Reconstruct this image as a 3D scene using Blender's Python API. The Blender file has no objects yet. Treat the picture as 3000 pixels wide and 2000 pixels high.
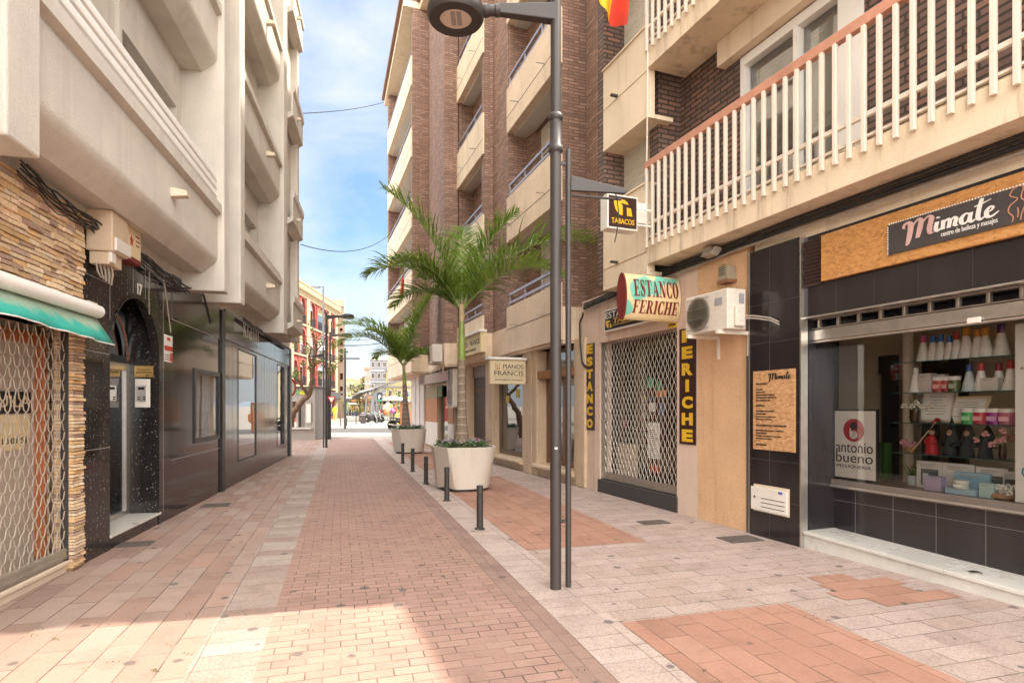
import bpy, bmesh, math, random
from mathutils import Vector, Matrix
rnd = random.Random(11)
R = math.radians
Z = Vector((0, 0, 1))
F, CX, HY, CH = 1700.0, 1500.0, 1190.0, 1.55      # focal length in photo pixels, principal x, horizon y, eye height
SC = bpy.context.scene
COL = SC.collection


class Plane:
    """a vertical working plane: a runs along it, b is height, c is distance out of it"""
    def __init__(s, ox, oy, xx, xy, oz=0.0):
        s.o = Vector((ox, oy, oz)); s.x = Vector((xx, xy, 0)).normalized(); s.n = s.x.cross(Z)

    def w(s, a, b, c=0.0):
        return s.o + s.x * a + Z * b + s.n * c

    def at(s, px, py, c=0.0):
        r = Vector(((px - CX) / F, 1, 0)); t = (c + s.o.dot(s.n)) / r.dot(s.n); p = r * t
        return (p - s.o).dot(s.x), CH - (py - HY) / F * t - s.o.z

    def a(s, px, c=0.0):
        return s.at(px, HY, c)[0]

    def sub(s, a, c, turn=0):
        """plane at right angles through (a,c); its x runs into (turn=1) or out of (turn=-1) this one"""
        p = s.w(a, 0, c); d = -s.n * turn
        return Plane(p.x, p.y, d.x, d.y, s.o.z)


WORLD = Plane(0, 0, 1, 0)


def ground(px, py):
    t = F * CH / (py - HY)
    return Vector(((px - CX) / F * t, t, 0))


def depth(px, py, Y):
    return Vector(((px - CX) / F * Y, Y, CH - (py - HY) / F * Y))


ROOT = {}


class MB:
    def __init__(s, pl=None):
        s.pl = pl or WORLD; s.v = []; s.f = []; s.col = []; s.cur = None; s.mi = []; s.m = 0

    def add(s, verts, faces):
        k = len(s.v); s.v += [tuple(p) for p in verts]
        for f in faces:
            s.f.append([i + k for i in f]); s.col.append(s.cur); s.mi.append(s.m)
        return s

    def box(s, a0, a1, b0, b1, c0, c1):
        if a0 > a1: a0, a1 = a1, a0
        if b0 > b1: b0, b1 = b1, b0
        if c0 > c1: c0, c1 = c1, c0
        v = [(a, b, c) for a in (a0, a1) for b in (b0, b1) for c in (c0, c1)]
        return s.add(v, [(0, 1, 3, 2), (4, 6, 7, 5), (0, 4, 5, 1), (2, 3, 7, 6), (0, 2, 6, 4), (1, 5, 7, 3)])

    def hexa(s, p):
        """eight corners: bottom four going round, then top four"""
        return s.add(p, [(0, 1, 2, 3), (4, 5, 6, 7), (0, 1, 5, 4), (1, 2, 6, 5), (2, 3, 7, 6), (3, 0, 4, 7)])

    def prism(s, pts, c0, c1):
        n = len(pts)
        v = [(a, b, c0) for a, b in pts] + [(a, b, c1) for a, b in pts]
        return s.add(v, [tuple(range(n)), tuple(range(n, 2 * n))] + [(i, (i + 1) % n, n + (i + 1) % n, n + i) for i in range(n)])

    def plan(s, pts, b0, b1):
        """prism standing up, pts are (a,c)"""
        n = len(pts)
        v = [(a, b0, c) for a, c in pts] + [(a, b1, c) for a, c in pts]
        return s.add(v, [tuple(range(n)), tuple(range(n, 2 * n))] + [(i, (i + 1) % n, n + (i + 1) % n, n + i) for i in range(n)])

    def along(s, prof, a0, a1):
        """profile (c,b) swept along a"""
        n = len(prof)
        v = [(a0, b, c) for c, b in prof] + [(a1, b, c) for c, b in prof]
        return s.add(v, [tuple(range(n)), tuple(range(n, 2 * n))] + [(i, (i + 1) % n, n + (i + 1) % n, n + i) for i in range(n)])

    def wall(s, a0, a1, b0, b1, c0, c1, holes=()):
        A = sorted({a0, a1} | {min(max(x, a0), a1) for h in holes for x in h[:2]})
        B = sorted({b0, b1} | {min(max(x, b0), b1) for h in holes for x in h[2:]})
        def solid(i, j):
            if not (0 <= i < len(A) - 1 and 0 <= j < len(B) - 1): return False
            am, bm = (A[i] + A[i + 1]) / 2, (B[j] + B[j + 1]) / 2
            return not any(h[0] < am < h[1] and h[2] < bm < h[3] for h in holes)
        for i in range(len(A) - 1):
            for j in range(len(B) - 1):
                if not solid(i, j): continue
                x0, x1, y0, y1 = A[i], A[i + 1], B[j], B[j + 1]
                q = lambda *p: s.add(p, [(0, 1, 2, 3)])
                q((x0, y0, c1), (x1, y0, c1), (x1, y1, c1), (x0, y1, c1)); q((x0, y0, c0), (x0, y1, c0), (x1, y1, c0), (x1, y0, c0))
                if not solid(i - 1, j): q((x0, y0, c0), (x0, y0, c1), (x0, y1, c1), (x0, y1, c0))
                if not solid(i + 1, j): q((x1, y0, c0), (x1, y1, c0), (x1, y1, c1), (x1, y0, c1))
                if not solid(i, j - 1): q((x0, y0, c0), (x1, y0, c0), (x1, y0, c1), (x0, y0, c1))
                if not solid(i, j + 1): q((x0, y1, c0), (x0, y1, c1), (x1, y1, c1), (x1, y1, c0))
        return s

    def tube(s, pts, r, n=8, caps=True, r1=None):
        P = [Vector(p) for p in pts]; rings = []; N = len(P)
        up = None
        for i, p in enumerate(P):
            t = (P[min(i + 1, N - 1)] - P[max(i - 1, 0)]).normalized()
            if up is None:
                up = Vector((0, 1, 0)) if abs(t.y) < .9 else Vector((1, 0, 0))
            x = t.cross(up)
            x = x.normalized() if x.length > 1e-6 else Vector((1, 0, 0))
            y = x.cross(t); up = y
            rr = r if r1 is None else r + (r1 - r) * i / max(1, N - 1)
            if isinstance(r, (list, tuple)): rr = r[i]
            rings.append([p + (x * math.cos(k * 2 * math.pi / n) + y * math.sin(k * 2 * math.pi / n)) * rr for k in range(n)])
        v = [q for ring in rings for q in ring]; f = []
        for i in range(N - 1):
            for k in range(n):
                f.append((i * n + k, i * n + (k + 1) % n, (i + 1) * n + (k + 1) % n, (i + 1) * n + k))
        if caps: f += [tuple(range(n)), tuple(range((N - 1) * n, N * n))]
        return s.add(v, f)

    def lathe(s, prof, n=16, ca=0.0, cb=0.0, cc=0.0, axis='b', sa=1.0, sc=1.0):
        """prof: (radius, height) pairs"""
        v = []; f = []
        for r, h in prof:
            for k in range(n):
                t = 2 * math.pi * k / n; x, y = r * math.cos(t) * sa, r * math.sin(t) * sc
                v.append({'b': (ca + x, cb + h, cc + y), 'a': (ca + h, cb + x, cc + y), 'c': (ca + x, cb + y, cc + h)}[axis])
        m = len(prof)
        for i in range(m - 1):
            for k in range(n):
                f.append((i * n + k, i * n + (k + 1) % n, (i + 1) * n + (k + 1) % n, (i + 1) * n + k))
        f += [tuple(range(n)), tuple(range((m - 1) * n, m * n))]
        return s.add(v, f)

    def ball(s, ca, cb, cc, ra, rb=None, rc=None, n=10, m=6):
        rb = rb or ra; rc = rc or ra
        v = [(ca, cb - rb, cc)]; f = []
        for i in range(1, m):
            t = math.pi * i / m
            for k in range(n):
                p = 2 * math.pi * k / n
                v.append((ca + ra * math.sin(t) * math.cos(p), cb - rb * math.cos(t), cc + rc * math.sin(t) * math.sin(p)))
        v.append((ca, cb + rb, cc))
        for k in range(n):
            f.append((0, 1 + k, 1 + (k + 1) % n)); f.append((len(v) - 1, 1 + (m - 2) * n + (k + 1) % n, 1 + (m - 2) * n + k))
        for i in range(m - 2):
            for k in range(n):
                f.append((1 + i * n + k, 1 + i * n + (k + 1) % n, 1 + (i + 1) * n + (k + 1) % n, 1 + (i + 1) * n + k))
        return s.add(v, f)

    def build(s, name, mat, parent=None, smooth=None, bevel=0, recalc=True, uvswap=False, loc=None):
        pl = s.pl
        V = [pl.w(*p) for p in s.v]
        if parent is not None:
            o0 = ROOT[parent.name]
        elif loc is not None:
            o0 = Vector(loc)
        else:
            xs, ys, zs = zip(*V)
            o0 = Vector(((min(xs) + max(xs)) / 2, (min(ys) + max(ys)) / 2, min(zs)))
        me = bpy.data.meshes.new(name)
        me.from_pydata([v - o0 for v in V], [], s.f)
        mats = mat if isinstance(mat, (list, tuple)) else [mat]
        for m in mats: me.materials.append(m)
        if len(mats) > 1: me.polygons.foreach_set('material_index', s.mi)
        uv = me.uv_layers.new(name='UVMap').data
        for p, f in zip(me.polygons, s.f):
            nx = Vector((0, 0, 0)); L = [Vector(s.v[i]) for i in f]
            for i in range(len(L)):
                nx += L[i].cross(L[(i + 1) % len(L)])
            ax = max(range(3), key=lambda k: abs(nx[k]))
            for li, q in zip(p.loop_indices, L):
                t = (q.z, q.y) if ax == 0 else ((q.x, q.z) if ax == 1 else (q.x, q.y))
                uv[li].uv = (t[1], t[0]) if uvswap else t
        if any(c is not None for c in s.col):
            ca = me.color_attributes.new('Col', 'FLOAT_COLOR', 'CORNER').data
            for p, c in zip(me.polygons, s.col):
                for li in p.loop_indices: ca[li].color = (*(c or (1, 1, 1)), 1)
        if recalc:
            bm = bmesh.new(); bm.from_mesh(me); bmesh.ops.recalc_face_normals(bm, faces=bm.faces); bm.to_mesh(me); bm.free()
        if smooth is not None:
            me.polygons.foreach_set('use_smooth', [True] * len(me.polygons)); me.set_sharp_from_angle(angle=R(smooth))
        ob = bpy.data.objects.new(name, me); COL.objects.link(ob)
        if bevel:
            md = ob.modifiers.new('b', 'BEVEL'); md.width = bevel; md.segments = 2; md.limit_method = 'ANGLE'
        if parent is not None:
            ob.parent = parent
        else:
            ob.location = o0
        ROOT[ob.name] = o0
        return ob


def tag(o, label=None, cat=None, group=None, kind=None):
    if label: o['label'] = label
    if cat: o['category'] = cat
    if group: o['group'] = group
    if kind: o['kind'] = kind
    return o


def thing(name, label, cat, loc=(0, 0, 0), group=None):
    o = bpy.data.objects.new(name, None); COL.objects.link(o)
    o.location = loc; o.empty_display_size = .1; ROOT[o.name] = Vector(loc)
    return tag(o, label, cat, group)


def copy_tree(o, parent=None):
    c = o.copy(); COL.objects.link(c); c.parent = parent
    for ch in list(o.children): copy_tree(ch, c)
    return c


def dup(o, loc, rotz=0.0, label=None, group=None, scale=None):
    c = copy_tree(o); c.location = loc; c.rotation_euler = (0, 0, rotz)
    if scale: c.scale = (scale,) * 3 if not isinstance(scale, tuple) else scale
    if label: c['label'] = label
    if group: c['group'] = group
    return c


def struct(mb, name, mat, **k):
    return tag(mb.build(name, mat, **k), kind='structure')


def text(pl, s, p0, p1, c, mat, parent=None, name='lettering', depth_=.004, bold=0.0, shear=0.0, pixel=True, keep=False, space=1.0, squash=None):
    """flat lettering filling the box from bottom corner p0 to top corner p1 (photo pixels on the plane, or a,b)"""
    (a0, b0), (a1, b1) = (pl.at(*p0, c), pl.at(*p1, c)) if pixel else (p0, p1)
    cu = bpy.data.curves.new('t', 'FONT'); cu.body = s; cu.extrude = .5; cu.offset = bold; cu.shear = shear; cu.space_character = space; cu.resolution_u = 3
    ob = bpy.data.objects.new('t', cu); COL.objects.link(ob)
    bpy.context.view_layer.update()
    me = bpy.data.meshes.new_from_object(ob.evaluated_get(bpy.context.evaluated_depsgraph_get()))
    bpy.data.objects.remove(ob); bpy.data.curves.remove(cu)
    xs = [v.co.x for v in me.vertices]; ys = [v.co.y for v in me.vertices]
    x0, x1, y0, y1 = min(xs), max(xs), min(ys), max(ys)
    sx, sy = (a1 - a0) / (x1 - x0), (b1 - b0) / (y1 - y0)
    if keep: sx = sy
    mb = MB(pl)
    mb.add([(a0 + (v.co.x - x0) * sx, b0 + (v.co.y - y0) * sy, c + (v.co.z + .5) * depth_) for v in me.vertices], [tuple(p.vertices) for p in me.polygons])
    bpy.data.meshes.remove(me)
    return mb.build(name, mat, parent, recalc=False)


# ---------------------------------------------------------------- materials
MATS = {}


class NT:
    def __init__(s, name):
        s.m = bpy.data.materials.new(name); s.m.use_nodes = True; s.t = s.m.node_tree; s.t.nodes.clear()
        s.out = s.n('ShaderNodeOutputMaterial'); s.b = s.n('ShaderNodeBsdfPrincipled'); s.l(s.b.outputs[0], s.out.inputs[0])
        s.tc = s.n('ShaderNodeTexCoord'); MATS[name] = s.m

    def n(s, t, **k):
        nd = s.t.nodes.new(t)
        for a, v in k.items():
            if a.startswith('i_'):
                nd.inputs[a[2:].replace('_', ' ')].default_value = v
            else:
                setattr(nd, a, v)
        return nd

    def l(s, a, b):
        s.t.links.new(a, b); return s

    def map(s, src, sc=(1, 1, 1), rot=(0, 0, 0), loc=(0, 0, 0)):
        m = s.n('ShaderNodeMapping'); m.inputs['Scale'].default_value = sc; m.inputs['Rotation'].default_value = rot; m.inputs['Location'].default_value = loc
        s.l(s.tc.outputs[src], m.inputs[0]); return m.outputs[0]

    def noise(s, vec, scale, detail=4, rough=.55, dist=0):
        n = s.n('ShaderNodeTexNoise'); n.inputs['Scale'].default_value = scale; n.inputs['Detail'].default_value = detail
        n.inputs['Roughness'].default_value = rough; n.inputs['Distortion'].default_value = dist
        s.l(vec, n.inputs['Vector']); return n.outputs['Fac']

    def ramp(s, fac, stops, interp='LINEAR'):
        r = s.n('ShaderNodeValToRGB'); e = r.color_ramp; e.interpolation = interp
        while len(e.elements) < len(stops): e.elements.new(.5)
        for q, (p, c) in zip(e.elements, stops):
            q.position = p; q.color = (*c, 1) if len(c) == 3 else c
        s.l(fac, r.inputs[0]); return r.outputs[0]

    def mix(s, fac, a, b, mode='MIX'):
        m = s.n('ShaderNodeMix', data_type='RGBA', blend_type=mode)
        for x, i in ((fac, 0), (a, 6), (b, 7)):
            if isinstance(x, (int, float)): m.inputs[i].default_value = x
            elif isinstance(x, tuple): m.inputs[i].default_value = (*x, 1)
            else: s.l(x, m.inputs[i])
        return m.outputs[2]

    def math(s, op, a, b=0.0, clamp=False):
        m = s.n('ShaderNodeMath', operation=op, use_clamp=clamp)
        for x, i in ((a, 0), (b, 1)):
            if isinstance(x, (int, float)): m.inputs[i].default_value = x
            else: s.l(x, m.inputs[i])
        return m.outputs[0]

    def bump(s, h, strength=.3, dist=.01, prev=None):
        b = s.n('ShaderNodeBump'); b.inputs['Strength'].default_value = strength; b.inputs['Distance'].default_value = dist
        s.l(h, b.inputs['Height'])
        if prev: s.l(prev, b.inputs['Normal'])
        return b.outputs[0]

    def fin(s, col=None, rough=None, normal=None, **k):
        for x, i in ((col, 'Base Color'), (rough, 'Roughness'), (normal, 'Normal')):
            if x is None: continue
            if isinstance(x, (int, float)): s.b.inputs[i].default_value = x
            elif isinstance(x, tuple): s.b.inputs[i].default_value = (*x, 1)
            else: s.l(x, s.b.inputs[i])
        for a, v in k.items():
            s.b.inputs[a.replace('_', ' ')].default_value = v
        return s.m


def plain(name, c, rough=.6, var=.12, scale=4.0, bump=0.0, bscale=60.0, metal=0.0, **k):
    """one colour with soft uneven wear"""
    t = NT(name); v = t.map('Object')
    n1 = t.noise(v, scale, 5); n2 = t.noise(v, scale * 9, 3)
    f = t.math('ADD', t.math('MULTIPLY', n1, .7), t.math('MULTIPLY', n2, .3))
    lo = tuple(x * (1 - var) for x in c); hi = tuple(min(1, x * (1 + var)) for x in c)
    col = t.ramp(f, [(.3, lo), (.7, hi)])
    rg = t.math('ADD', t.math('MULTIPLY', n1, .2), rough - .1, True)
    nm = t.bump(t.noise(v, bscale, 4), bump, .01) if bump else None
    return t.fin(col, rg, nm, Metallic=metal, **k)


def stucco(name, c, grain=70.0, drip=(1, 1, 1), bump=.5, stain=.18, var=.1, rough=.9, dirt=(.16, .12, .08), pit=0.0):
    """rendered wall: granular relief, faint blotches, rain streaks of its own shape"""
    t = NT(name); v = t.map('Object'); vs = t.map('Object', drip); st = t.map('Object', (5, 5, .35))
    n1 = t.noise(v, 1.3, 6, .6); g = t.noise(vs, grain, 5, .65)
    col = t.ramp(n1, [(.3, tuple(x * (1 - var) for x in c)), (.7, tuple(min(1, x * (1 + var)) for x in c))])
    col = t.mix(t.math('MULTIPLY', t.ramp(g, [(.25, (1, 1, 1)), (.5, (0, 0, 0))]), .35 + pit), col, tuple(x * .45 for x in c))
    s = t.ramp(t.noise(st, 1.0, 6, .7), [(.52, (0, 0, 0)), (.75, (1, 1, 1))])
    col = t.mix(t.math('MULTIPLY', s, stain), col, dirt)
    return t.fin(col, rough, t.bump(g, bump, .012))


def brickwall(name, cols, mortar, bw=.24, bh=.065, ms=.008, rough=.8, soldier=False, bump=.6):
    t = NT(name); v = t.map('UV')
    b = t.n('ShaderNodeTexBrick', offset=.5); b.inputs['Scale'].default_value = 1
    for k, x in (('Brick Width', bw), ('Row Height', bh), ('Mortar Size', ms), ('Mortar Smooth', .2), ('Bias', 0)): b.inputs[k].default_value = x
    b.inputs['Color1'].default_value = (0, 0, 0, 1); b.inputs['Color2'].default_value = (1, 1, 1, 1); b.inputs['Mortar'].default_value = (.5, .5, .5, 1)
    t.l(v, b.inputs['Vector'])
    o = t.map('Object'); n = t.noise(o, 30, 4); big = t.noise(o, .7, 4)
    per = t.math('ADD', b.outputs['Color'], t.math('MULTIPLY', t.math('SUBTRACT', big, .5), .5), True)
    k = len(cols)
    col = t.ramp(per, [(i / (k - 1), c) for i, c in enumerate(cols)])
    col = t.mix(t.math('MULTIPLY', n, .35), col, tuple(x * .5 for x in cols[0]))
    col = t.mix(b.outputs['Fac'], col, mortar)
    h = t.math('SUBTRACT', t.math('MULTIPLY', n, .25), b.outputs['Fac'])
    return t.fin(col, rough, t.bump(h, bump, .008))


def paving(name, cols, mortar, bw, bh, ms=.004, offset=.5, gum=.0, speck=0.0, rough=.8, bump=.5, weeds=0.0, patch=.35, wob=0.0):
    """slabs or pavers: a tone per piece, joints, chewing-gum spots, speckled stone"""
    t = NT(name); v = t.map('UV')
    if wob:
        w = t.n('ShaderNodeTexNoise'); w.inputs['Scale'].default_value = .9; t.l(v, w.inputs['Vector'])
        s1 = t.n('ShaderNodeVectorMath', operation='SUBTRACT'); t.l(w.outputs['Color'], s1.inputs[0]); s1.inputs[1].default_value = (.5, .5, .5)
        s2 = t.n('ShaderNodeVectorMath', operation='SCALE'); t.l(s1.outputs[0], s2.inputs[0]); s2.inputs['Scale'].default_value = wob
        s3 = t.n('ShaderNodeVectorMath', operation='ADD'); t.l(v, s3.inputs[0]); t.l(s2.outputs[0], s3.inputs[1]); v = s3.outputs[0]
    b = t.n('ShaderNodeTexBrick', offset=offset); b.inputs['Scale'].default_value = 1
    for k, x in (('Brick Width', bw), ('Row Height', bh), ('Mortar Size', ms), ('Mortar Smooth', .3), ('Bias', 0)): b.inputs[k].default_value = x
    b.inputs['Color1'].default_value = (0, 0, 0, 1); b.inputs['Color2'].default_value = (1, 1, 1, 1); b.inputs['Mortar'].default_value = (.5, .5, .5, 1)
    t.l(v, b.inputs['Vector'])
    o = t.map('Object'); n = t.noise(o, 45, 4, .7); big = t.noise(o, .45, 5, .6); mid = t.noise(o, 3.5, 5, .6)
    per = t.math('ADD', t.math('MULTIPLY', b.outputs['Color'], 1 - patch), t.math('MULTIPLY', t.ramp(big, [(.3, (0, 0, 0)), (.7, (1, 1, 1))]), patch), True)
    k = len(cols)
    col = t.ramp(per, [(i / (k - 1), c) for i, c in enumerate(cols)])
    if speck:
        vo = t.n('ShaderNodeTexVoronoi'); vo.inputs['Scale'].default_value = 95; t.l(o, vo.inputs['Vector'])
        sp = t.ramp(vo.outputs['Color'], [(.2, (.55, .5, .48)), (.5, (1, 1, 1)), (.8, (1.25, 1.2, 1.15))])
        col = t.mix(speck, col, sp, 'MULTIPLY')
    grime = t.ramp(mid, [(.30, (.76, .73, .70)), (.46, (.97, .97, .97)), (.7, (1.06, 1.05, 1.04))])
    col = t.mix(.75, col, grime, 'MULTIPLY')
    col = t.mix(.5, col, t.ramp(n, [(.3, (.75, .75, .75)), (.7, (1.12, 1.12, 1.12))]), 'MULTIPLY')
    if gum:
        vo = t.n('ShaderNodeTexVoronoi', voronoi_dimensions='2D'); vo.inputs['Scale'].default_value = gum; vo.inputs['Randomness'].default_value = 1
        w2 = t.noise(o, 22, 2); 
        t.l(t.map('Object', (1, 1, 1)), vo.inputs['Vector'])
        d = t.math('ADD', vo.outputs['Distance'], t.math('MULTIPLY', t.math('SUBTRACT', w2, .5), .12))
        sep = t.n('ShaderNodeSeparateColor'); t.l(vo.outputs['Color'], sep.inputs[0])
        size = t.math('MULTIPLY', sep.outputs[0], .036 * gum)
        dot = t.ramp(t.math('SUBTRACT', d, size), [(0, (1, 1, 1)), (.03, (0, 0, 0))])
        dot = t.math('MULTIPLY', dot, t.math('GREATER_THAN', sep.outputs[1], .56))
        col = t.mix(t.math('MULTIPLY', dot, .78), col, (.085, .075, .075))
    j = mortar
    if weeds:
        j = t.mix(t.ramp(t.noise(o, 1.6, 3), [(.60, (0, 0, 0)), (.64, (1, 1, 1))]), mortar, (.12, .14, .04))
    worn = t.ramp(t.noise(o, 2.3, 5, .65), [(.38, (.22, .22, .22)), (.58, (1, 1, 1))])
    jf = t.math('MULTIPLY', b.outputs['Fac'], worn)
    col = t.mix(jf, col, j)
    h = t.math('SUBTRACT', t.math('ADD', t.math('MULTIPLY', n, .25), t.math('MULTIPLY', b.outputs['Color'], .5)), jf)
    return t.fin(col, rough, t.bump(h, bump, .006))


def glass(name, tint=(.9, .93, .92), rough=.0, refl=1.0, dark=0.0, ior=1.45):
    """thin window glass: see-through with Fresnel mirror"""
    m = bpy.data.materials.new(name); m.use_nodes = True; t = m.node_tree; t.nodes.clear(); MATS[name] = m
    o = t.nodes.new('ShaderNodeOutputMaterial'); mx = t.nodes.new('ShaderNodeMixShader'); tr = t.nodes.new('ShaderNodeBsdfTransparent'); g = t.nodes.new('ShaderNodeBsdfGlossy')
    f = t.nodes.new('ShaderNodeFresnel'); f.inputs[0].default_value = ior; tr.inputs[0].default_value = (*tint, 1); g.inputs['Roughness'].default_value = rough
    no = t.nodes.new('ShaderNodeTexNoise'); no.inputs['Scale'].default_value = 1.2; tc = t.nodes.new('ShaderNodeTexCoord'); bp = t.nodes.new('ShaderNodeBump')
    bp.inputs['Strength'].default_value = .05; bp.inputs['Distance'].default_value = .02
    t.links.new(tc.outputs['Object'], no.inputs['Vector']); t.links.new(no.outputs[0], bp.inputs['Height']); t.links.new(bp.outputs[0], g.inputs['Normal'])
    mu = t.nodes.new('ShaderNodeMath'); mu.operation = 'MULTIPLY_ADD'; mu.inputs[1].default_value = refl; mu.inputs[2].default_value = dark; mu.use_clamp = True
    t.links.new(f.outputs[0], mu.inputs[0]); t.links.new(mu.outputs[0], mx.inputs[0]); t.links.new(tr.outputs[0], mx.inputs[1]); t.links.new(g.outputs[0], mx.inputs[2]); t.links.new(mx.outputs[0], o.inputs[0])
    return m


def colattr(name, rough=.85, bump=.5, bscale=40):
    t = NT(name); a = t.n('ShaderNodeAttribute', attribute_name='Col'); v = t.map('Object')
    n = t.noise(v, bscale, 5, .65); n2 = t.noise(v, 7, 4)
    c = t.mix(.8, a.outputs['Color'], t.ramp(n, [(.25, (.6, .58, .55)), (.65, (1.1, 1.1, 1.1))]), 'MULTIPLY')
    c = t.mix(.5, c, t.ramp(n2, [(.3, (.7, .68, .66)), (.7, (1.1, 1.08, 1.05))]), 'MULTIPLY')
    return t.fin(c, rough, t.bump(n, bump, .008))


def granite(name, base=(.012, .011, .011), fleck=(.60, .56, .50), rough=.08):
    t = NT(name); v = t.map('Object')
    vo = t.n('ShaderNodeTexVoronoi'); vo.inputs['Scale'].default_value = 64; t.l(v, vo.inputs['Vector'])
    sep = t.n('ShaderNodeSeparateColor'); t.l(vo.outputs['Color'], sep.inputs[0])
    sel = t.math('GREATER_THAN', sep.outputs[0], .87)
    d = t.ramp(vo.outputs['Distance'], [(.15, (1, 1, 1)), (.45, (0, 0, 0))])
    n = t.noise(v, 160, 3)
    col = t.mix(t.ramp(n, [(.45, (0, 0, 0)), (.75, (1, 1, 1))]), base, tuple(x * 3.2 for x in base))
    big = t.ramp(t.noise(t.map('Object', (3, 3, .5)), 1.2, 5), [(.4, (0, 0, 0)), (.7, (1, 1, 1))])
    col = t.mix(t.math('MULTIPLY', big, .35), col, (.045, .035, .03))
    col = t.mix(t.math('MULTIPLY', t.math('MULTIPLY', sel, d), sep.outputs[1]), col, fleck)
    rg = t.math('ADD', t.math('MULTIPLY', big, .12), rough)
    return t.fin(col, rg)


def gloss(name, c, rough=.12, var=.25, bump=0.0):
    """polished dark cladding with faint smears"""
    t = NT(name); v = t.map('Object', (2, 2, .4)); n = t.noise(v, 1.6, 5, .6); f = t.noise(t.map('Object'), 120, 3)
    col = t.ramp(n, [(.3, tuple(x * (1 - var) for x in c)), (.7, tuple(x * (1 + var) for x in c))])
    col = t.mix(.3, col, t.ramp(f, [(.3, (.7, .7, .7)), (.7, (1.3, 1.3, 1.3))]), 'MULTIPLY')
    wv = t.noise(t.map('Object', (1, 1, .6)), .8, 2)
    return t.fin(col, t.math('ADD', t.math('MULTIPLY', n, .16), rough - .05, True), t.bump(wv, .12, .03))


def osb(name, c0=(.42, .19, .055), c1=(.64, .33, .11)):
    t = NT(name); v = t.map('UV')
    vo = t.n('ShaderNodeTexVoronoi', voronoi_dimensions='2D'); vo.inputs['Scale'].default_value = 1
    m = t.n('ShaderNodeMapping'); m.inputs['Scale'].default_value = (30, 75, 1)
    w = t.n('ShaderNodeTexNoise'); w.inputs['Scale'].default_value = 9; t.l(v, w.inputs['Vector'])
    mxv = t.n('ShaderNodeVectorMath', operation='MULTIPLY_ADD'); t.l(w.outputs['Color'], mxv.inputs[0]); mxv.inputs[1].default_value = (.1, .1, .1); t.l(v, mxv.inputs[2])
    t.l(mxv.outputs[0], m.inputs[0]); t.l(m.outputs[0], vo.inputs['Vector'])
    sep = t.n('ShaderNodeSeparateColor'); t.l(vo.outputs['Color'], sep.inputs[0])
    col = t.ramp(sep.outputs[0], [(0, c0), (.35, tuple((a + b) / 2 for a, b in zip(c0, c1))), (1, c1)])
    fib = t.noise(t.map('UV', (40, 160, 1), (0, 0, .5)), 2.0, 4)
    col = t.mix(.6, col, t.ramp(fib, [(.3, (.6, .55, .5)), (.65, (1.1, 1.1, 1.1))]), 'MULTIPLY')
    return t.fin(col, .7, t.bump(sep.outputs[1], .25, .004))
SUN_E, EXPO, DIM_LO, CLOUD_LO, FILL_HI, FILL_BK, SKY_TINT = 2.0, 2.2, .50, 2.65, 15.5, 14.0, (.84, .97, 1.08)
# ---------------------------------------------------------------- shared materials
m_left = stucco('left_render', (.64, .595, .525), grain=105, drip=(1, 1, .45), bump=.8, stain=.20, pit=-.12)
m_cream = stucco('cream_render', (.79, .66, .49), grain=90, bump=.3, stain=.38, var=.06, dirt=(.30, .17, .07))
m_slab = stucco('stained_balcony_slab', (.77, .64, .465), grain=80, bump=.35, stain=.62, var=.08, dirt=(.20, .12, .06))
m_pebble = stucco('pebble_render', (.77, .62, .465), grain=38, bump=.7, stain=.3, pit=.2)
m_pink = stucco('pinkish_plaster', (.68, .52, .42), grain=60, bump=.2, stain=.35, var=.08)
m_ochre = stucco('ochre_textured_plaster', (.72, .46, .265), grain=55, bump=1.0, stain=.45, pit=.2, dirt=(.35, .14, .04))
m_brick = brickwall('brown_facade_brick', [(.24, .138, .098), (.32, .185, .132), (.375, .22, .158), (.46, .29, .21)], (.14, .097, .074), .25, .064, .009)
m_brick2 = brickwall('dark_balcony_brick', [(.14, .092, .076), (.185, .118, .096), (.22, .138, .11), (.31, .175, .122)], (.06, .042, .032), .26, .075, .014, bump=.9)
m_white = plain('white_painted_metal', (.84, .82, .78), .4, .05, 3)
m_whiteplas = plain('white_plastic', (.74, .70, .63), .4, .06, 5)
m_rust = stucco('rust_spotted_white_paint', (.72, .64, .54), grain=120, bump=.1, stain=.5, dirt=(.35, .16, .06), rough=.5)
m_acwhite = stucco('grimy_white_casing', (.66, .60, .52), grain=30, bump=.03, stain=.35, var=.08, rough=.5, dirt=(.28, .22, .16))
m_cover = plain('worn_iron_cover', (.105, .085, .072), .7, .3, 12)
m_handrail = plain('salmon_wooden_rail', (.52, .25, .16), .55, .22, 6, .2, 30)
m_alu = plain('brushed_aluminium', (.62, .58, .53), .32, .12, 12, metal=.9)
m_alud = plain('dull_aluminium', (.42, .38, .33), .42, .15, 9, metal=.8)
m_bronze = plain('bronze_aluminium', (.16, .10, .07), .35, .2, 9, metal=.6)
m_dark = plain('dark_grey_iron', (.040, .034, .031), .5, .2, 5, .08, 90)
m_post = stucco('weathered_brown_grey_post', (.042, .034, .031), grain=130, bump=.06, stain=.25, var=.15, rough=.48, dirt=(.08, .06, .05))
m_blackcable = plain('black_cable', (.018, .017, .016), .55, .3)
m_greycable = plain('grey_cable', (.33, .28, .23), .6, .2)
m_black = plain('black_paint', (.012, .011, .011), .35, .2)
m_ink = plain('black_ink', (.015, .013, .013), .6, .1)
m_paper = plain('white_paper', (.78, .76, .72), .7, .04)
m_marble = plain('white_marble', (.60, .575, .53), .28, .14, 2.2)
m_cstone = stucco('cream_marble_trim', (.58, .44, .30), grain=20, bump=.05, stain=.2, var=.14, rough=.45)
m_sill = plain('cream_stone_sill', (.66, .55, .43), .55, .1, 3)
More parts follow.
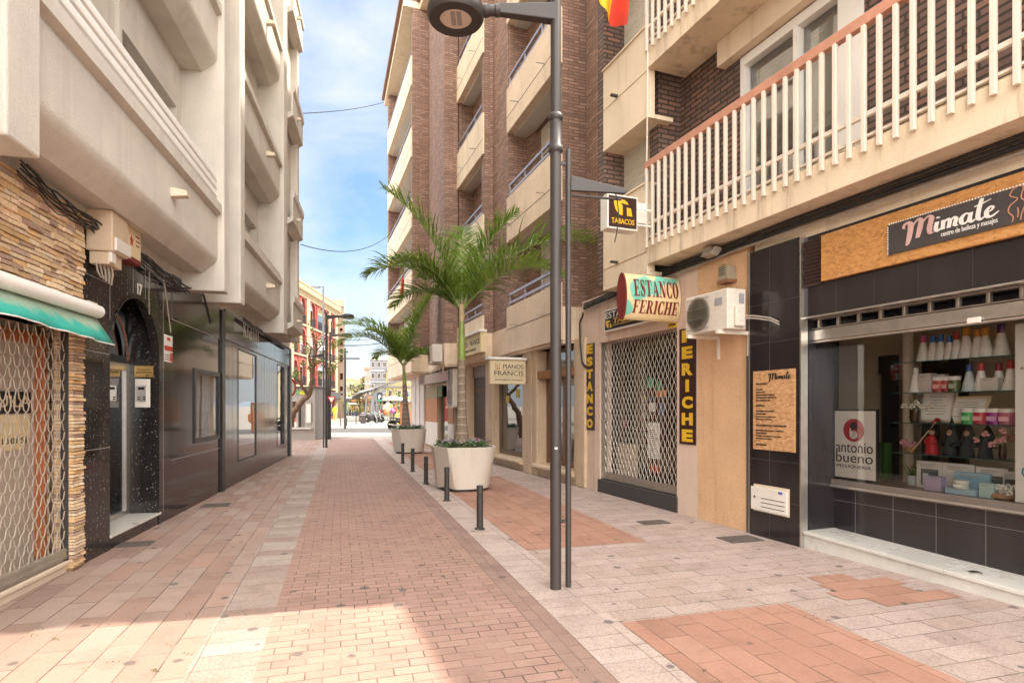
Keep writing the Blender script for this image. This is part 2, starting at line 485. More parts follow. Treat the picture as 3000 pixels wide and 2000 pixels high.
m_gran = granite('black_sparkling_granite')
m_gloss = gloss('brown_polished_panel', (.024, .018, .016), .055)
m_klaim = gloss('charcoal_metal_panel', (.048, .038, .032), .075)
m_tile = gloss('black_glazed_tile', (.024, .020, .021), .14)
m_joint = plain('grout_line', (.50, .46, .42), .8, .1)
m_wood = osb('osb_board')
m_glass = glass('shop_glass', (.97, .97, .96), 0, .8)
m_glasslow = glass('dark_doorway_glass', (.9, .9, .88), 0, .22)
m_glassd = glass('house_glass', (.8, .84, .84), 0, 1.6, .05)
m_mirror = glass('shopfront_mirror_glass', (.72, .70, .66), 0, 1.3, .16)
m_yellow = plain('yellow_lettering', (.72, .44, .02), .5, .08)
m_maroon = plain('maroon_paint', (.17, .018, .016), .5, .15)
m_brownsign = plain('dark_brown_sign_face', (.040, .014, .010), .35, .15)
m_cream_sign = plain('cream_sign_face', (.74, .60, .36), .5, .06, 2)
m_teal = plain('teal_paint', (.10, .40, .31), .5, .12)
m_red = plain('red_paint', (.50, .03, .02), .5, .12)
m_stone = colattr('stacked_ledge_stone', bump=.9, bscale=45)
m_col = colattr('painted_objects', .5, .0)
m_shutter = None


def slats(name, c, pitch, rough=.5, metal=0.0, strength=.8, line=.45):
    t = NT(name); v = t.map('UV'); sx = t.n('ShaderNodeSeparateXYZ'); t.l(v, sx.inputs[0])
    f = t.math('FRACT', t.math('DIVIDE', sx.outputs[1], pitch))
    h = t.ramp(f, [(0, (0, 0, 0)), (.12, (.8, .8, .8)), (.5, (1, 1, 1)), (.9, (.7, .7, .7)), (1, (0, 0, 0))])
    n = t.noise(t.map('Object', (1, 1, 6)), 2, 5)
    col = t.ramp(n, [(.3, tuple(x * .85 for x in c)), (.7, tuple(x * 1.08 for x in c))])
    col = t.mix(t.ramp(f, [(0, (1, 1, 1)), (.07, (0, 0, 0)), (.95, (0, 0, 0)), (1, (1, 1, 1))]), col, tuple(x * line for x in c))
    return t.fin(col, rough, t.bump(h, strength, .012), Metallic=metal)


m_shutter = slats('cream_roller_shutter', (.66, .60, .50), .045)
m_shutterw = slats('white_roller_shutter', (.72, .70, .66), .05)
m_brownshut = slats('brown_roller_shutter', (.055, .035, .026), .07, .4, .3)

# ---------------------------------------------------------------- frames of the two street sides and of the paving
LP = Plane(-2.96, 0, -.2155, .9765)      # shop line on one side, a grows away from the eye
RP = Plane(5.71, 0, .3634, -.9317)       # shop line on the other side, a grows towards the eye
SP = Plane(0, 0, -.283, .959)            # paving: a along the street, c across it

# ---------------------------------------------------------------- ground
def sheet(name, a0, a1, c0, c1, z, mat, swap=False, pl=SP):
    mb = MB(pl); mb.add([(a0, z, c0), (a1, z, c0), (a1, z, c1), (a0, z, c1)], [(0, 1, 2, 3)])
    return struct(mb, name, mat, uvswap=swap, recalc=False, loc=(0, 0, 0))


p_plaza = paving('pale_plaza_paving', [(.20, .18, .155), (.24, .215, .185), (.28, .25, .215)], (.13, .115, .10), .6, .4, .006, rough=.85)
p_left = paving('pink_brown_slabs', [(0.246, 0.172, 0.145), (0.288, 0.188, 0.15), (0.329, 0.209, 0.162), (0.319, 0.225, 0.183), (0.36, 0.266, 0.22), (0.349, 0.198, 0.145)], (.10, .072, .058), .62, .205, .005, .37, gum=3.1, weeds=1, bump=.8, wob=.02, patch=0.3)
p_gut = paving('grey_gutter_slabs', [(0.27, 0.2, 0.173), (0.324, 0.254, 0.221), (0.302, 0.205, 0.167), (0.389, 0.319, 0.27), (0.356, 0.286, 0.243), (0.292, 0.216, 0.184)], (.14, .105, .085), .42, .21, .004, 0, gum=3.4, speck=0.35, patch=.2, wob=.015)
p_brick = paving('red_clay_pavers', [(0.278, 0.172, 0.139), (0.313, 0.192, 0.153), (0.345, 0.213, 0.168), (0.38, 0.255, 0.209)], (.105, .07, .055), .2, .1, .0045, .5, gum=2.4, bump=.9, weeds=1, patch=.5, wob=0.04)
p_bord = paving('clay_border_pavers', [(0.237, 0.153, 0.127), (0.275, 0.179, 0.144), (0.309, 0.204, 0.163)], (0.137, 0.095, 0.078), .2, .1, .0035, .5, gum=2.4, bump=.7, wob=.015)
p_gran = paving('pale_granite_slabs', [(0.348, 0.267, 0.234), (0.391, 0.305, 0.268), (0.433, 0.338, 0.303), (0.369, 0.277, 0.234), (0.465, 0.376, 0.336)], (.12, .085, .068), .4, .2, .0045, .5, gum=2.8, speck=0.38, weeds=1, bump=.8, wob=0.04)
p_gbord = paving('pale_granite_border', [(0.387, 0.308, 0.272), (0.441, 0.352, 0.312), (0.482, 0.395, 0.358)], (.16, .115, .09), .46, .2, .004, 0, gum=2.6, speck=0.38, wob=.015)
p_terr = paving('terracotta_slabs', [(0.31, 0.165, 0.118), (0.349, 0.185, 0.131), (0.388, 0.21, 0.148), (0.369, 0.225, 0.171)], (.13, .08, .06), .4, .205, .0045, .42, gum=2.8, weeds=1, bump=.8, wob=0.035)
p_asph = paving('grey_asphalt', [(.058, .055, .053), (.064, .061, .058), (.072, .069, .066)], (.06, .058, .055), 50, 50, .001, rough=.9)

gmb = MB(); gmb.add([(-3000, -.02, 300), (3000, -.02, 300), (3000, -.02, -4000), (-3000, -.02, -4000)], [(0, 1, 2, 3)])
struct(gmb, 'ground', p_plaza, recalc=False, loc=(0, 0, 0))
EA = 29.3
sheet('pavement_slabs', -9, EA, -9, -.863, 0, p_left)
sheet('gutter_strip', -9, EA, -.863, -.48, 0, p_gut, True)
sheet('brick_roadway', -9, EA - .6, -.48, 1.29, 0, p_brick, True)
sheet('brick_border', -9, EA - .6, 1.29, 1.506, 0, p_bord)
sheet('roadway_end_strip', EA - .6, EA, -.48, 1.506, 0, p_gran)
sheet('granite_border', -9, EA, 1.506, 1.92, 0, p_gbord, True)
sheet('granite_pavement', -9, EA, 1.92, 9, 0, p_gran, True)
for a0, a1 in ((-8, 3.767), (5.95, 12.45), (14.2, 19.8), (21.4, 25.6)):
    sheet('terracotta_pad', a0, a1, 1.925, 3.36, .004, p_terr)
for i, (a0, c0, c1) in enumerate(((4.09, 4.05, 4.45), (3.89, 3.97, 4.75), (3.69, 3.87, 4.65), (3.49, 4.06, 4.86))):
    sheet('terracotta_patch', a0, a0 + .2, c0, c1, .004, p_terr, True)
sheet('plaza', 20, 130, -30, 30, -.008, p_plaza, False, Plane(-5, 10, 0, 1))
rm = MB(); rm.add([(-90, -.004, -34.9), (60, -.004, -34.5), (60, -.004, -41.6), (-90, -.004, -42.2)], [(0, 1, 2, 3)])
struct(rm, 'asphalt_road', p_asph, recalc=False, loc=(0, 0, 0))


def cover(px, py, w, d, label):
    p = ground(px, py); c = Plane(p.x, p.y, SP.x.x, SP.x.y)
    t = thing('drain_cover', label, 'drain cover', (p.x, p.y, .004), 'drain covers in the paving')
    f = MB(c); f.box(-d / 2 - .02, d / 2 + .02, .001, .010, -w / 2 - .02, w / 2 + .02); f.build('rim', m_cover, t, bevel=.002)
    g = MB(c)
    k = 7
    for i in range(k):
        a = -d / 2 + d * (i + .5) / k; g.box(a - d / k * .33, a + d / k * .33, .009, .014, -w / 2 + .01, w / 2 - .01)
    g.build('grate', m_cover, t)


cover(2168, 1579, .40, .26, 'square iron drain cover in front of the black tiled pillar')
cover(1915, 1530, .34, .2, 'iron drain cover in front of the tobacconist step')
cover(633, 1480, .36, .28, 'iron drain cover on pink slabs beside the dark polished panel')
cover(395, 1594, .3, .2, 'small drain cover below the white entrance step')

# a few weeds that grew in the joints
wm = MB()
for _ in range(150):
    sx, sy = rnd.choice(((120, 1842), (100, 1860), (170, 1872), (330, 1940), (500, 1890), (560, 1915), (250, 1958), (1700, 1968), (1680, 1985), (1640, 1965), (2060, 1965), (450, 1962), (900, 1850), (2375, 1805), (555, 1800)))
    p = ground(sx + rnd.gauss(0, 9), sy + rnd.gauss(0, 3)); h = rnd.uniform(.006, .02); t = rnd.uniform(0, 6.28)
    q = Vector((math.cos(t), math.sin(t), 0)) * .004; tip = p + Z * h * .8 + Vector((rnd.gauss(0, .006), rnd.gauss(0, .006), 0))
    b0, b1 = p - q + Z * .003, p + q + Z * .003
    wm.add([(b0.x, b0.z, -b0.y), (b1.x, b1.z, -b1.y), (tip.x, tip.z, -tip.y)], [(0, 1, 2)])
tag(wm.build('joint_weeds', plain('moss_green', (.10, .12, .03), .9, .3, 30), recalc=False), 'tiny green weeds growing in the paving joints', 'weeds', kind='stuff')
# ---------------------------------------------------------------- the pale apartment building with deep balconies
L = thing('apartment_building', 'pale rendered apartment block with rounded balcony parapets above dark shopfronts', 'building', (-6, 8, 0))
LEND = 18.6
win_holes = []
bays = [(LP.a(120, .58), LP.a(657, .58), 3.52, 2.95), (LP.a(717.5, .58), LP.a(832, .58), 3.57, 2.76), (-3.2, LP.a(19, .58), 3.52, 2.95)]
for a0, a1, z0, fh in bays:
    for k in range(5):
        z = z0 + fh * k
        w0, w1 = (a1 - 2.15, a1 - .28)
        win_holes.append((w0, w1, z + .42, z + fh - .42))
w = MB(LP); w.wall(-3.5, LEND, 3.3, 18.3, -.3, 0, win_holes)
w.build('wall', m_left, L)
b = MB(LP); b.box(-3.5, LEND, 3.31, 18.2, -9, -.31); b.box(-3.5, LEND, 0, 3.3, -9, -1.6); b.box(-3.5, LEND - .1, 18.2, 18.5, -9, .1); b.build('rear_body', m_left, L)
for (w0, w1, z0, z1) in win_holes:
    if w0 < 0: continue
    f = MB(LP)
    f.wall(w0, w1, z0, z1, -.16, .05, [(w0 + .07, w1 - .07, z0 + .07, z1 - .3)])
    wf = f.build('window', m_left, L, bevel=.01)
    s = MB(LP); s.box(w0 + .07, w1 - .07, z0 + .07 + (.0 if (int(w0 * 7 + z0) % 2) else .8), z1 - .3, -.14, -.11); s.build('roller_shutter', m_shutterw, wf)
    g = MB(LP); g.box(w0 + .07, w1 - .07, z0 + .07, z1 - .3, -.19, -.18); g.build('pane', m_glassd, wf)
for p0, p1, zb in ((19, 120, 3.25), (657, 670, 3.25), (705, 717.5, 3.25), (832, 842, 3.28)):
    a0, a1 = LP.a(p0, .58), LP.a(p1, .58)
    q = MB(LP); q.box(a0, a1, zb, 18.6, -.05, .58); q.build('pier', m_left, L, bevel=.018)


def balc(a0, a1, z, rails, top):
    mb = MB(LP)
    prof = [(-.02, z), (.25, z), (.255, z - .012), (.28, z - .012), (.30, z + .002), (.44, z + .125), (.465, z + .152), (.482, z + .185), (.489, z + .215), (.49, z + .235), (.49, z + .30), (.49, z + .80), (.475, z + .815), (.475, z + .84), (.55, z + .87), (.55, z + 1.0), (.41, z + 1.0), (.41, z + .16), (-.02, z + .16)]
    mb.along(prof, a0 + .002, a1 - .002)
    o = mb.build('balcony', m_left, L, smooth=28)
    n = MB(LP)
    if rails:
        for h in (1.045, 1.16, 1.275, 1.39): n.along([(.455, z + h - .04), (.485, z + h - .034), (.492, z + h + .02), (.48, z + h + .045), (.45, z + h + .045)], a0, a1)
        k = 5
        for i in range(k):
            a = a0 + (a1 - a0) * (i + .35) / k; n.box(a - .015, a + .015, z + .99, z + 1.43, .425, .452); n.box(a - .03, a + .03, z + 1.0, z + 1.02, .40, .50)
        n.build('railing', m_white, o, smooth=40)
    else:
        n.tube([(a0, z + 1.09, .48), (a1, z + 1.09, .48)], .02, 8)
        for i in range(4):
            a = a0 + (a1 - a0) * (i + .5) / 4; n.box(a - .01, a + .01, z + .99, z + 1.09, .47, .49)
        n.build('railing', m_sill, o, smooth=40)
    ac = a0 + (a1 - a0) * .60
    s = MB(LP)
    s.hexa([(ac - .055, z + .45, .47), (ac + .055, z + .45, .47), (ac + .055, z + .47, .66), (ac - .055, z + .47, .66), (ac - .055, z + .56, .47), (ac + .055, z + .56, .47), (ac + .055, z + .53, .66), (ac - .055, z + .53, .66)])
    s.build('scupper', m_sill, o, bevel=.006)


for bi, (a0, a1, z0, fh) in enumerate(bays):
    for k in range(5):
        balc(a0, a1, z0 + fh * k, bi == 0, k == 4)
# end bay with boxy balconies
e0, e1 = LP.a(842, .58), 16.3
q = MB(LP); q.box(e0, e1 - .3, 3.3, 18.4, -.02, .42); q.box(e1 - .3, e1, 3.3, 18.6, -.02, .60); q.build('end_wall', m_left, L, bevel=.015)
for k in range(6):
    z = 3.42 + 2.6 * k; a0, a1 = e0 + .1, 16.28
    if z > 17: continue
    mb = MB(LP); mb.along([(.4, z + .05), (.5, z), (.70, z + .12), (.70, z + .68), (.735, z + .72), (.735, z + .86), (.66, z + .86), (.66, z + .2), (.4, z + .2)], a0, a1)
    o = mb.build('balcony', m_left, L)
    s = MB(LP); s.box(a0 + .6, a0 + .66, z + .3, z + .36, .69, .80); s.build('scupper', m_sill, o)

# ---- stone-clad shop with the ring grille
a_p0, a_p1 = LP.a(190, -.03), LP.a(249, .05)
stn = MB(LP)
tones = [(0.75, 0.53, 0.31), (0.84, 0.63, 0.41), (0.68, 0.46, 0.25), (0.86, 0.70, 0.49), (0.63, 0.45, 0.29), (0.52, 0.37, 0.29), (0.77, 0.49, 0.24), (0.86, 0.65, 0.45), (0.79, 0.60, 0.38), (0.50, 0.34, 0.25)]
def stones(a0, a1, b0, b1, c0, side=False):
    z = b0
    while z < b1 - .01:
        h = min(rnd.uniform(.026, .036) if side else rnd.uniform(.034, .06), b1 - z); a = a0
        while a < a1 - .004:
            l = min(rnd.uniform(.09, .30), a1 - a)
            if a1 - (a + l) < .04: l = a1 - a
            t = rnd.choice(tones); k = rnd.uniform(.85, 1.15); stn.cur = tuple(min(1, x * k) for x in t)
            d = c0 + rnd.uniform(0, .028); y0, y1 = z + .0015 + rnd.uniform(0, .002), z + h - .0015; s1, s2 = rnd.uniform(-.004, .004), rnd.uniform(-.004, .004)
            g = .0018
            stn.hexa([(a + g, y0 + s1, -.12), (a + l - g, y0 + s2, -.12), (a + l - g, y0 + s2, d), (a + g, y0 + s1, d), (a + g, y1 + s1, -.12), (a + l - g, y1 + s2, -.12), (a + l - g, y1 + s2 - .004, d - .006), (a + g, y1 + s1 - .004, d - .006)])
            a += l
        z += h
stones(-1.6, a_p1, 2.30, 3.42, .035)
stones(a_p0, a_p1, .03, 2.30, .035, True)
stn.cur = (.30, .20, .12); stn.box(-1.6, a_p1 - .006, 2.3, 3.41, -.14, .030); stn.box(a_p0 + .006, a_p1 - .006, 0, 2.3, -.14, .030)
# inner jamb seen behind the grille
ja0, ja1 = LP.a(144, -.22), LP.a(184, -.22)
z = .16
while z < 2.3:
    h = rnd.uniform(.03, .055); t = rnd.choice(tones); stn.cur = tuple(x * rnd.uniform(.85, 1.1) for x in t)
    d = rnd.uniform(0, .012)
    stn.box(ja0, a_p0 + .05, z + .002, z + h - .003, -.32, -.20 + d); z += h
stn.cur = (.18, .12, .08); stn.box(ja0 + .01, a_p0 + .04, .1, 2.3, -.33, -.21)
stn.build('stone_cladding', m_stone, L, bevel=0)
# shop recess
sh = MB(LP); sh.box(-1.6, ja0 - .12, .12, 2.3, -.32, -.28); shp = sh.build('shop_panel', plain('dusty_beige_shop_panel', (.47, .395, .33), .5, .14, 1.3), L)
fr = MB(LP); fr.box(ja0 - .12, ja0 + .004, .14, 2.22, -.34, -.20); fr.box(-1.6, ja0 - .12, 2.12, 2.22, -.34, -.21); fr.build('door_frame', plain('orange_varnished_frame', (.42, .13, .045), .4, .18, 4), L, bevel=.006)
st = MB(LP); st.box(-1.6, LP.a(212, 0), 0, .07, -.5, -.02); st.build('step_riser', m_sill, L)
st = MB(LP); st.box(-1.6, LP.a(212, 0), .07, .108, -.5, .005); st.build('step', m_sill, L, bevel=.006)
# roller grille of interlocking rings
gr = MB(LP); ga0, ga1 = -1.2, a_p0 - .01; pitch, amp = .122, .045; gz = .26
row = 0; z = gz
while z < 2.22:
    pts = []
    n = int((ga1 - ga0) / pitch * 12)
    for i in range(n + 1):
        a = ga0 + (ga1 - ga0) * i / n
        ph = 2 * math.pi * (a / pitch) + (math.pi if row % 2 else 0)
        sn = math.sin(ph); v = math.copysign(abs(sn) ** .55, sn)
        pts.append((a, z + amp * v, -.03 + .004 * math.cos(ph)))
    gr.tube(pts, .0050, 5); z += 2 * amp + .002; row += 1
grille = gr.build('roller_grille', plain('worn_steel_grille', (.50, .44, .365), .42, .2, 10, metal=.3), L, smooth=60)
bb = MB(LP); bb.box(ga0, ga1, .125, .225, -.05, -.01); bb.box(ga0, ga1, .15, .16, -.01, 0); bb.box(ga0, ga1, .200, .21, -.01, -.004); bb.build('bottom_bar', plain('worn_bar_steel', (.40, .36, .29), .45, .16, 7, metal=.5), grille, bevel=.003)
gd = MB(LP); gd.box(a_p0 - .012, a_p0 + .012, .11, 2.25, -.06, .0); gd.build('guide_rail', m_dark, grille)
# sign behind the grille
sg = thing('rental_sign', 'dark letting banner over white papers taped behind the ring grille', 'sign', LP.w(LP.a(40, -.47), 1.3, -.47))
q = MB(LP); a1 = LP.a(90, -.27); q.box(a1 - 1.25, a1, 1.49, 1.68, -.275, -.268); q.build('banner', m_ink, sg)
text(LP, 'SE ALQUILA', (a1 - 1.18, 1.525), (a1 - .02, 1.645), -.266, m_cream_sign, sg, pixel=False, bold=.0)
q = MB(LP); q.box(a1 - .62, a1 - .01, 1.26, 1.478, -.274, -.270); q.box(a1 - .6, a1 - .1, 1.17, 1.32, -.269, -.266); q.build('paper', m_cream_sign, sg)
text(LP, '10:01:53', (a1 - .42, 1.225), (a1 - .06, 1.275), -.2655, m_dark, sg, pixel=False)

# ---- green awning rolled half way
aw = thing('shop_awning', 'rolled white cassette awning with teal fabric hanging under stone cladding', 'awning', LP.w(4, 2.3, .2))
a1 = LP.a(287, .2); zt = 2.46
q = MB(LP); q.lathe([(.0, 0), (.058, .004), (.062, .02), (.062, 6.0), (.0, 6.01)], 20, a1 - 6, zt, .2, 'a'); q.build('cassette', m_white, aw, smooth=50)
q = MB(LP); q.box(a1 - .20, a1 - .03, zt + .045, zt + .075, .03, .21); q.build('bracket', m_sill, aw)
fab = MB(LP); N = 60
rows = [(0.17, zt - .05), (.215, zt - .13), (.265, zt - .215), (.30, zt - .285)]
vs = []; fs = []
for i in range(N + 1):
    a = a1 - 6 + 6.02 * i / N
    for j, (c, b) in enumerate(rows):
        sag = .012 * math.sin(a * 7 + j) + .008 * math.sin(a * 17 + 2 * j) + rnd.uniform(-.003, .003)
        vs.append((a + (.10 * j / 3 if i == N else 0), b + .02 * math.sin(a * 1.9) * j / 3, c + sag * j / 2))
for i in range(N):
    for j in range(3): fs.append((i * 4 + j, (i + 1) * 4 + j, (i + 1) * 4 + j + 1, i * 4 + j + 1))
fab.add(vs, fs)
t = NT('teal_awning_fabric'); v = t.map('UV'); n = t.noise(t.map('Object'), 2.2, 6, .65, 1.5)
sx = t.n('ShaderNodeSeparateXYZ'); t.l(t.map('Generated'), sx.inputs[0])
fade = t.ramp(t.math('ADD', sx.outputs[2], t.math('MULTIPLY', t.math('SUBTRACT', n, .5), 1.1)), [(.45, (0, 0, 0)), (.75, (1, 1, 1))])
m_awn = t.fin(t.mix(t.math('MULTIPLY', fade, .8), (.035, .40, .32), (.42, .48, .36)), .8, t.bump(t.noise(t.map('Object'), 16, 4), .3, .01), Transmission_Weight=0.0)
fo = fab.build('fabric', m_awn, aw, smooth=60, recalc=False); sm = fo.modifiers.new('s', 'SOLIDIFY'); sm.thickness = .002
q = MB(LP); q.tube([(vs[i * 4 + 3][0], vs[i * 4 + 3][1], vs[i * 4 + 3][2]) for i in range(N + 1)], .006, 5); q.build('hem', m_white, aw)

# ---- granite entrance with the arch
aL, aRr = LP.a(322, 0), LP.a(466, 0); ac, rad, spring = (aL + aRr) / 2, (aRr - aL) / 2, 2.16
g0, g1 = a_p1 + .004, LP.a(478, 0)
ent = MB(LP)
ent.box(g0, aL, 0, 3.4, -.1, 0)
pts = [(aL, spring)] + [(ac - rad * math.cos(math.pi * i / 20), spring + rad * math.sin(math.pi * i / 20)) for i in range(1, 20)] + [(aRr, spring)]
for i in range(len(pts) - 1):
    (x0, y0), (x1, y1) = pts[i], pts[i + 1]
    ent.prism([(x0, y0), (x1, y1), (x1, 3.4), (x0, 3.4)], -.1, 0)
ent.box(aRr, g1, 0, 3.4, -.1, 0)
granite_front = ent.build('granite_front', m_gran, L)
j = MB(LP)
for z in (1.11, 2.11, 2.87):
    j.box(g0, aL if z < 2.9 else g1, z - .002, z + .002, -.001, .0015)
for p in ((322, 943, 600), (390, 864, 600), (426, 880, 600), (478, 1500, 600)):
    a = LP.a(p[0], 0); zb = LP.at(p[0], p[1], 0)[1]; j.box(a - .0015, a + .0015, zb + .02, 3.4, -.001, .0015)
j.build('joint', m_joint, granite_front)
ar = MB(LP)   # rim round the arch
pin = [(aRr, .16)] + pts[::-1]
for i in range(len(pts) - 1):
    (x0, y0), (x1, y1) = pts[i], pts[i + 1]
    k = lambda x, y: (ac + (x - ac) * .965, spring + (y - spring) * .965)
    ar.prism([(x0, y0), (x1, y1), k(x1, y1), k(x0, y0)], -.06, .012)
ar.box(aRr - .024, aRr, .16, spring, -.06, .012)
ar.build('arch_trim', m_gran, granite_front)
rc = MB(LP)   # recess: far cheek, near cheek, ceiling
rc.box(aRr, aRr + .05, .0, 3.2, -.75, -.101); rc.box(aL - .05, aL, 0, 3.2, -.75, -.101); rc.box(aL, aRr, 2.95, 3.0, -.75, -.101); rc.box(aL - .05, aRr + .05, 0, 3.2, -1.55, -1.5)
rc.build('recess_lining', m_gran, granite_front)
stp = MB(LP); stp.box(aL, aRr + .005, 0, .125, -.5, -.01); stp.build('riser', m_gran, L)
stp = MB(LP); stp.box(aL + .002, aRr + .05, .125, .155, -.9, .012); stp.build('door_step', m_marble, L, bevel=.004)
d = MB(LP); dz = 2.10
d.wall(aL, aRr, .156, dz, -.40, -.345, [(aL + .05, aRr - .10, .22, dz - .09)])
door = d.build('entrance_door', m_alu, L, bevel=.006)
d = MB(LP); d.box(aL + .05, aRr - .10, .22, dz - .09, -.38, -.37); d.build('pane', m_mirror, door)
d = MB(LP); d.tube([(aL + .2, .95, -.30), (aL + .2, 1.25, -.30)], .012, 8); d.box(aL + .19, aL + .21, .96, .98, -.345, -.30); d.box(aL + .19, aL + .21, 1.22, 1.24, -.345, -.30); d.build('handle', m_alu, door, smooth=50)
d = MB(LP); d.box(aL, aRr, dz, dz + .09, -.42, -.33); tr = d.build('transom', m_black, L)
d = MB(LP); d.box(aL + .01, aRr - .05, dz + .09, 2.95, -.39, -.38); d.build('fanlight', m_mirror, L)
d = MB(LP)
P0 = [(ac - .04 + (rad - .02) * math.cos(t), spring - .03 + (rad - .02) * math.sin(t)) for t in [math.pi * i / 24 for i in range(25)]]
for o_, r_ in ((0, .016), (.03, .014), (.055, .016)):
    d.tube([(ac + (x - ac) * (1 - o_ / rad), spring + (y - spring) * (1 - o_ / rad), -.345 + o_ * .3) for x, y in P0], r_, 6)
d.build('arch_frame', plain('copper_toned_frame', (.36, .20, .13), .3, .15, metal=.6), L, smooth=50)
CH_ = LP.sub(aRr, -.45, -1)    # cheek of the recess, faces the eye; x runs outwards
CH_.o = CH_.o - LP.x * .0
def cheek(px, py): return CH_.at(px, py, 0)
pl = thing('brass_plaque', 'brass name plaque above the intercom on black granite', 'plaque', CH_.w(.2, 1.7, 0))
(x0, y0), (x1, y1) = cheek(394, 1104), cheek(450, 1072)
q = MB(CH_); q.box(x0, x1, y0, y1, .001, .008); q.build('plate', plain('brass', (.48, .30, .10), .35, .15, 8, metal=.6), pl, bevel=.002)
for r_, (s_, w_) in enumerate((('ESTUDIO', .7), ('ARQUITECTO TECNICO', .85), ('BAJO', .2))):
    yy = y1 - (y1 - y0) * (.42 + .25 * r_); text(CH_, s_, (x0 + (x1 - x0) * .5 * (1 - w_) * (1 if r_ < 2 else 1.9), yy), (x0 + (x1 - x0) * (.5 + .5 * w_ * (1 if r_ < 2 else .95)), yy + (y1 - y0) * .15), .0085, m_ink, pl, pixel=False)
ic = thing('intercom_panel', 'white video intercom plate under the brass plaque', 'intercom', CH_.w(.2, 1.3, 0))
(x0, y0), (x1, y1) = cheek(396, 1193), cheek(441, 1110)
q = MB(CH_); q.box(x0, x1, y0, y1, .001, .014); q.build('plate', m_whiteplas, ic, bevel=.01)
wd, ht = x1 - x0, y1 - y0
q = MB(CH_); q.box(x0 + wd * .14, x1 - wd * .2, y0 + ht * .22, y1 - ht * .24, .013, .032); q.build('housing', m_alu, ic, bevel=.004)
q = MB(CH_); q.box(x0 + wd * .26, x1 - wd * .34, y0 + ht * .62, y0 + ht * .71, .032, .035); q.build('screen', m_black, ic)
for k in range(4):
    q = MB(CH_); u = x0 + wd * (.22 + .36 * (k % 2)); q.box(u, u + wd * .16, y0 + ht * (.27 + .07 * (k // 2)), y0 + ht * (.31 + .07 * (k // 2)), .032, .036); q.build('button', m_dark, ic)
nm = text(LP, '17', (402, 862), (415, 835), .004, m_whiteplas, None, 'house_number', .006, bold=.02)
tag(nm, 'white metal number 17 above the granite arch', 'house number')
al = thing('alarm_sign', 'red and white alarm company notice beside the granite arch', 'sign', LP.w(LP.a(492), 1.9, 0))
(x0, y0), (x1, y1) = LP.at(480, 1058), LP.at(504, 986)
q = MB(LP); q.box(x0, x1, y0, y1, .002, .007); q.build('board', m_paper, al)
q = MB(LP); q.box(x0 + .002, x1 - .002, y0 + (y1 - y0) * .42, y0 + (y1 - y0) * .6, .007, .0085); q.box(x0 + (x1 - x0) * .3, x0 + (x1 - x0) * .7, y0 + (y1 - y0) * .8, y0 + (y1 - y0) * .92, .007, .0085); q.box(x0 + (x1 - x0) * .7, x1, y0 + .01, y0 + (y1 - y0) * .36, .007, .0085); q.build('red_band', m_red, al)
q = MB(LP)
for k in range(3): q.box(x0 + .02, x1 - .06, y0 + .03 + .03 * k, y0 + .04 + .03 * k, .007, .0085)
q.build('print', m_ink, al)

# ---- meter box and small light box high on the granite
jb = thing('junction_box', 'beige electrical junction box with looped cables on black granite', 'electrical box', LP.w(LP.a(340, .2), 2.8, .1))
a0, a1 = LP.a(330, .24), LP.a(376, .24); zb, ztp = LP.at(330, 735, .24)[1], LP.at(330, 623, .24)[1] + .03
q = MB(LP); q.box(a0, a1, zb, ztp, .0, .24); q.build('case', plain('aged_beige_case', (.60, .47, .34), .5, .1, 5), jb, bevel=.012)
q = MB(LP); q.box(a0 + .02, a1 - .05, zb - .13, zb - .002, .02, .2); q.build('terminal_cover', plain('aged_beige_cover', (.58, .46, .33), .5, .1, 5), jb, bevel=.012)
q = MB(LP); q.box(a0 + .04, a1 + .02, zb + .02, zb + .15, .235, .262); q.box(a0 + .02, a0 + .12, zb - .11, zb + .0, .19, .225); q.build('lid', m_whiteplas, jb, bevel=.008)
q = MB(LP)
for k in range(5):
    u = a0 + .03 + .035 * k
    q.tube([(u, zb - .12, .08 + .02 * k), (u + .01, zb - .2, .09 + .02 * k), (u + .05, zb - .25 - .012 * k, .1 + .01 * k), (u + .12, zb - .24, .1), (u + .16, zb - .17, .1), (u + .17, zb - .08, .1)], .009, 6)
q.build('cable_loop', m_greycable, jb, smooth=60)
ls = thing('light_box_sign', 'small cream light box with a red base beside the junction box', 'sign', LP.w(LP.a(394, .15), 2.75, .1))
(x0, y0), (x1, y1) = LP.at(376, 745, .18), LP.at(413, 690, .18)
q = MB(LP); q.box(x0, x1, y0, y1 + .02, .02, .18); q.build('case', m_cream_sign, ls, bevel=.005)
q = MB(LP); q.box(x0, x1, y0 - .055, y0 - .001, .02, .18); q.build('base_strip', m_maroon, ls, bevel=.004)
q = MB(LP)
for k, (u, l) in enumerate(((.55, .3), (.6, .32), (.58, .26))): q.box(x0 + (x1 - x0) * u, x0 + (x1 - x0) * (u + l), y1 - .06 - .05 * k, y1 - .045 - .05 * k, .18, .182)
q.build('print', m_maroon, ls)
q = MB(LP); q.prism([(x0 + (x1 - x0) * (.25 + .16 * math.cos(t) * (1 if i % 2 else .45)), (y0 + y1) / 2 + .02 + .07 * math.sin(t) * (1 if i % 2 else .45)) for i, t in enumerate([2 * math.pi * k / 10 - math.pi / 2 + math.pi / 10 * 0 for k in range(10)])], .18, .183); q.build('emblem', m_red, ls)

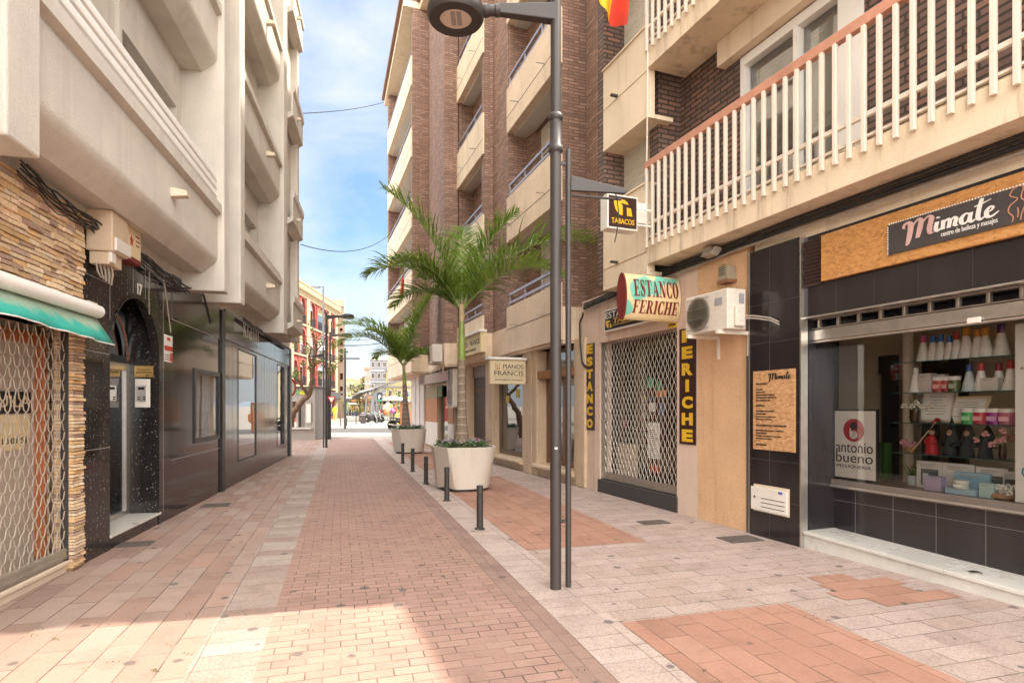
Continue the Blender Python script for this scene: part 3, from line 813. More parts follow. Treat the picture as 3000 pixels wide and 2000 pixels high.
# ---- polished brown panel with a display window
k0, k1 = LP.a(478, 0) + .003, LP.a(645, 0)
(wx0, wz0), (wx1, wz1) = LP.at(572, 1322), LP.at(640, 1062)
wz0, wz1 = 1.03, 2.09
zl = LP.at(504, 937)[1]
zlim = LP.at(560, 958)[1]
q = MB(LP); q.wall(k0, k1, 0, zlim, -.04, -.004, [(wx0, wx1, wz0, wz1)]); gp = q.build('polished_panel', m_gloss, L)
q = MB(LP); q.box(LP.a(504), k1, zlim + .004, 3.4, -.03, .006); q.box(k0, LP.a(504) - .003, zlim, 3.4, -.04, -.004); q.build('upper_panel', m_klaim, L)
q = MB(LP); q.box(LP.a(504), k1, zlim - .004, zlim + .004, -.004, .004); q.box(LP.a(504), k1, .80, .804, -.004, -.0025); q.build('joint', m_joint, gp)
q = MB(LP); q.wall(wx0 - .06, wx1 + .06, wz0 - .06, wz1 + .06, -.03, .015, [(wx0 + .01, wx1 - .01, wz0 + .01, wz1 - .01)]); sw = q.build('display_window', m_black, L, bevel=.006)
q = MB(LP); q.box(wx0 + .01, wx1 - .01, wz0 + .01, wz1 - .01, -.02, -.014); q.build('pane', m_glass, sw)
q = MB(LP); q.box(wx0, wx1, wz0, wz1, -.15, -.12); q.box(wx0, wx1, wz0 - .01, wz0 + .01, -.12, -.02); q.box(wx0, wx0 + .01, wz0, wz1, -.12, -.02); q.box(wx1 - .01, wx1, wz0, wz1, -.12, -.02); q.box(wx0, wx1, wz1 - .01, wz1, -.12, -.02); q.build('window_box', m_paper, sw)
q = MB(LP)
for k in range(4):
    for s_ in range(6):
        u = wx0 + .5 + .22 * k; q.tube([(u + .06 * (-1) ** s_, wz0 + .1 + .15 * s_, -.117), (u - .06 * (-1) ** s_, wz0 + .25 + .15 * s_, -.117)], .004, 4)
q.build('line_pattern', m_klaim, sw)
cat = MB(LP); cat.lathe([(.0, 0), (.11, .0), (.10, .08), (.07, .2), (.05, .27), (.055, .33), (.03, .37), (0, .38)], 12, wx1 - .45, wz0 + .012, -.07, sa=.85, sc=.38); cat.lathe([(0, 0), (.05, .02), (.06, .05), (.04, .09), (0, .1)], 10, wx1 - .45, wz0 + .36, -.07, sc=.7)
cat.prism([(wx1 - .5, wz0 + .43), (wx1 - .47, wz0 + .43), (wx1 - .49, wz0 + .49)], -.08, -.06); cat.prism([(wx1 - .43, wz0 + .43), (wx1 - .40, wz0 + .43), (wx1 - .41, wz0 + .49)], -.08, -.06)
cat.tube([(wx1 - .5, wz0 + .05, -.07), (wx1 - .66, wz0 + .06, -.07), (wx1 - .75, wz0 + .14, -.07)], .02, 6)
co = cat.build('cat_figurine', m_black, None, smooth=50); tag(co, 'black seated cat figurine inside the framed display window', 'figurine')
q = MB(LP); q.box(LP.a(646), LP.a(655), 0, 3.3, -.06, .035); q.build('black_post', m_black, L, bevel=.004)

# ---- fashion shop with charcoal panels
c0, c1 = LP.a(655.5, 0), LP.a(846, 0)
zf = (LP.at(656, 1005)[1] + LP.at(846, 1066)[1]) / 2
h1 = (LP.a(697), LP.a(752), .42, zf - .06); h2 = (LP.a(812), LP.a(834), .42, zf - .06)
q = MB(LP); q.wall(c0, c1, 0, zf, -.06, 0, [h1, h2]); kp = q.build('panel_front', m_klaim, L)
q = MB(LP)
for k in range(1, 24):
    a = c0 + (c1 - c0) * k / 24
    if any(h[0] - .02 < a < h[1] + .02 for h in (h1, h2)): q.box(a - .002, a + .002, 0, .42, -.001, .0012); continue
    q.box(a - .002, a + .002, 0, zf, -.001, .0012)
q.box(c0, h1[0], 1.6, 1.603, -.001, .0012); q.box(h1[1], h2[0], 1.6, 1.603, -.001, .0012)
q.build('joint', m_black, kp)
q = MB(LP); q.box(c0, c1 + .02, zf + .006, 3.35, -.06, .03); kf = q.build('fascia', m_klaim, L)
q = MB(LP); q.box(c0, c1, zf - .01, zf + .006, -.02, .012)
for p in (758, 800, 826): q.box(LP.a(p), LP.a(p) + .006, zf, 3.3, .029, .0315)
q.build('joint', m_black, kf)
text(LP, 'klaim', (714, 986), (757, 942), .031, m_paper, L, 'lettering', .003, bold=-.012, space=1.2)
for h in (h1, h2):
    q = MB(LP); q.wall(h[0], h[1], h[2], h[3], -.05, .008, [(h[0] + .03, h[1] - .10, h[2] + .03, h[3] - .03)]); wo = q.build('shop_window', m_black, L)
    q = MB(LP); q.box(h[0] + .03, h[1] - .10, h[2] + .03, h[3] - .03, -.015, -.01); q.build('pane', m_mirror, wo)
    q = MB(LP); q.box(h[0], h[1], h[2], h[3], -.8, -.75); q.build('backdrop_board', plain('tan_window_board', (.36, .29, .22), .7, .1), wo)
q = MB(LP); q.box(LP.a(846), LP.a(850), 0, 3.35, -.5, .045); q.build('corner_post', m_black, L)

# ---- cable bundles along the soffit
def cables(pl, name, path, n, spread, r, mat, label, sag=.02, group=None):
    mb = MB(pl)
    for k in range(n):
        o1, o2 = rnd.gauss(0, spread), rnd.gauss(0, spread); pts = []
        for i in range(len(path) - 1):
            p, q_ = Vector(path[i]), Vector(path[i + 1])
            for s_ in range(8):
                f = s_ / 8; v = p.lerp(q_, f); pts.append((v.x, v.y + o1 - sag * 4 * f * (1 - f) * rnd.uniform(.2, 1.3), v.z + abs(o2) * .8))
        v = path[-1]; pts.append((v[0], v[1] + o1, v[2] + abs(o2) * .8))
        mb.tube(pts, r * rnd.uniform(.6, 1.3), 5)
    o = mb.build(name, mat, None, smooth=60)
    return tag(o, label, 'cables', group)


cables(LP, 'cable_bundle', [(LP.a(20, .03), 3.40, .09), (LP.a(245, .03), 3.33, .07), (LP.a(400, .03), 3.30, .06), (LP.a(548, .03), 3.26, .06)], 8, .04, .0085, m_blackcable, 'black cable bundle running under the pale balcony soffit', .07)
cables(LP, 'cable_drop', [(LP.a(536, .03), 3.2, .3), (LP.a(548, .03), 3.0, .3), (LP.a(562, .03), 2.85, .28), (LP.a(576, .03), 2.92, .25)], 3, .012, .012, m_blackcable, 'black cable hanging beside the underside of a pier', .0)
cables(LP, 'loose_wire', [(LP.a(438, .03), 3.25, .03), (LP.a(436, .03), 2.95, .03), (LP.a(440, .03), 2.7, .02)], 1, .0, .006, m_greycable, 'thin grey wire dangling over the granite arch', .0)
cables(LP, 'loose_wire', [(LP.a(470, .03), 3.25, .05), (LP.a(486, .03), 2.95, .03), (LP.a(500, .03), 2.55, .02)], 2, .012, .006, m_greycable, 'thin grey wires dangling above the alarm notice', .0)
cables(LP, 'cable_bundle', [(LP.a(700, .03), 3.32, .1), (LP.a(760, .03), 3.30, .09), (LP.a(840, .03), 3.28, .08)], 7, .02, .012, m_blackcable, 'black cables above the charcoal fashion shop fascia', .03)
# ---------------------------------------------------------------- lettering helpers
def smooth_path(pts, k=6):
    P = [Vector((*p, 0)) for p in pts]; out = []
    for i in range(len(P) - 1):
        p0, p1, p2, p3 = P[max(i - 1, 0)], P[i], P[i + 1], P[min(i + 2, len(P) - 1)]
        for j in range(k):
            t = j / k
            out.append(.5 * ((2 * p1) + (p2 - p0) * t + (2 * p0 - 5 * p1 + 4 * p2 - p3) * t * t + (3 * p1 - p0 - 3 * p2 + p3) * t ** 3))
    out.append(P[-1]); return [(p.x, p.y) for p in out]


def ribbon(mb, pts, ws, fn, c0, c1):
    P = smooth_path(pts); n = len(P)
    L = []; Rr = []
    for i, (x, y) in enumerate(P):
        x0, y0 = P[max(i - 1, 0)]; x1, y1 = P[min(i + 1, n - 1)]
        d = math.hypot(x1 - x0, y1 - y0) or 1; nx, ny = -(y1 - y0) / d, (x1 - x0) / d
        f = i / (n - 1) * (len(ws) - 1); k = min(int(f), len(ws) - 2); w = (ws[k] + (ws[k + 1] - ws[k]) * (f - k)) / 2
        L.append((x + nx * w, y + ny * w)); Rr.append((x - nx * w, y - ny * w))
    for i in range(n - 1):
        mb.prism([fn(*L[i]), fn(*L[i + 1]), fn(*Rr[i + 1]), fn(*Rr[i])], c0, c1)


SCRIPT_M = [([(.04, .60), (-.01, .70), (.05, .84), (.17, .84), (.22, .62), (.21, .2), (.17, -.18), (.12, -.26)], [.05, .08, .1, .15, .17, .16, .12, .04]),
            ([(.22, .42), (.33, .76), (.45, .90), (.52, .78), (.50, .4), (.46, -.02)], [.03, .06, .09, .15, .16, .12]),
            ([(.51, .45), (.62, .78), (.74, .90), (.82, .76), (.79, .35), (.82, .06), (.92, .06)], [.03, .06, .09, .15, .16, .12, .03])]
SCRIPT_R = [([(.99, .50), (.97, .2), (1.02, .06), (1.12, .16)], [.11, .12, .1, .03]),
            ([(1.16, .50), (1.17, .06)], [.11, .11]), ([(1.17, .3), (1.27, .49), (1.34, .4), (1.33, .06)], [.03, .07, .11, .11]), ([(1.34, .3), (1.44, .49), (1.51, .4), (1.49, .12), (1.58, .08)], [.03, .07, .11, .11, .03]),
            ([(1.86, .44), (1.75, .50), (1.65, .34), (1.68, .1), (1.78, .08), (1.87, .28)], [.05, .08, .12, .11, .07, .03]), ([(1.89, .50), (1.87, .18), (1.93, .06), (2.02, .14)], [.1, .12, .1, .03]),
            ([(2.13, .98), (2.08, .5), (2.08, .16), (2.15, .05), (2.24, .14)], [.1, .12, .12, .09, .03]), ([(1.96, .70), (2.12, .74), (2.36, .84)], [.04, .07, .02]),
            ([(2.28, .26), (2.40, .34), (2.43, .46), (2.35, .50), (2.28, .34), (2.31, .1), (2.43, .07), (2.58, .22)], [.03, .05, .07, .07, .11, .12, .08, .02])]


def script_word(pl, x0, x1, y0, hgt, c, mats, parent, slope=0.0):
    """the flowing shop name: first capital in one colour, the rest in another"""
    sx = (x1 - x0) / 2.6
    fn = lambda x, y: (x0 + (x + .02 + y * .06) * sx, y0 + y * hgt + slope * x)
    dt = MB(pl); ribbon(dt, [(.99, .66), (1.02, .72)], [.1, .1], fn, c, c + .004); dt.build('letter_dot', mats[1], parent, recalc=False)
    for S, m in ((SCRIPT_M, mats[0]), (SCRIPT_R, mats[1])):
        mb = MB(pl)
        for i, (p, w) in enumerate(S): ribbon(mb, p, w, fn, c + i * .0003, c + .004 + i * .0003)
        mb.build('lettering', m, parent, recalc=False)


def serif_word(pl, s, p0, p1, c, mat, parent, shear=0.0, gap=.12, warp=None):
    """fat-stemmed poster serif letters"""
    W = {'E': .86, 'S': .74, 'T': .9, 'A': 1.0, 'N': 1.0, 'C': .86, 'O': .92, 'F': .84, 'R': 1.0, 'I': .46, 'H': 1.06, 'P': .86}
    tot = sum(W[k] for k in s) + gap * (len(s) - 1); (a0, b0), (a1, b1) = p0, p1
    sx, sy = (a1 - a0) / tot, b1 - b0; mb = MB(pl); x = 0
    fn = lambda u, v: (a0 + (x + u + shear * (v - .5)) * sx, b0 + v * sy)
    def poly(*q): mb.prism([fn(*p) for p in q], c, c + .004)
    def rect(u0, u1, v0, v1): poly((u0, v0), (u1, v0), (u1, v1), (u0, v1))
    def stem(u, w=.26, t=True, b=True):
        rect(u, u + w, 0, 1)
        if b: rect(u - .1, u, 0, .06); rect(u + w, u + w + .1, 0, .06)
        if t: rect(u - .1, u, .94, 1); rect(u + w, u + w + .1, .94, 1)
    def ring(cx, cy, ro, ri, rv, riv, t0, t1, off=0.0, n=22):
        for i in range(n):
            q = [t0 + (t1 - t0) * (i + k) / n for k in (0, 1)]
            poly(*[(cx + ro * math.cos(t), cy + rv * math.sin(t)) for t in q], *[(cx + off + ri * math.cos(t), cy + riv * math.sin(t)) for t in q[::-1]])
    for k in s:
        if k in 'EF':
            stem(.1, .26, True, k == 'F'); rect(.36, .82, .94, 1); rect(.76, .82, .70, .94); rect(.36, .6, .47, .53); rect(.56, .62, .36, .64)
            if k == 'E': rect(0, .1, 0, .06); rect(.36, .84, 0, .06); rect(.78, .84, .06, .3)
        elif k == 'T':
            rect(.32, .58, .06, .94); rect(.2, .7, 0, .06); rect(0, .9, .94, 1); rect(0, .06, .68, .94); rect(.84, .9, .68, .94)
        elif k == 'A':
            poly((.14, .06), (.21, .06), (.50, .92), (.46, 1)); poly((.60, .06), (.90, .06), (.56, 1), (.46, 1)); rect(.28, .66, .3, .36); rect(.02, .32, 0, .06); rect(.52, 1.0, 0, .06)
        elif k == 'N':
            rect(.12, .18, .06, .94); rect(.82, .88, 0, .94); poly((.06, 1), (.36, 1), (.88, 0), (.62, 0)); rect(0, .3, 0, .06); rect(.7, 1.0, .94, 1); rect(-.02, .1, .94, 1)
        elif k == 'O': ring(.46, .5, .46, .17, .52, .47, 0, 6.2832)
        elif k == 'C':
            ring(.46, .5, .46, .2, .52, .46, .75, 5.55, .02); rect(.74, .80, .62, 1.0); rect(.74, .80, 0, .3)
        elif k == 'S':
            ribbon(mb, [(.60, .74), (.50, .93), (.30, .97), (.15, .82), (.22, .62), (.50, .42), (.60, .22), (.46, .04), (.24, .05), (.12, .26)], [.05, .06, .08, .17, .25, .27, .18, .08, .06, .05], fn, c, c + .004)
            rect(.60, .66, .68, 1); rect(.06, .12, 0, .32)
        elif k in 'RP':
            stem(.1); ring(.40, .74, .42, .2, .26, .2, -1.57, 1.57, .0, 12)
            if k == 'R': poly((.44, .48), (.62, .52), (.98, .06), (.72, 0)); rect(.72, 1.02, 0, .06)
        elif k == 'I': stem(.1)
        elif k == 'H': stem(.1); stem(.70); rect(.36, .70, .47, .53)
        x += W[k] + gap
    return mb.build('lettering', mat, parent, recalc=False)


# ---------------------------------------------------------------- the brick and cream building with white balcony railings
A = RP.a
N = thing('balcony_building', 'brick and cream apartment building with white railings over a tobacconist and a salon', 'building', (5, 6, 0))
T1 = -6.2                                    # the tall part ends here, only two storeys beyond
aF = A(1767, .34); aW = A(1903, .05); aP = A(1929, .05)
winA = (A(2172, -.35), A(2532, -.35), 3.96, 6.18)
q = MB(RP)
q.wall(aP, T1, 3.66, 24, -.65, -.35, [winA] + [(winA[0], winA[1], 3.96 + 2.92 * k, 6.18 + 2.92 * k) for k in range(1, 6)])
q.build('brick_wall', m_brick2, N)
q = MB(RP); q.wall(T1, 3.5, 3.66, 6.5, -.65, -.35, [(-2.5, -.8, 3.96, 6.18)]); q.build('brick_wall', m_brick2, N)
q = MB(RP); q.box(aF - .6, T1, 3.62, 24.3, -9, -.66); q.box(T1, 3.5, 3.62, 6.45, -9, -.66); q.box(-7.6, 3.5, 3.4, 3.66, -9, -.02); q.build('rear_body', m_cream, N)
q = MB(RP); q.box(aW - .001, aP, 3.66, 24, -.5, .05); q.build('brick_pier', m_brick2, N)
q = MB(RP); q.box(aF - .2, aF, 3.58, 24, -.5, .325); q.build('brick_pier', m_brick2, N)
q = MB(RP); q.box(aF, aW, 3.58, 24, -.6, -.12); q.build('window_back_wall', m_cream, N)
q = MB(RP); q.box(winA[0] - .3, T1, 6.2, 6.535, -.349, -.20); q.build('lintel_beam', m_cream, N, bevel=.005)
# window to the balcony
def big_window(a0, a1, z0, z1):
    f = MB(RP); f.wall(a0, a1, z0, z1, -.5, -.33, [(a0 + .07, (a0 + a1) / 2 - .02, z0 + .07, z1 - .12), ((a0 + a1) / 2 + .04, a1 - .3, z0 + .07, z1 - .12)])
    o = f.build('window', m_white, N, bevel=.006)
    g = MB(RP); g.box(a0 + .06, a1 - .29, z0 + .06, z1 - .1, -.44, -.435); g.build('pane', m_glass, o)
    g = MB(RP); g.box(a0 + .05, a1 - .05, z1 - .62, z1 - .08, -.475, -.455); g.build('roller_shutter', m_shutterw, o)
    g = MB(RP)
    n = 110
    for u0, u1 in ((a0 + .08, a1 - .33),):
        vs = []
        for i in range(n + 1):
            u = u0 + (u1 - u0) * i / n; vs += [(u, z0 + .1, -.50 + .02 * math.sin(i * .9)), (u, z1 - .1, -.50 + .02 * math.sin(i * .9))]
        g.add(vs, [(2 * i, 2 * i + 1, 2 * i + 3, 2 * i + 2) for i in range(n)])
    g.build('curtain', plain('sheer_curtain', (.86, .86, .84), .8, .05), o, smooth=80, recalc=False)
    g = MB(RP); g.box(a0 + .07, a1 - .3, z0 + .95, z0 + .98, -.50, -.46); g.build('glazing_bar', m_white, o)
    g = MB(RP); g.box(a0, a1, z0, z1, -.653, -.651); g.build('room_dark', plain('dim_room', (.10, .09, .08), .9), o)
for k in range(2): big_window(winA[0], winA[1], 3.96 + 2.92 * k, 6.18 + 2.92 * k)
big_window(-2.5, -.8, 3.96, 6.18)


def balcony(a0, a1, zb, near_end):
    q = MB(RP)
    q.along([(-.34, zb), (.34, zb), (.34, zb + .33), (.30, zb + .37), (-.34, zb + .36)], a0, a1)
    o = q.build('balcony', m_slab, N, bevel=.004)
    h = MB(RP); h.box(a0 - .03, a1, zb + 1.40, zb + 1.505, .30, .375); h.build('handrail', m_handrail, o, bevel=.006)
    r = MB(RP); r.box(a0, a1, zb + .555, zb + .60, .325, .365); r.box(a0, a1, zb + .375, zb + .40, .30, .345); r.build('bottom_rail', m_rust, o, bevel=.003)
    a = a0 + .02; i = 0
    first = None
    while a < a1 - .05:
        if first is None:
            b = MB(RP); b.box(a - .02, a + .02, zb + .235, zb + 1.40, .345, .385); first = b.build('baluster', m_rust, o, bevel=.004); a_first = a
        else:
            c = first.copy(); COL.objects.link(c); c.parent = o; c.location = RP.x * (a - a_first)
        a += .150; i += 1
    return o


aB = A(1896, .34)
B1 = balcony(aB, -1.0, 3.65, True)
B2 = balcony(aB, T1, 6.54, True)
q = MB(RP); q.box(T1 - .14, T1 + .02, 6.4, 24, -9, .42); q.build('light_gap_wall', m_cream, N)  # unseen wall added to stop sun slipping past the upper balcony end
q = MB(RP); q.box(T1 + .021, 3.4, 12.2, 24, .16, .34); q.build('sun_block_slab', m_cream, N)  # unseen slab, added to keep direct sun off the pier opposite
q = MB(RP); q.box(T1 + .021, 3.5, 6.47, 6.68, -9, .34); q.build('roof_slab', m_cream, N)
for zb, zt in ((3.555, 4.85), (5.89, 7.17), (8.8, 10.1), (11.7, 13.0)):
    q = MB(RP); q.box(aF, aB - .004, zb, zt, .20, .34); o = q.build('parapet', m_cream, N, bevel=.006)
    j = MB(RP); zj = zb + (.28 if zb < 4 else .62); j.box(aF, aB - .004, zj - .006, zj + .006, .335, .343); j.build('joint', plain('rusty_joint', (.36, .20, .09), .8), o)
    j = MB(RP); j.box(aF - .01, aB, zt - .001, zt + .03, .17, .36); j.build('coping', m_cream, o, bevel=.004)
    j = MB(RP); u = aF + .42; j.box(u, u + .05, zj + .02, zj + .05, .34, .46); j.build('drain_spout', m_dark, o)
    s = MB(RP); s.box(aF, aB, zb - .06, zb, -.12, .34); s.build('soffit', m_cream, o)
for z0, z1 in ((4.85, 5.83), (7.17, 8.74), (10.1, 11.6)):
    q = MB(RP); q.box(aF, aW, z0 - .3, z1, -.119, -.07); q.build('roller_shutter', m_shutter, N)

# ---- tobacconist front
gx0, gx1 = A(1757), A(1983); zg = (RP.at(1757, 1000)[1] + RP.at(1983, 964)[1]) / 2
es0, es1, och = A(1706), A(2045), A(2190)
q = MB(RP); q.wall(es0, es1, 0, 3.56, -.25, 0, [(gx0, gx1, -.1, zg)]); ef = q.build('tobacconist_front', m_pink, N)
q = MB(RP); q.box(es1, och, 0, 3.56, -.25, .004); q.build('ochre_wall_panel', m_ochre, N)
q = MB(RP); q.box(gx0 - .05, gx1 + .02, 0, .235, -.5, .02); q.build('door_plinth', plain('dark_slate_plinth', (.045, .042, .042), .5, .2, 5), ef, bevel=.008)
q = MB(RP); q.box(gx0, gx1, .245, .285, -.11, -.05); q.box(gx0, gx1, .285, .37, -.10, -.07); q.build('grille_bottom_bar', m_alud, ef, bevel=.004)
q = MB(RP)
pitch, amp = .110, .047; z = .42; row = 0
while z < zg + .02:
    pts = []; n = int((gx1 - gx0) / pitch * 10)
    for i in range(n + 1):
        a = gx0 + (gx1 - gx0) * i / n; ph = 2 * math.pi * a / pitch + (math.pi if row % 2 else 0); sn = math.sin(ph)
        pts.append((a, z + amp * math.copysign(abs(sn) ** .6, sn), -.085 + .004 * math.cos(ph)))
    q.tube(pts, .0046, 4); z += 2 * amp + .002; row += 1
q.build('roller_grille', plain('pale_steel_grille', (.78, .72, .62), .4, .15, 10, metal=.4), ef, smooth=60)
q = MB(RP); q.box(gx0 - .02, gx0 + .02, .24, zg, -.13, -.03); q.box(gx1 - .02, gx1 + .012, .24, zg, -.13, -.03); q.build('guide_rail', m_alud, ef)
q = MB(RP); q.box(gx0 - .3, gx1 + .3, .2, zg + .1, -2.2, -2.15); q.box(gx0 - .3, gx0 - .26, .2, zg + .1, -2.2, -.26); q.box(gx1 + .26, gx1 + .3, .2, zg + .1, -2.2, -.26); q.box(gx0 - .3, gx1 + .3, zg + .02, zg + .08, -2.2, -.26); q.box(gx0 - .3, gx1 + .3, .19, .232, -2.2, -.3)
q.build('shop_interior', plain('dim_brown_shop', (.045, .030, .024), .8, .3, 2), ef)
gm = A(1865, -.45)
q = MB(RP); q.box(gx0 - .1, gm, .23, .86, -.50, -.42); q.build('stall_riser', plain('beige_riser', (.50, .40, .30), .6, .1), ef)
q = MB(RP); q.wall(gx0 - .1, gx1 + .1, .232, zg, -.52, -.47, [(gx0, gm - .03, .87, zg - .05), (gm + .04, gx1 - .04, .3, zg - .05)]); q.build('door_frame', m_bronze, ef)
q = MB(RP); q.box(gx0 - .05, gx1, .3, zg, -.492, -.488); q.build('pane', m_glasslow, ef)
for nm_, px, py, w_, h_, m_, lab in (('sticker', 1905, 1120, .2, .2, m_teal, 'round teal sticker'), ('sticker', 1930, 1130, .16, .16, plain('green_sticker', (.1, .3, .12), .5), 'green sticker'), ('sticker', 1936, 1152, .28, .11, plain('orange_sticker', (.6, .2, .04), .5), 'orange sticker'), ('sticker', 1910, 1192, .17, .15, m_paper, 'white card'), ('sticker', 1938, 1196, .12, .2, plain('blue_sticker', (.1, .13, .3), .5), 'blue card'), ('poster', 1915, 1290, .34, .6, m_paper, 'white paper notice'), ('sticker', 1918, 1372, .3, .12, plain('red_orange_label', (.5, .1, .03), .5), 'red label')):
    u, v = RP.at(px, py, -.48); q = MB(RP)
    if 'round' in lab: q.lathe([(0, -.484), (.1, -.484), (.1, -.480), (0, -.480)], 18, u, v, 0, 'c')
    else: q.box(u - w_ / 2, u + w_ / 2, v - h_ / 2, v + h_ / 2, -.486, -.480)
    tag(q.build(nm_, m_, ef), lab)
q = MB(RP)
for i in range(14):
    u, v = RP.at(1915, 1260 + 6 * i, -.479); q.box(u - .13 + rnd.uniform(0, .03), u + rnd.uniform(0, .13), v, v + .007, -.4795, -.478)
q.build('notice_print', m_ink, ef)
vm = thing('vending_machine', 'dark red cigarette machine inside the tobacconist door behind the grille', 'vending machine', RP.w(A(1900, -1), .2, -1))
u = A(1915, -1.0); q = MB(RP); q.box(u - .35, u + .22, .235, 1.9, -1.3, -.9); q.build('cabinet', plain('dark_red_cabinet', (.22, .02, .02), .35), vm, bevel=.02)
q = MB(RP)
for r_ in range(5):
    for k in range(4): q.cur = rnd.choice(((.6, .6, .55), (.5, .1, .08), (.6, .45, .1), (.1, .2, .4))); q.box(u - .30 + .12 * k, u - .21 + .12 * k, 1.0 + .16 * r_, 1.12 + .16 * r_, -.899, -.89)
q.build('pack_display', m_col, vm)
for i, (px, py, kind, cl, lab) in enumerate(((1790, 1262, 'f', (.75, .7, .65), 'white flower figurine in the tobacconist window'), (1805, 1232, 'b', (.5, .36, .28), 'tan gift box in the tobacconist window'), (1830, 1240, 'f', (.6, .08, .25), 'magenta toy in the tobacconist window'), (1800, 1290, 'b', (.5, .06, .05), 'red tin low in the tobacconist window'), (1822, 1294, 'f', (.7, .62, .5), 'cream vase low in the tobacconist window'), (1778, 1290, 'b', (.12, .3, .12), 'green packet low in the tobacconist window'))):
    u, v = RP.at(px, py, -.66); v = max(v, .87); q = MB(RP)
    if kind == 'b': q.box(u - .06, u + .06, v - .06, v + .06, -.72, -.62); q.box(u - .062, u + .062, v + .03, v + .045, -.722, -.618)
    else: q.lathe([(0, -.07), (.05, -.07), (.03, -.03), (.055, .01), (.06, .05), (.03, .09), (0, .1)], 12, u, v, -.66)
    q.cur = None
    tag(q.build('gift_box' if kind == 'b' else 'ornament', plain('shelf_item_%d' % i, cl, .5), None, smooth=40), lab, 'shop goods', 'goods in the tobacconist window')
q = MB(RP); q.box(gx0, gm - .04, .85, .868, -.9, -.53); q.box(gx0, gm - .04, 1.12, 1.135, -.85, -.6); q.build('display_ledge', m_cstone, ef)

# drum sign
pD = RP.w(A(1983, 0), 0, 0); DP = Plane(pD.x, pD.y, .9317, .3634)         # faces the eye, x runs to the wall
dl = DP.a(1829, .05); dr = -.02; zc = DP.at(1915, 873, .05)[1]; hh, hd = .325, .12
ds = thing('drum_sign', 'rounded cream and teal sign with maroon serif lettering projecting from the wall', 'sign', DP.w(dr, zc, 0))
prof = [(hd * math.cos(t), zc + hh * math.sin(t)) for t in [2 * math.pi * k / 72 for k in range(72)]]
t = NT('drum_sign_paint'); g = t.map('Object'); sx = t.n('ShaderNodeSeparateXYZ'); t.l(g, sx.inputs[0])
n1 = t.noise(g, 2.2, 1, .4); n2 = t.noise(g, 5, 5)
m_drum = t.fin(t.mix(t.ramp(n1, [(.425, (1, 1, 1)), (.44, (0, 0, 0))]), t.ramp(n2, [(.3, (.68, .50, .26)), (.7, (.78, .62, .36))]), (.17, .50, .38)), .45)
q = MB(DP); q.along(prof, dl, dr); q.build('body', m_drum, ds, smooth=40)
q = MB(DP); q.lathe([(0, 0), (1, 0), (1, -.018), (0, -.03)], 40, dl, zc, 0, 'a'); q.v = [(a, zc + (b - zc) * hh * 1.02, c * hd * 1.02) for a, b, c in q.v]; q.build('end_cap', m_maroon, ds, smooth=40)
def drum_text(s, f0, f1, z0, z1, sh):
    w_ = dr - dl
    o = serif_word(DP, s, (dl + w_ * f0, z0), (dl + w_ * f1, z1), 0, m_maroon, ds, sh)
    me = o.data; r0 = ROOT[ds.name]
    bm = bmesh.new(); bm.from_mesh(me)
    for k in range(1, 16):
        bmesh.ops.bisect_plane(bm, geom=bm.verts[:] + bm.edges[:] + bm.faces[:], plane_co=(0, 0, z0 + (z1 - z0) * k / 16 - r0.z), plane_no=(0, 0, 1))
    bm.to_mesh(me); bm.free()
    for v in me.vertices:                                  # wrap the flat letters on the drum
        p = v.co + r0 - DP.o; a, b, c = p.dot(DP.x), p.z, p.dot(DP.n)
        s_ = max(-1, min(1, (b - zc) / hh)); v.co = DP.w(a, b, hd * math.sqrt(1 - s_ * s_) * 1.0 + .006 + c) - r0
drum_text('ESTANCO', .13, .95, zc + .0, zc + .235, 0)
drum_text('FERICHE', .12, .95, zc - .235, zc - .055, .18)
q = MB(DP); q.tube([(dr + .02, zc + .2, 0), (dr - .1, zc + .34, 0)], .012, 6); q.build('bracket', m_dark, ds)
# flat sign behind it
fs = thing('tobacco_sign', 'flat black and white tobacco sign with yellow lettering half hidden by the drum sign', 'sign', RP.w(A(1840), 2.8, .05))
(x0, y0), (x1, y1) = RP.at(1770, 974, .06), RP.at(1912, 867, .06)
q = MB(RP); q.box(x0, x1, y0, y1, .0, .06); q.build('frame', m_whiteplas, fs, bevel=.004)
q = MB(RP); q.box(x0 + .03, x1 - .03, y0 + .03, y1 - .03, .06, .063); q.build('face', m_ink, fs)
text(RP, 'ESTANCO', (x0 + .05, y0 + (y1 - y0) * .58), (x1 - .35, y1 - .05), .063, m_whiteplas, fs, pixel=False, bold=.01)
text(RP, 'TABACOS', (x0 + .32, y0 + (y1 - y0) * .30), (x1 - .06, y0 + (y1 - y0) * .54), .063, m_yellow, fs, pixel=False, bold=.02, shear=.2)
q = MB(RP); q.box(x0 + .3, x1 - .1, y0 + (y1 - y0) * .22, y0 + (y1 - y0) * .25, .063, .067); q.build('underline', m_yellow, fs)
def t_logo(pl, x0, x1, y0, y1, c, mat, parent):
    w_, h_ = x1 - x0, y1 - y0; q = MB(pl); f = lambda u, v: (x0 + u * w_, y0 + v * h_)
    arc = [(0 + .30 * (1 - math.cos(t)) * 1.0, 1 - .98 * math.sin(t)) for t in [math.pi / 2 * k / 8 for k in range(9)]]
    q.prism([f(*p) for p in [(0, 1), (.04, .6), (.12, .3), (.30, .05), (.48, 0), (.48, .62), (.40, .70), (.40, 1)]], c, c + .004)
    q.prism([f(*p) for p in [(.40, 1), (.40, .76), (.80, .70), (.80, .70), (.72, .86), (.58, .96)]], c, c + .004)
    q.prism([f(*p) for p in [(.70, .52), (.92, .50), (1.0, 0), (.72, 0)]], c, c + .004)
    q.build('emblem', mat, parent, recalc=False)
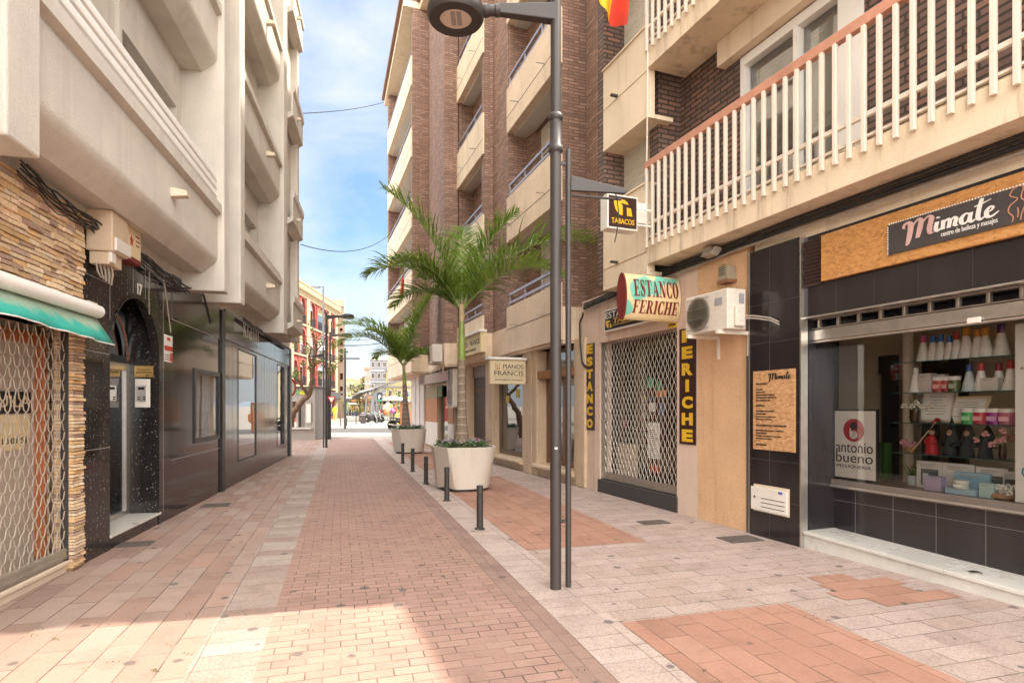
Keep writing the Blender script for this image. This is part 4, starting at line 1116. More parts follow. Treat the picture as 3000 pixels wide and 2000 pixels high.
t_logo(RP, x0 + .06, x0 + .26, y0 + .06, y0 + (y1 - y0) * .5, .063, m_yellow, fs)
ys = thing('yellow_notice', 'small yellow and black notice above the grille corner', 'sign', RP.w(A(1968), 2.7, 0))
(x0, y0), (x1, y1) = RP.at(1957, 962, .01), RP.at(1982, 934, .01)
q = MB(RP); q.box(x0, x1, y0, y1, .001, .012); q.build('plate', m_yellow, ys)
q = MB(RP); q.box(x0 + .02, x1 - .02, y0 + .03, y0 + .05, .012, .014); q.box(x0 + .04, x0 + .07, y0 + .08, y1 - .02, .012, .014); q.box(x0 + .04, x1 - .03, y0 + .08, y0 + .1, .012, .014); q.build('print', m_ink, ys)
for word, (xa, ya, xb, yb), lab in (('ESTANCO', (1715, 1258, 1741, 1003), 'tall dark sign with yellow letters spelling ESTANCO on the far jamb'), ('FERICHE', (1990, 1299, 2038, 956), 'tall dark sign with yellow letters spelling FERICHE beside the air conditioner')):
    (x0, y0), (x1, y1) = RP.at(xa, ya, .015), RP.at(xb, yb, .015)
    y0 = (RP.at(xa, ya, .015)[1] + y0) / 2
    vs_ = thing('vertical_sign', lab, 'sign', RP.w((x0 + x1) / 2, y0, 0), 'tall yellow lettered signs')
    q = MB(RP); q.box(x0, x1, y0, y1, .001, .015); q.build('board', m_brownsign, vs_, bevel=.003)
    h_ = (y1 - y0) / len(word)
    for i, ch in enumerate(word):
        yy = y1 - h_ * (i + 1); pw = .33 if ch != 'I' else .10
        xm = (x0 + x1) / 2; text(RP, ch, (xm - (x1 - x0) * pw, yy + h_ * .16), (xm + (x1 - x0) * pw, yy + h_ * .9), .015, m_yellow, vs_, pixel=False, bold=.055)

# projecting TABACOS sign and the blank box beside it
pT = RP.w(A(1914, .34), 0, .34); TP = Plane(pT.x, pT.y, .9317, .3634)
x0, x1 = TP.a(1784, .1), TP.a(1865, .1); y0, y1 = TP.at(1825, 667, .1)[1], TP.at(1825, 577, .1)[1]
ts = thing('tobacco_sign', 'square brown light box with a yellow T emblem projecting from the parapet', 'sign', TP.w(x0, y0, 0))
q = MB(TP); q.box(x0 - .02, x1 + .02, y0 - .025, y1 + .025, -.10, .095); q.build('case', m_whiteplas, ts, bevel=.006)
q = MB(TP); q.box(x0, x1, y0, y1, .095, .1); q.build('face', m_brownsign, ts)
text(TP, 'TABACOS', (x0 + .04, y0 + .05), (x1 - .04, y0 + .125), .1, m_yellow, ts, pixel=False, bold=.012)
t_logo(TP, x0 + (x1 - x0) * .16, x0 + (x1 - x0) * .84, y0 + .17, y1 - .035, .1, m_yellow, ts)
q = MB(TP); q.tube([(x1, y1 - .1, 0), (.0, y1 - .1, 0)], .012, 6); q.tube([(x1, y0 + .1, 0), (.0, y0 + .1, 0)], .012, 6); q.build('bracket', m_white, ts)
bx = thing('blank_light_box', 'blank white sign box between the brown tobacco sign and the railing', 'sign', TP.w(0, y0, .1))
q = MB(TP); u0, u1 = TP.a(1868, -.12), TP.a(1912, -.12); q.box(u0, u1, TP.at(1890, 656, -.12)[1], TP.at(1890, 596, -.12)[1], -.22, -.12); q.build('case', m_whiteplas, bx, bevel=.006)
q = MB(TP); q.tube([(u1 - .02, TP.at(1890, 600, -.12)[1], -.17), (u1 + .05, TP.at(1890, 600, -.12)[1], -.17)], .01, 6); q.build('bracket', m_rust, bx)

# flag on the upper balcony
fl = thing('flag', 'red and yellow striped flag hanging from the upper balcony railing', 'flag', RP.w(A(1880, .4), 7.6, .4))
pf = depth(1870, 10, 8.75); fm = [plain('flag_red', (.55, .035, .015), .7), plain('flag_yellow', (.78, .45, .01), .7)]
q = MB(); N1, N2 = 24, 18
pts = {}
pole0, pole1 = RP.w(A(1905, .30), 8.2, .32), RP.w(A(1896, .3), 9.35, 1.1)
for i in range(N1 + 1):
    for k in range(N2 + 1):
        s_, t_ = i / N1, k / N2                      # s along the hoist, t along the fly
        hp = pole0.lerp(pole1, .35 + .6 * s_)
        wv = .06 * math.sin(6 * s_ + 3 * t_) * t_ + .03 * math.sin(15 * s_ + 2 * t_) * t_
        d_ = Vector((-.46, -.18, 0)) * t_ * (1 - .3 * t_) * (.4 + .5 * s_) + Vector((0, 0, -1.55 - .15 * s_)) * t_ + RP.x * wv * 2.0
        pts[i, k] = hp + d_
for i in range(N1):
    q.m = 1 if N1 * .25 <= i < N1 * .75 else 0
    for k in range(N2):
        P = [pts[i, k], pts[i + 1, k], pts[i + 1, k + 1], pts[i, k + 1]]; q.add([(p.x, p.z, -p.y) for p in P], [(0, 1, 2, 3)])
q.build('cloth', fm, fl, smooth=180, recalc=False)
q = MB(); q.tube([(p.x, p.z, -p.y) for p in (pole0, pole1)], .014, 8); q.build('flagpole', m_white, fl)

# air conditioner on the ochre wall
def ac_unit(pl, a0, a1, z0, z1, c0, c1, label, fan_side=0, name='air_conditioner', group='outdoor air conditioners', vert=False):
    t = thing(name, label, 'air conditioner', pl.w((a0 + a1) / 2, z0, 0), group)
    q = MB(pl); q.box(a0, a1, z0, z1, c0, c1); q.build('casing', m_acwhite, t, bevel=.012)
    fr = min((z1 - z0) * .43, (a1 - a0) * .38) if not vert else (a1 - a0) * .40
    cs = [((a0 + fr + .05, (z0 + z1) / 2))] if not vert else [((a0 + a1) / 2, z0 + (z1 - z0) * .27), ((a0 + a1) / 2, z0 + (z1 - z0) * .74)]
    for (fa, fz) in cs:
        q = MB(pl); q.lathe([(0, c1 + .001), (fr, c1 + .001), (fr, c1 + .004), (0, c1 + .004)], 28, fa, fz, 0, 'c'); fan = q.build('fan_opening', plain('dusty_fan_grey', (.20, .17, .145), .7, .3), t)
        q = MB(pl)
        for k in range(8): q.lathe([(fr * (k + 1) / 8 - .003, c1 + .012), (fr * (k + 1) / 8 + .003, c1 + .012), (fr * (k + 1) / 8 + .003, c1 + .018), (fr * (k + 1) / 8 - .003, c1 + .018)], 28, fa, fz, 0, 'c')
        for k in range(4): q.box(fa - fr * 1.02, fa + fr * 1.02, fz - fr * .9 + fr * .6 * k - .004, fz - fr * .9 + fr * .6 * k + .004, c1 + .018, c1 + .024)
        q.build('fan_guard', m_alud, fan)
    q = MB(pl)
    for s_ in (.15, .85): q = MB(pl); u = a0 + (a1 - a0) * s_; q.box(u - .02, u + .02, z0 - .045, z0 - .002, -.0, c1 + .06); q.box(u - .02, u + .02, z0 - .3, z0 - .002, .0, .03); q.build('wall_bracket', m_rust, t)
    return t


t = ac_unit(RP, A(2008, .45), A(2131, .45), 2.47, 2.955, .17, .45, 'white air conditioner with a round fan mounted on the ochre wall')
a1 = A(2131, .45); SPn = RP.sub(a1, 0, -1)
q = MB(RP); q.box(a1 + .001, a1 + .05, 2.5, 2.75, .22, .36); q.build('valve_cover', m_acwhite, t, bevel=.015)
q = MB(RP); q.box(A(2094, .45), A(2116, .45), 2.77, 2.86, .451, .454); q.box(a1 + .001, a1 + .004, 2.78, 2.9, .20, .28); q.build('label_plate', plain('grey_label', (.28, .28, .30), .5), t)
cables(RP, 'refrigerant_pipe', [(a1 + .02, 2.62, .22), (a1 + .15, 2.60, .16), (a1 + .3, 2.56, .08), (a1 + .40, 2.50, .05)], 3, .018, .007, m_greycable, 'grey refrigerant pipes ending loose by the black tiles', .0)
mbx = thing('meter_box', 'grey wall mounted box with a grille above the air conditioner', 'electrical box', RP.w(A(2120), 3.1, .05))
(x0, y0), (x1, y1) = RP.at(2103, 824, .14), RP.at(2132, 775, .14)
q = MB(RP); q.box(x0, x1, y0, y1, .0, .14); q.build('case', plain('khaki_grey_case', (.30, .25, .18), .6), mbx, bevel=.006)
q = MB(RP)
for k in range(6): q.box(x0 + .02, x1 - .05, y0 + .06 + .025 * k, y0 + .068 + .025 * k, .14, .144)
q.build('grille', m_dark, mbx)
q = MB(RP); q.box(x0 - .01, x1 + .01, y0 - .04, y0 - .001, .0, .15); q.build('base_strip', plain('rusty_base', (.22, .10, .05), .7), mbx)
fd = thing('floodlight', 'small grey floodlight clamped to cables under the balcony', 'lamp', RP.w(A(2075), 3.4, .1))
(x0, y0), (x1, y1) = RP.at(2062, 758, .2), RP.at(2092, 724, .2)
q = MB(RP); q.hexa([(x0, y0, .14), (x1, y0, .14), (x1, y0 + .02, .26), (x0, y0 + .02, .26), (x0, y1, .05), (x1, y1, .05), (x1, y1 + .03, .17), (x0, y1 + .03, .17)]); q.build('head', plain('grey_floodlight', (.33, .29, .24), .5), fd, bevel=.01)
q = MB(RP); q.box(x0 + .015, x1 - .015, y0 + .025, y1 + .01, .215, .24); q.build('glass_front', m_alud, fd)
q = MB(RP); q.tube([((x0 + x1) / 2, y1 - .02, .08), ((x0 + x1) / 2, y1 + .1, .06), ((x0 + x1) / 2 - .1, y1 + .1, .04)], .012, 6); q.build('arm', m_dark, fd)

# cables under the balcony
zz = 3.60
cables(RP, 'cable_bundle', [(A(1715, .03), 3.42, .05), (A(1860, .03), 3.5, .05), (A(2000, .03), 3.54, .05), (A(2300, .03), 3.57, .05), (-3, 3.57, .05)], 9, .022, .013, m_blackcable, 'thick black cables strung under the cream balcony', .01)
cables(RP, 'cable_bundle', [(A(1715, .05), 3.36, .06), (A(1900, .05), 3.44, .06), (A(2150, .05), 3.50, .06), (-3, 3.50, .06)], 3, .014, .009, m_greycable, 'pale cables below the thick black ones under the cream balcony', .02)
cables(RP, 'cable_bundle', [(A(1712, .1), 3.3, .12), (A(1702, .1), 3.15, .12), (A(1700, .1), 2.8, .1), (A(1703, .1), 2.4, .08), (A(1712, .1), 2.30, .06)], 5, .02, .012, m_blackcable, 'black cables looping down between the two buildings', .02)
cables(RP, 'downpipe_cable', [(A(1897, .38), 8.2, .37), (A(1896, .38), 6.3, .37), (A(1891, .38), 5.0, .36), (A(1893, .38), 4.0, .36)], 1, .0, .012, m_whiteplas, 'thin white pipe running down past the balcony end', .0)

# ---- black tiled pillar, menu board, hatch
tp0, tp1 = A(2196, .04), A(2345, .04)
q = MB(RP); q.box(och, tp0, 0, 2.62, -.2, .02); q.build('stone_edge', plain('rough_grey_edge', (.09, .085, .08), .9, .3, 20, .5), N)
q = MB(RP); q.box(tp0, tp1, 0, 3.42, -.3, .04); tpil = q.build('tiled_pillar', m_tile, N)
q = MB(RP)
for z in (.46, .92, 1.38, 1.84, 2.3, 2.76): q.box(tp0, tp1, z - .0015, z + .0015, .0395, .0412)
um = (tp0 * .58 + tp1 * .42); q.box(um - .0012, um + .0012, 0, 3.4, .0395, .0412)
q.build('joint', plain('dark_grout', (.10, .09, .09), .8), tpil)
q = MB(RP); q.box(tp1 - .001, tp1 + .016, 0, 3.42, -.05, .05); q.box(tp0 - .012, tp0 + .001, 0, 3.42, -.05, .046); q.build('metal_trim', m_alu, tpil)
mb_ = thing('menu_board', 'chipboard price list with black lettering on the black tiled pillar', 'sign', RP.w(A(2267), 1.2, .05))
(x0, y0), (x1, y1) = RP.at(2206, 1312, .055), RP.at(2329, 1081, .055)
y0 = (RP.at(2206, 1312, .055)[1] + RP.at(2329, 1328, .055)[1]) / 2; y1 = (RP.at(2206, 1086, .055)[1] + y1) / 2
q = MB(RP); q.box(x0, x1, y0, y1, .041, .055); q.build('board', osb('pale_osb', (.42, .20, .08), (.66, .40, .20)), mb_, bevel=.002)
W_, H_ = x1 - x0, y1 - y0
script_word(RP, x0 + W_ * .38, x0 + W_ * .92, y1 - H_ * .118, H_ * .088, .0552, (m_ink, m_ink), mb_)
LN = [(.165, .29, 'PELUQUERIA', 1), (.235, .17, 'COLORES', 0), (.27, .22, 'MATIZADOS', 0), (.305, .46, 'MOLDEADORES ALISADOS', 0), (.34, .50, 'TRATAMIENTOS ORGANICOS', 0), (.375, .36, 'TRATAMIENTOS SPA', 0),
      (.44, .22, 'ESTETICA', 1), (.51, .44, 'TRATAMIENTOS FACIALES', 0), (.545, .25, 'DEPILACIONES', 0), (.58, .49, 'PERMANENTE DE PESTAÑAS', 0), (.615, .39, 'MANICURA, PEDICURA', 0),
      (.69, .73, 'TRATAMIENTOS CORPORALES', 1), (.755, .67, 'MADEROTERAPIA FACIAL Y CORPORAL', 0), (.79, .27, 'CHOCOTERAPIA', 0), (.825, .62, 'MASAJES CON PIEDRAS CALIENTES', 0), (.86, .39, 'MASAJES CON PINDAS', 0), (.935, .26, 'NUTRICION', 1)]
for f_, w_, s_, b_ in LN:
    hh_ = .021 if b_ else .017
    text(RP, s_, (x0 + W_ * .08, y1 - H_ * (f_ + hh_ / 2)), (x0 + W_ * (.08 + w_), y1 - H_ * (f_ - hh_ / 2)), .0552, m_ink, mb_, pixel=False, bold=.03 if b_ else .015)
ht = thing('meter_hatch', 'white utility hatch with slots low on the black tiled pillar', 'hatch', RP.w(A(2258), .3, .05))
(x0, y0), (x1, y1) = RP.at(2206, 1497, .06), RP.at(2310, 1440, .06); y0, y1 = .30, .62
q = MB(RP); q.box(x0, x1, y0, y1, .041, .052); q.build('frame', m_sill, ht, bevel=.003)
q = MB(RP); q.box(x0 - .03, x1 - .02, y0 + .015, y1 - .03, .053, .066); dq = q.build('door', m_whiteplas, ht, bevel=.004)
q = MB(RP)
for k in range(3): q.box(x0 + .13, x1 - .05, y0 + .06 + .05 * k, y0 + .068 + .05 * k, .066, .0675)
q.lathe([(0, .066), (.014, .066), (.014, .069), (0, .069)], 12, x0 + .03, y0 + .17, 0, 'c'); q.build('slot', m_dark, dq)
q = MB(RP); q.box(x1 - .14, x1 - .08, y1 - .075, y1 - .045, .066, .0675); q.build('sticker', plain('blue_label', (.1, .12, .4), .5), dq)

# ---- salon
s0, s1 = tp1 + .017, -2.6; D = -.42
zt = 2.52
q = MB(RP); q.wall(s0, s1, zt, 3.40, -.3, 0, []); fb = q.build('salon_fascia', m_tile, N)
(v0, vz0) = RP.at(2405, 752, .05); zo0, zo1 = RP.at(2405, 819, .06)[1], RP.at(2405, 687, .06)[1]
zo0n, zo1n = RP.at(3000, 692, .06)[1], RP.at(3000, 504, .06)[1]
zo0, zo1 = (zo0 + zo0n) / 2, (zo1 + zo1n) / 2
ob_ = thing('shop_sign', 'chipboard shop sign with a dark panel and flowing white and pink name', 'sign', RP.w(A(2700), zo0, .05))
q = MB(RP); q.box(A(2405, .06), s1, zo0, zo1, .012, .06); q.build('backing_board', m_wood, ob_, bevel=.003)
m_slate = plain('slate_sign_panel', (.058, .052, .050), .5, .1)
p0 = A(2603, .07); zb_, zt_ = (RP.at(2603, 743, .07)[1] + RP.at(3000, 654, .07)[1]) / 2, (RP.at(2603, 657, .07)[1] + RP.at(3000, 545, .07)[1]) / 2
p1 = A(3000, .07) + .12
q = MB(RP); q.box(p0, p1, zb_, zt_, .061, .074); q.build('name_panel', m_slate, ob_)
q = MB(RP)
n = int((p1 - p0) / .022)
for k in range(n):
    q.ball(p0 + .022 * (k + .5), zt_ + .004, .076, .007, n=6, m=4)
for k in range(int((zt_ - zb_) / .022)): q.ball(p0 - .003, zb_ + .022 * (k + .5), .076, .007, n=6, m=4)
q.build('bead_edging', m_paper, ob_, smooth=90)
mp = plain('pale_pink_letter', (.62, .40, .37), .5)
script_word(RP, A(2642, .075), A(2926, .075), zb_ + (zt_ - zb_) * .33, (zt_ - zb_) * .64, .0745, (mp, m_paper), ob_)
text(RP, 'centro de belleza y masajes', (A(2757, .075), zb_ + .03), (A(2923, .075), zb_ + .085), .0745, m_paper, ob_, pixel=False)
q = MB(RP)                                           # outline figure at the end of the sign
fx = A(2968, .075); hz = zt_ - zb_
for pth in ([(.0, .95), (-.02, .8), (.03, .66), (-.02, .52), (-.03, .36), (.0, .2), (-.005, .05)], [(.07, .95), (.06, .8), (.055, .66), (.085, .5), (.07, .35), (.055, .2), (.05, .05)], [(.0, .95), (.04, 1.0), (.1, .9), (.07, .85)], [(.03, .42), (.035, .3), (.03, .15)]):
    ribbon(q, [(fx + x, zb_ + hz * y) for x, y in pth], [.006, .008, .006], lambda x, y: (x, y), .0745, .078)
q.build('figure_outline', m_handrail, ob_, recalc=False)
lv = MB(RP)
l0, l1 = s0 + .01, A(2402, .04)
for k in range(13):
    z = zo0 - .02 + (zo1 - zo0 + .02) * k / 13; lv.hexa([(l0, z, .005), (l1, z, .005), (l1, z, .02), (l0, z, .02), (l0, z + .028, .025), (l1, z + .028, .025), (l1, z + .03, .045), (l0, z + .03, .045)])
lv.build('vent_louvre', plain('louvre_brown', (.06, .04, .033), .45), fb)
q = MB(RP); q.box(s0, s1, zt - .012, zt + .006, -.1, .012); q.build('metal_trim', m_alu, fb, bevel=.002)
q = MB(RP)
for px in (2450, 2560, 2690, 2850): u = A(px); q.box(u - .001, u + .001, zt, zo0, -.001, .0012)
q.build('joint', plain('dark_grout_b', (.08, .07, .07), .8), fb)
# slotted shutter and bottom bar
q = MB(RP); q.box(A(2352, -.12), s1, 2.395, 2.41, -.2, -.11); q.box(A(2352, -.12), s1, 2.498, 2.512, -.2, -.11)
u = A(2395, -.12)
while u < s1:
    q.box(u, u + .03, 2.41, 2.498, -.16, -.115); u += .235
q.build('slotted_shutter', m_alud, fb, bevel=.006)
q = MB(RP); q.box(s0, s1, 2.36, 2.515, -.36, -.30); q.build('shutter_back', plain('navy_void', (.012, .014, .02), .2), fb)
q = MB(RP); q.box(A(2375, -.14), s1, 2.272, 2.388, -.19, -.10); q.box(A(2375, -.14), s1, 2.245, 2.266, -.17, -.105); q.build('shutter_bar', m_alu, fb, bevel=.008)
q = MB(RP); u = A(2838, -.1); q.box(u, u + .1, 2.25, 2.30, -.10, -.07); q.build('lock_box', m_whiteplas, fb, bevel=.006)
# reveal, riser, step
q = MB(RP); q.box(s0 - .02, s0 + .002, .15, zt, D - .1, -.06); q.build('reveal', m_tile, fb)
q = MB(RP); q.box(s0 + .002, s1, .1, .66, D - .15, D - .02); ris = q.build('tiled_riser', m_tile, fb)
q = MB(RP)
u = A(2502, D)
while u < s1: q.box(u - .0015, u + .0015, .1, .655, D - .021, D - .018); u += .42
q.box(s0, s1, .50, .503, D - .021, D - .018); q.build('joint', plain('grey_grout', (.20, .18, .175), .8), ris)
a3 = A(3000, .03); zl0, zl1 = .185, .125
zs = lambda a: zl0 + (zl1 - zl0) * (a - s0) / (a3 - s0)
q = MB(RP); q.hexa([(s0, -.05, .01), (s1, -.05, .01), (s1, -.05, -.7), (s0, -.05, -.7), (s0, zs(s0) - .035, .01), (s1, zs(s1) - .035, .01), (s1, zs(s1) - .035, -.7), (s0, zs(s0) - .035, -.7)]); stp = q.build('step_riser', m_marble, N)
um = A(2770); q = MB(RP)
for b0, b1 in ((s0, um - .0015), (um + .0015, s1)): q.hexa([(b0, zs(b0) - .034, .03), (b1, zs(b1) - .034, .03), (b1, zs(b1) - .034, -.7), (b0, zs(b0) - .034, -.7), (b0, zs(b0), .03), (b1, zs(b1), .03), (b1, zs(b1), -.7), (b0, zs(b0), -.7)])
q.build('marble_step', m_marble, N, bevel=.004)
dc = ground(2848, 1600); u, c_ = A(2848, -.1), -.14
dcap = thing('floor_socket', 'round dark cap set in the marble shop step', 'cap', RP.w(u, zs(u), c_))
q = MB(RP); q.lathe([(0, 0), (.05, 0), (.05, .006), (.042, .008), (0, .008)], 24, u, zs(u) + .001, c_); q.build('ring', m_alud, dcap, smooth=40)
q = MB(RP); q.lathe([(0, .008), (.034, .008), (.034, .011), (0, .011)], 24, u, zs(u) + .001, c_); q.build('disc', m_dark, dcap, smooth=40)
# window
wl = A(2412, D)
q = MB(RP); q.wall(wl, s1, .64, 2.50, D - .05, D + .02, [(wl + .09, s1 - .1, .735, 2.45)]); sw = q.build('salon_window', plain('dull_window_metal', (.22, .19, .165), .4, .12, metal=.5), fb, bevel=.008)
q = MB(RP); q.box(wl, s1, .655, .675, D - .02, D + .045); q.build('sill', m_alu, sw, bevel=.004)
q = MB(RP); q.box(wl + .09, s1 - .1, .735, 2.45, D - .018, D - .012); q.build('pane', m_glass, sw)
q = MB(RP); q.box(s0, wl, .15, 2.5, D - .06, D - .01); q.build('side_panel', m_tile, fb)
m_room = plain('salon_room_wall', (.60, .48, .34), .8, .1, 1.5)
q = MB(RP); q.box(wl - .8, s1 + 1, .1, 3.3, -3.0, -2.9); q.box(wl - .85, wl - .8, .1, 3.3, -3.6, D - .06); q.box(s1 + .95, s1 + 1, .1, 3.3, -3.6, D - .06); q.box(wl - .85, s1 + 1, 2.9, 2.95, -3.6, D - .06); q.build('salon_room', m_room, fb)
q = MB(RP); q.box(wl - .85, s1 + 1, .05, .1, -3.6, D - .06); q.build('salon_room_floor', plain('brown_salon_floor', (.20, .13, .09), .4), fb)
q = MB(RP); q.box(wl + .02, s1 - .1, .70, .73, -1.05, D - .05); q.build('display_base', plain('brown_display_base', (.17, .10, .07), .35), sw)
# dark mirror frames inside
def mirror(a0, a1, z0, z1, c, lab):
    t = thing('salon_mirror', lab, 'mirror', RP.w(a0, z0, c), 'dark framed mirrors in the salon')
    q = MB(RP); q.wall(a0, a1, z0, z1, c - .06, c, [(a0 + .2, a1 - .2, z0 + .2, z1 - .25)]); q.build('frame', plain('black_brown_frame', (.018, .013, .011), .3), t, bevel=.01)
    q = MB(RP); q.box(a0 + .2, a1 - .2, z0 + .2, z1 - .25, c - .05, c - .045); q.build('mirror_glass', plain('tan_mirror', (.34, .28, .19), .08, metal=.4), t)
mirror(A(2485, -2.4), A(2625, -2.4), .12, 2.25, -2.4, 'tall dark framed mirror behind the framed hairdresser poster')
mirror(A(2700, -2.4), A(2830, -2.4), .12, 2.2, -2.4, 'tall dark framed mirror behind the glass shelves')
# poster in the window
po = thing('framed_poster', 'white hairdresser poster with a red disc in a black frame in the window corner', 'poster', RP.w(A(2500, -.46), .75, -.46))
x0, x1 = A(2437, -.46), A(2566, -.46); y0, y1 = .745, 1.50
q = MB(RP); q.box(x0 - .015, x1 + .025, y0, y1 + .02, -.475, -.46); q.build('frame', m_black, po)
q = MB(RP); q.box(x0, x1, y0 + .02, y1, -.4595, -.457); q.build('sheet', m_paper, po)
cx, cz, rr = (x0 + x1) / 2 + .01, y1 - .21, .125
q = MB(RP); q.lathe([(0, -.4569), (rr, -.4569), (rr, -.4555), (0, -.4555)], 36, cx, cz, 0, 'c'); q.build('red_disc', plain('crimson_disc', (.38, .005, .015), .5), po)
def ringq(q, x, z, r, w_, c, sa=1.0):
    q.lathe([(r - w_, c), (r, c), (r, c + .0012), (r - w_, c + .0012), (r - w_, c)], 24, x, z, 0, 'c', sa=sa)
q = MB(RP); ringq(q, cx, cz + .048, .042, .012, -.4554); q.box(cx + .03, cx + .042, cz + .005, cz + .06, -.4554, -.454); q.build('disc_letter', m_ink, po)
q = MB(RP); ringq(q, cx, cz - .05, .045, .013, -.4554); q.box(cx - .045, cx - .032, cz - .05, cz + .02, -.4554, -.454); q.build('disc_letter', m_paper, po)
text(RP, 'antonio', (x0 + .06, y0 + .30), (x1 - .03, y0 + .41), -.4565, m_ink, po, pixel=False, bold=-.004)
text(RP, 'bueno', (x0 + .06, y0 + .19), (x1 - .03, y0 + .30), -.4565, m_ink, po, pixel=False, bold=-.004)
text(RP, 'PELUQUERIA', (x0 + .07, y0 + .125), (x1 - .05, y0 + .165), -.4565, m_dark, po, pixel=False)
wb = thing('advertising_board', 'white advertising panel standing at the window edge beside the shelves', 'poster', RP.w(A(2990, -.47), .75, -.47))
q = MB(RP); q.box(A(2975, -.47), A(2975, -.47) + .6, .74, 2.25, -.478, -.466); q.build('panel', m_paper, wb)
text(RP, 'PA', (A(2990, -.46), 1.86), (A(3000, -.46) + .02, 1.88), -.466, m_dark, wb, pixel=False)
text(RP, 'C', (A(2992, -.46), .95), (A(3000, -.46) + .05, 1.05), -.466, plain('teal_letter', (.03, .3, .4), .5), wb, pixel=False)
# glass shelves
C0, C1 = -.86, -.58; CC = -.72
sh0, sh1 = A(2640, CC), -3.3
m_gsh = plain('green_glass_edge', (.05, .12, .10), .1); m_shelf = glass('shelf_glass', (.80, .90, .86), 0, 1.2, .05)
SZ = (2.0, 1.69, 1.385, 1.075)
for z, lab in zip(SZ, ('top glass shelf holding cone bottles', 'second glass shelf holding jars and bottles', 'third glass shelf holding certificates', 'lowest glass shelf holding hooded dolls')):
    t = thing('glass_shelf', lab + ' in the salon window', 'shelf', RP.w(sh0, z, CC), 'glass shelves in the salon window')
    q = MB(RP); q.box(sh0, sh1, z - .008, z, C0, C1 - .001); q.build('plate', m_shelf, t)
    q = MB(RP); q.box(sh0, sh1, z - .008, z, C1 - .0005, C1 + .003); q.build('edge', m_gsh, t)
cl = thing('striped_column', 'round column wrapped in pale rope beside the glass shelves', 'column', RP.w(A(2661, -1.0), .73, -1.0))
q = MB(RP); u = A(2661, -1.0); q.lathe([(0, .73)] + [(.050 + .004 * (1 if k % 2 else 0), .73 + .012 * k) for k in range(int(2.1 / .012))] + [(0, 2.84)], 20, u, 0, -1.0); q.build('shaft', plain('cream_rope', (.60, .54, .42), .8, .15, 30), cl, smooth=80)
q = MB(RP); q.lathe([(0, .7), (.07, .7), (.07, .74), (0, .74)], 20, u, 0, -1.0); q.build('base_ring', m_sill, cl)
def U(zx, c=CC): return A(2400 + zx / 2.6133, c)
caps = {'pink': (.62, .12, .26), 'blue': (.02, .14, .42), 'white': (.7, .7, .66), 'red': (.42, .03, .03), 'orange': (.62, .28, .03), 'purple': (.10, .03, .10), 'navy': (.03, .07, .25), 'maroon': (.22, .01, .02)}
ORD = ['first', 'second', 'third', 'fourth', 'fifth', 'sixth', 'seventh', 'eighth', 'ninth', 'tenth', 'eleventh']
capm = {k: plain(k + '_cap', c, .4) for k, c in caps.items()}
m_bot = plain('white_bottle', (.84, .82, .78), .4, .04); m_botg = plain('grey_bottle', (.52, .58, .58), .4); m_print = plain('grey_print', (.30, .29, .28), .6)


def cone_bottle(u, z, h, cap, lab, body=None, c=CC, r=None):
    t = thing('bottle', lab, 'bottle', RP.w(u, z, c), 'cone bottles in the salon window')
    r = r or h * .235
    q = MB(RP); q.lathe([(0, 0), (r, 0), (r, h * .05), (r * .42, h * .70), (r * .40, h * .72), (0, h * .72)], 16, u, z, c); q.build('body', body or m_bot, t, smooth=40)
    q = MB(RP); q.lathe([(0, h * .72), (r * .45, h * .72), (r * .42, h * .98), (r * .3, h), (0, h)], 14, u, z, c); q.build('cap', capm[cap], t, smooth=40)
    q = MB(RP); q.box(u - r * .3, u + r * .3, z + h * .3, z + h * .33, c + r * .55, c + r * .72); q.box(u - r * .2, u + r * .25, z + h * .24, z + h * .26, c + r * .55, c + r * .78); q.build('print', m_print, t)


for i, (zx, cap, h) in enumerate(((797, 'pink', .27), (838, 'pink', .25), (872, 'blue', .26), (931, 'blue', .26), (997, 'blue', .24), (1052, 'red', .265), (1125, 'orange', .30), (1212, 'orange', .275), (1275, 'orange', .28), (1325, 'orange', .26), (1394, 'purple', .295))):
    cone_bottle(U(zx), 2.001, h, cap, f'{ORD[i]} cone bottle from the rope column on the top shelf, {cap} cap', c=CC - (.09 if i in (1, 9) else 0))
for i, (zx, cap, h, b_) in enumerate(((738, 'white', .26, None), (1148, 'navy', .26, m_botg), (1240, 'red', .265, None), (1333, 'maroon', .26, None), (1465, 'red', .27, None))):
    cone_bottle(U(zx), 1.691, h, cap, f'{ORD[i]} cone bottle from the rope column on the second shelf, {cap} cap', b_, CC - (.08 if i == 3 else 0))


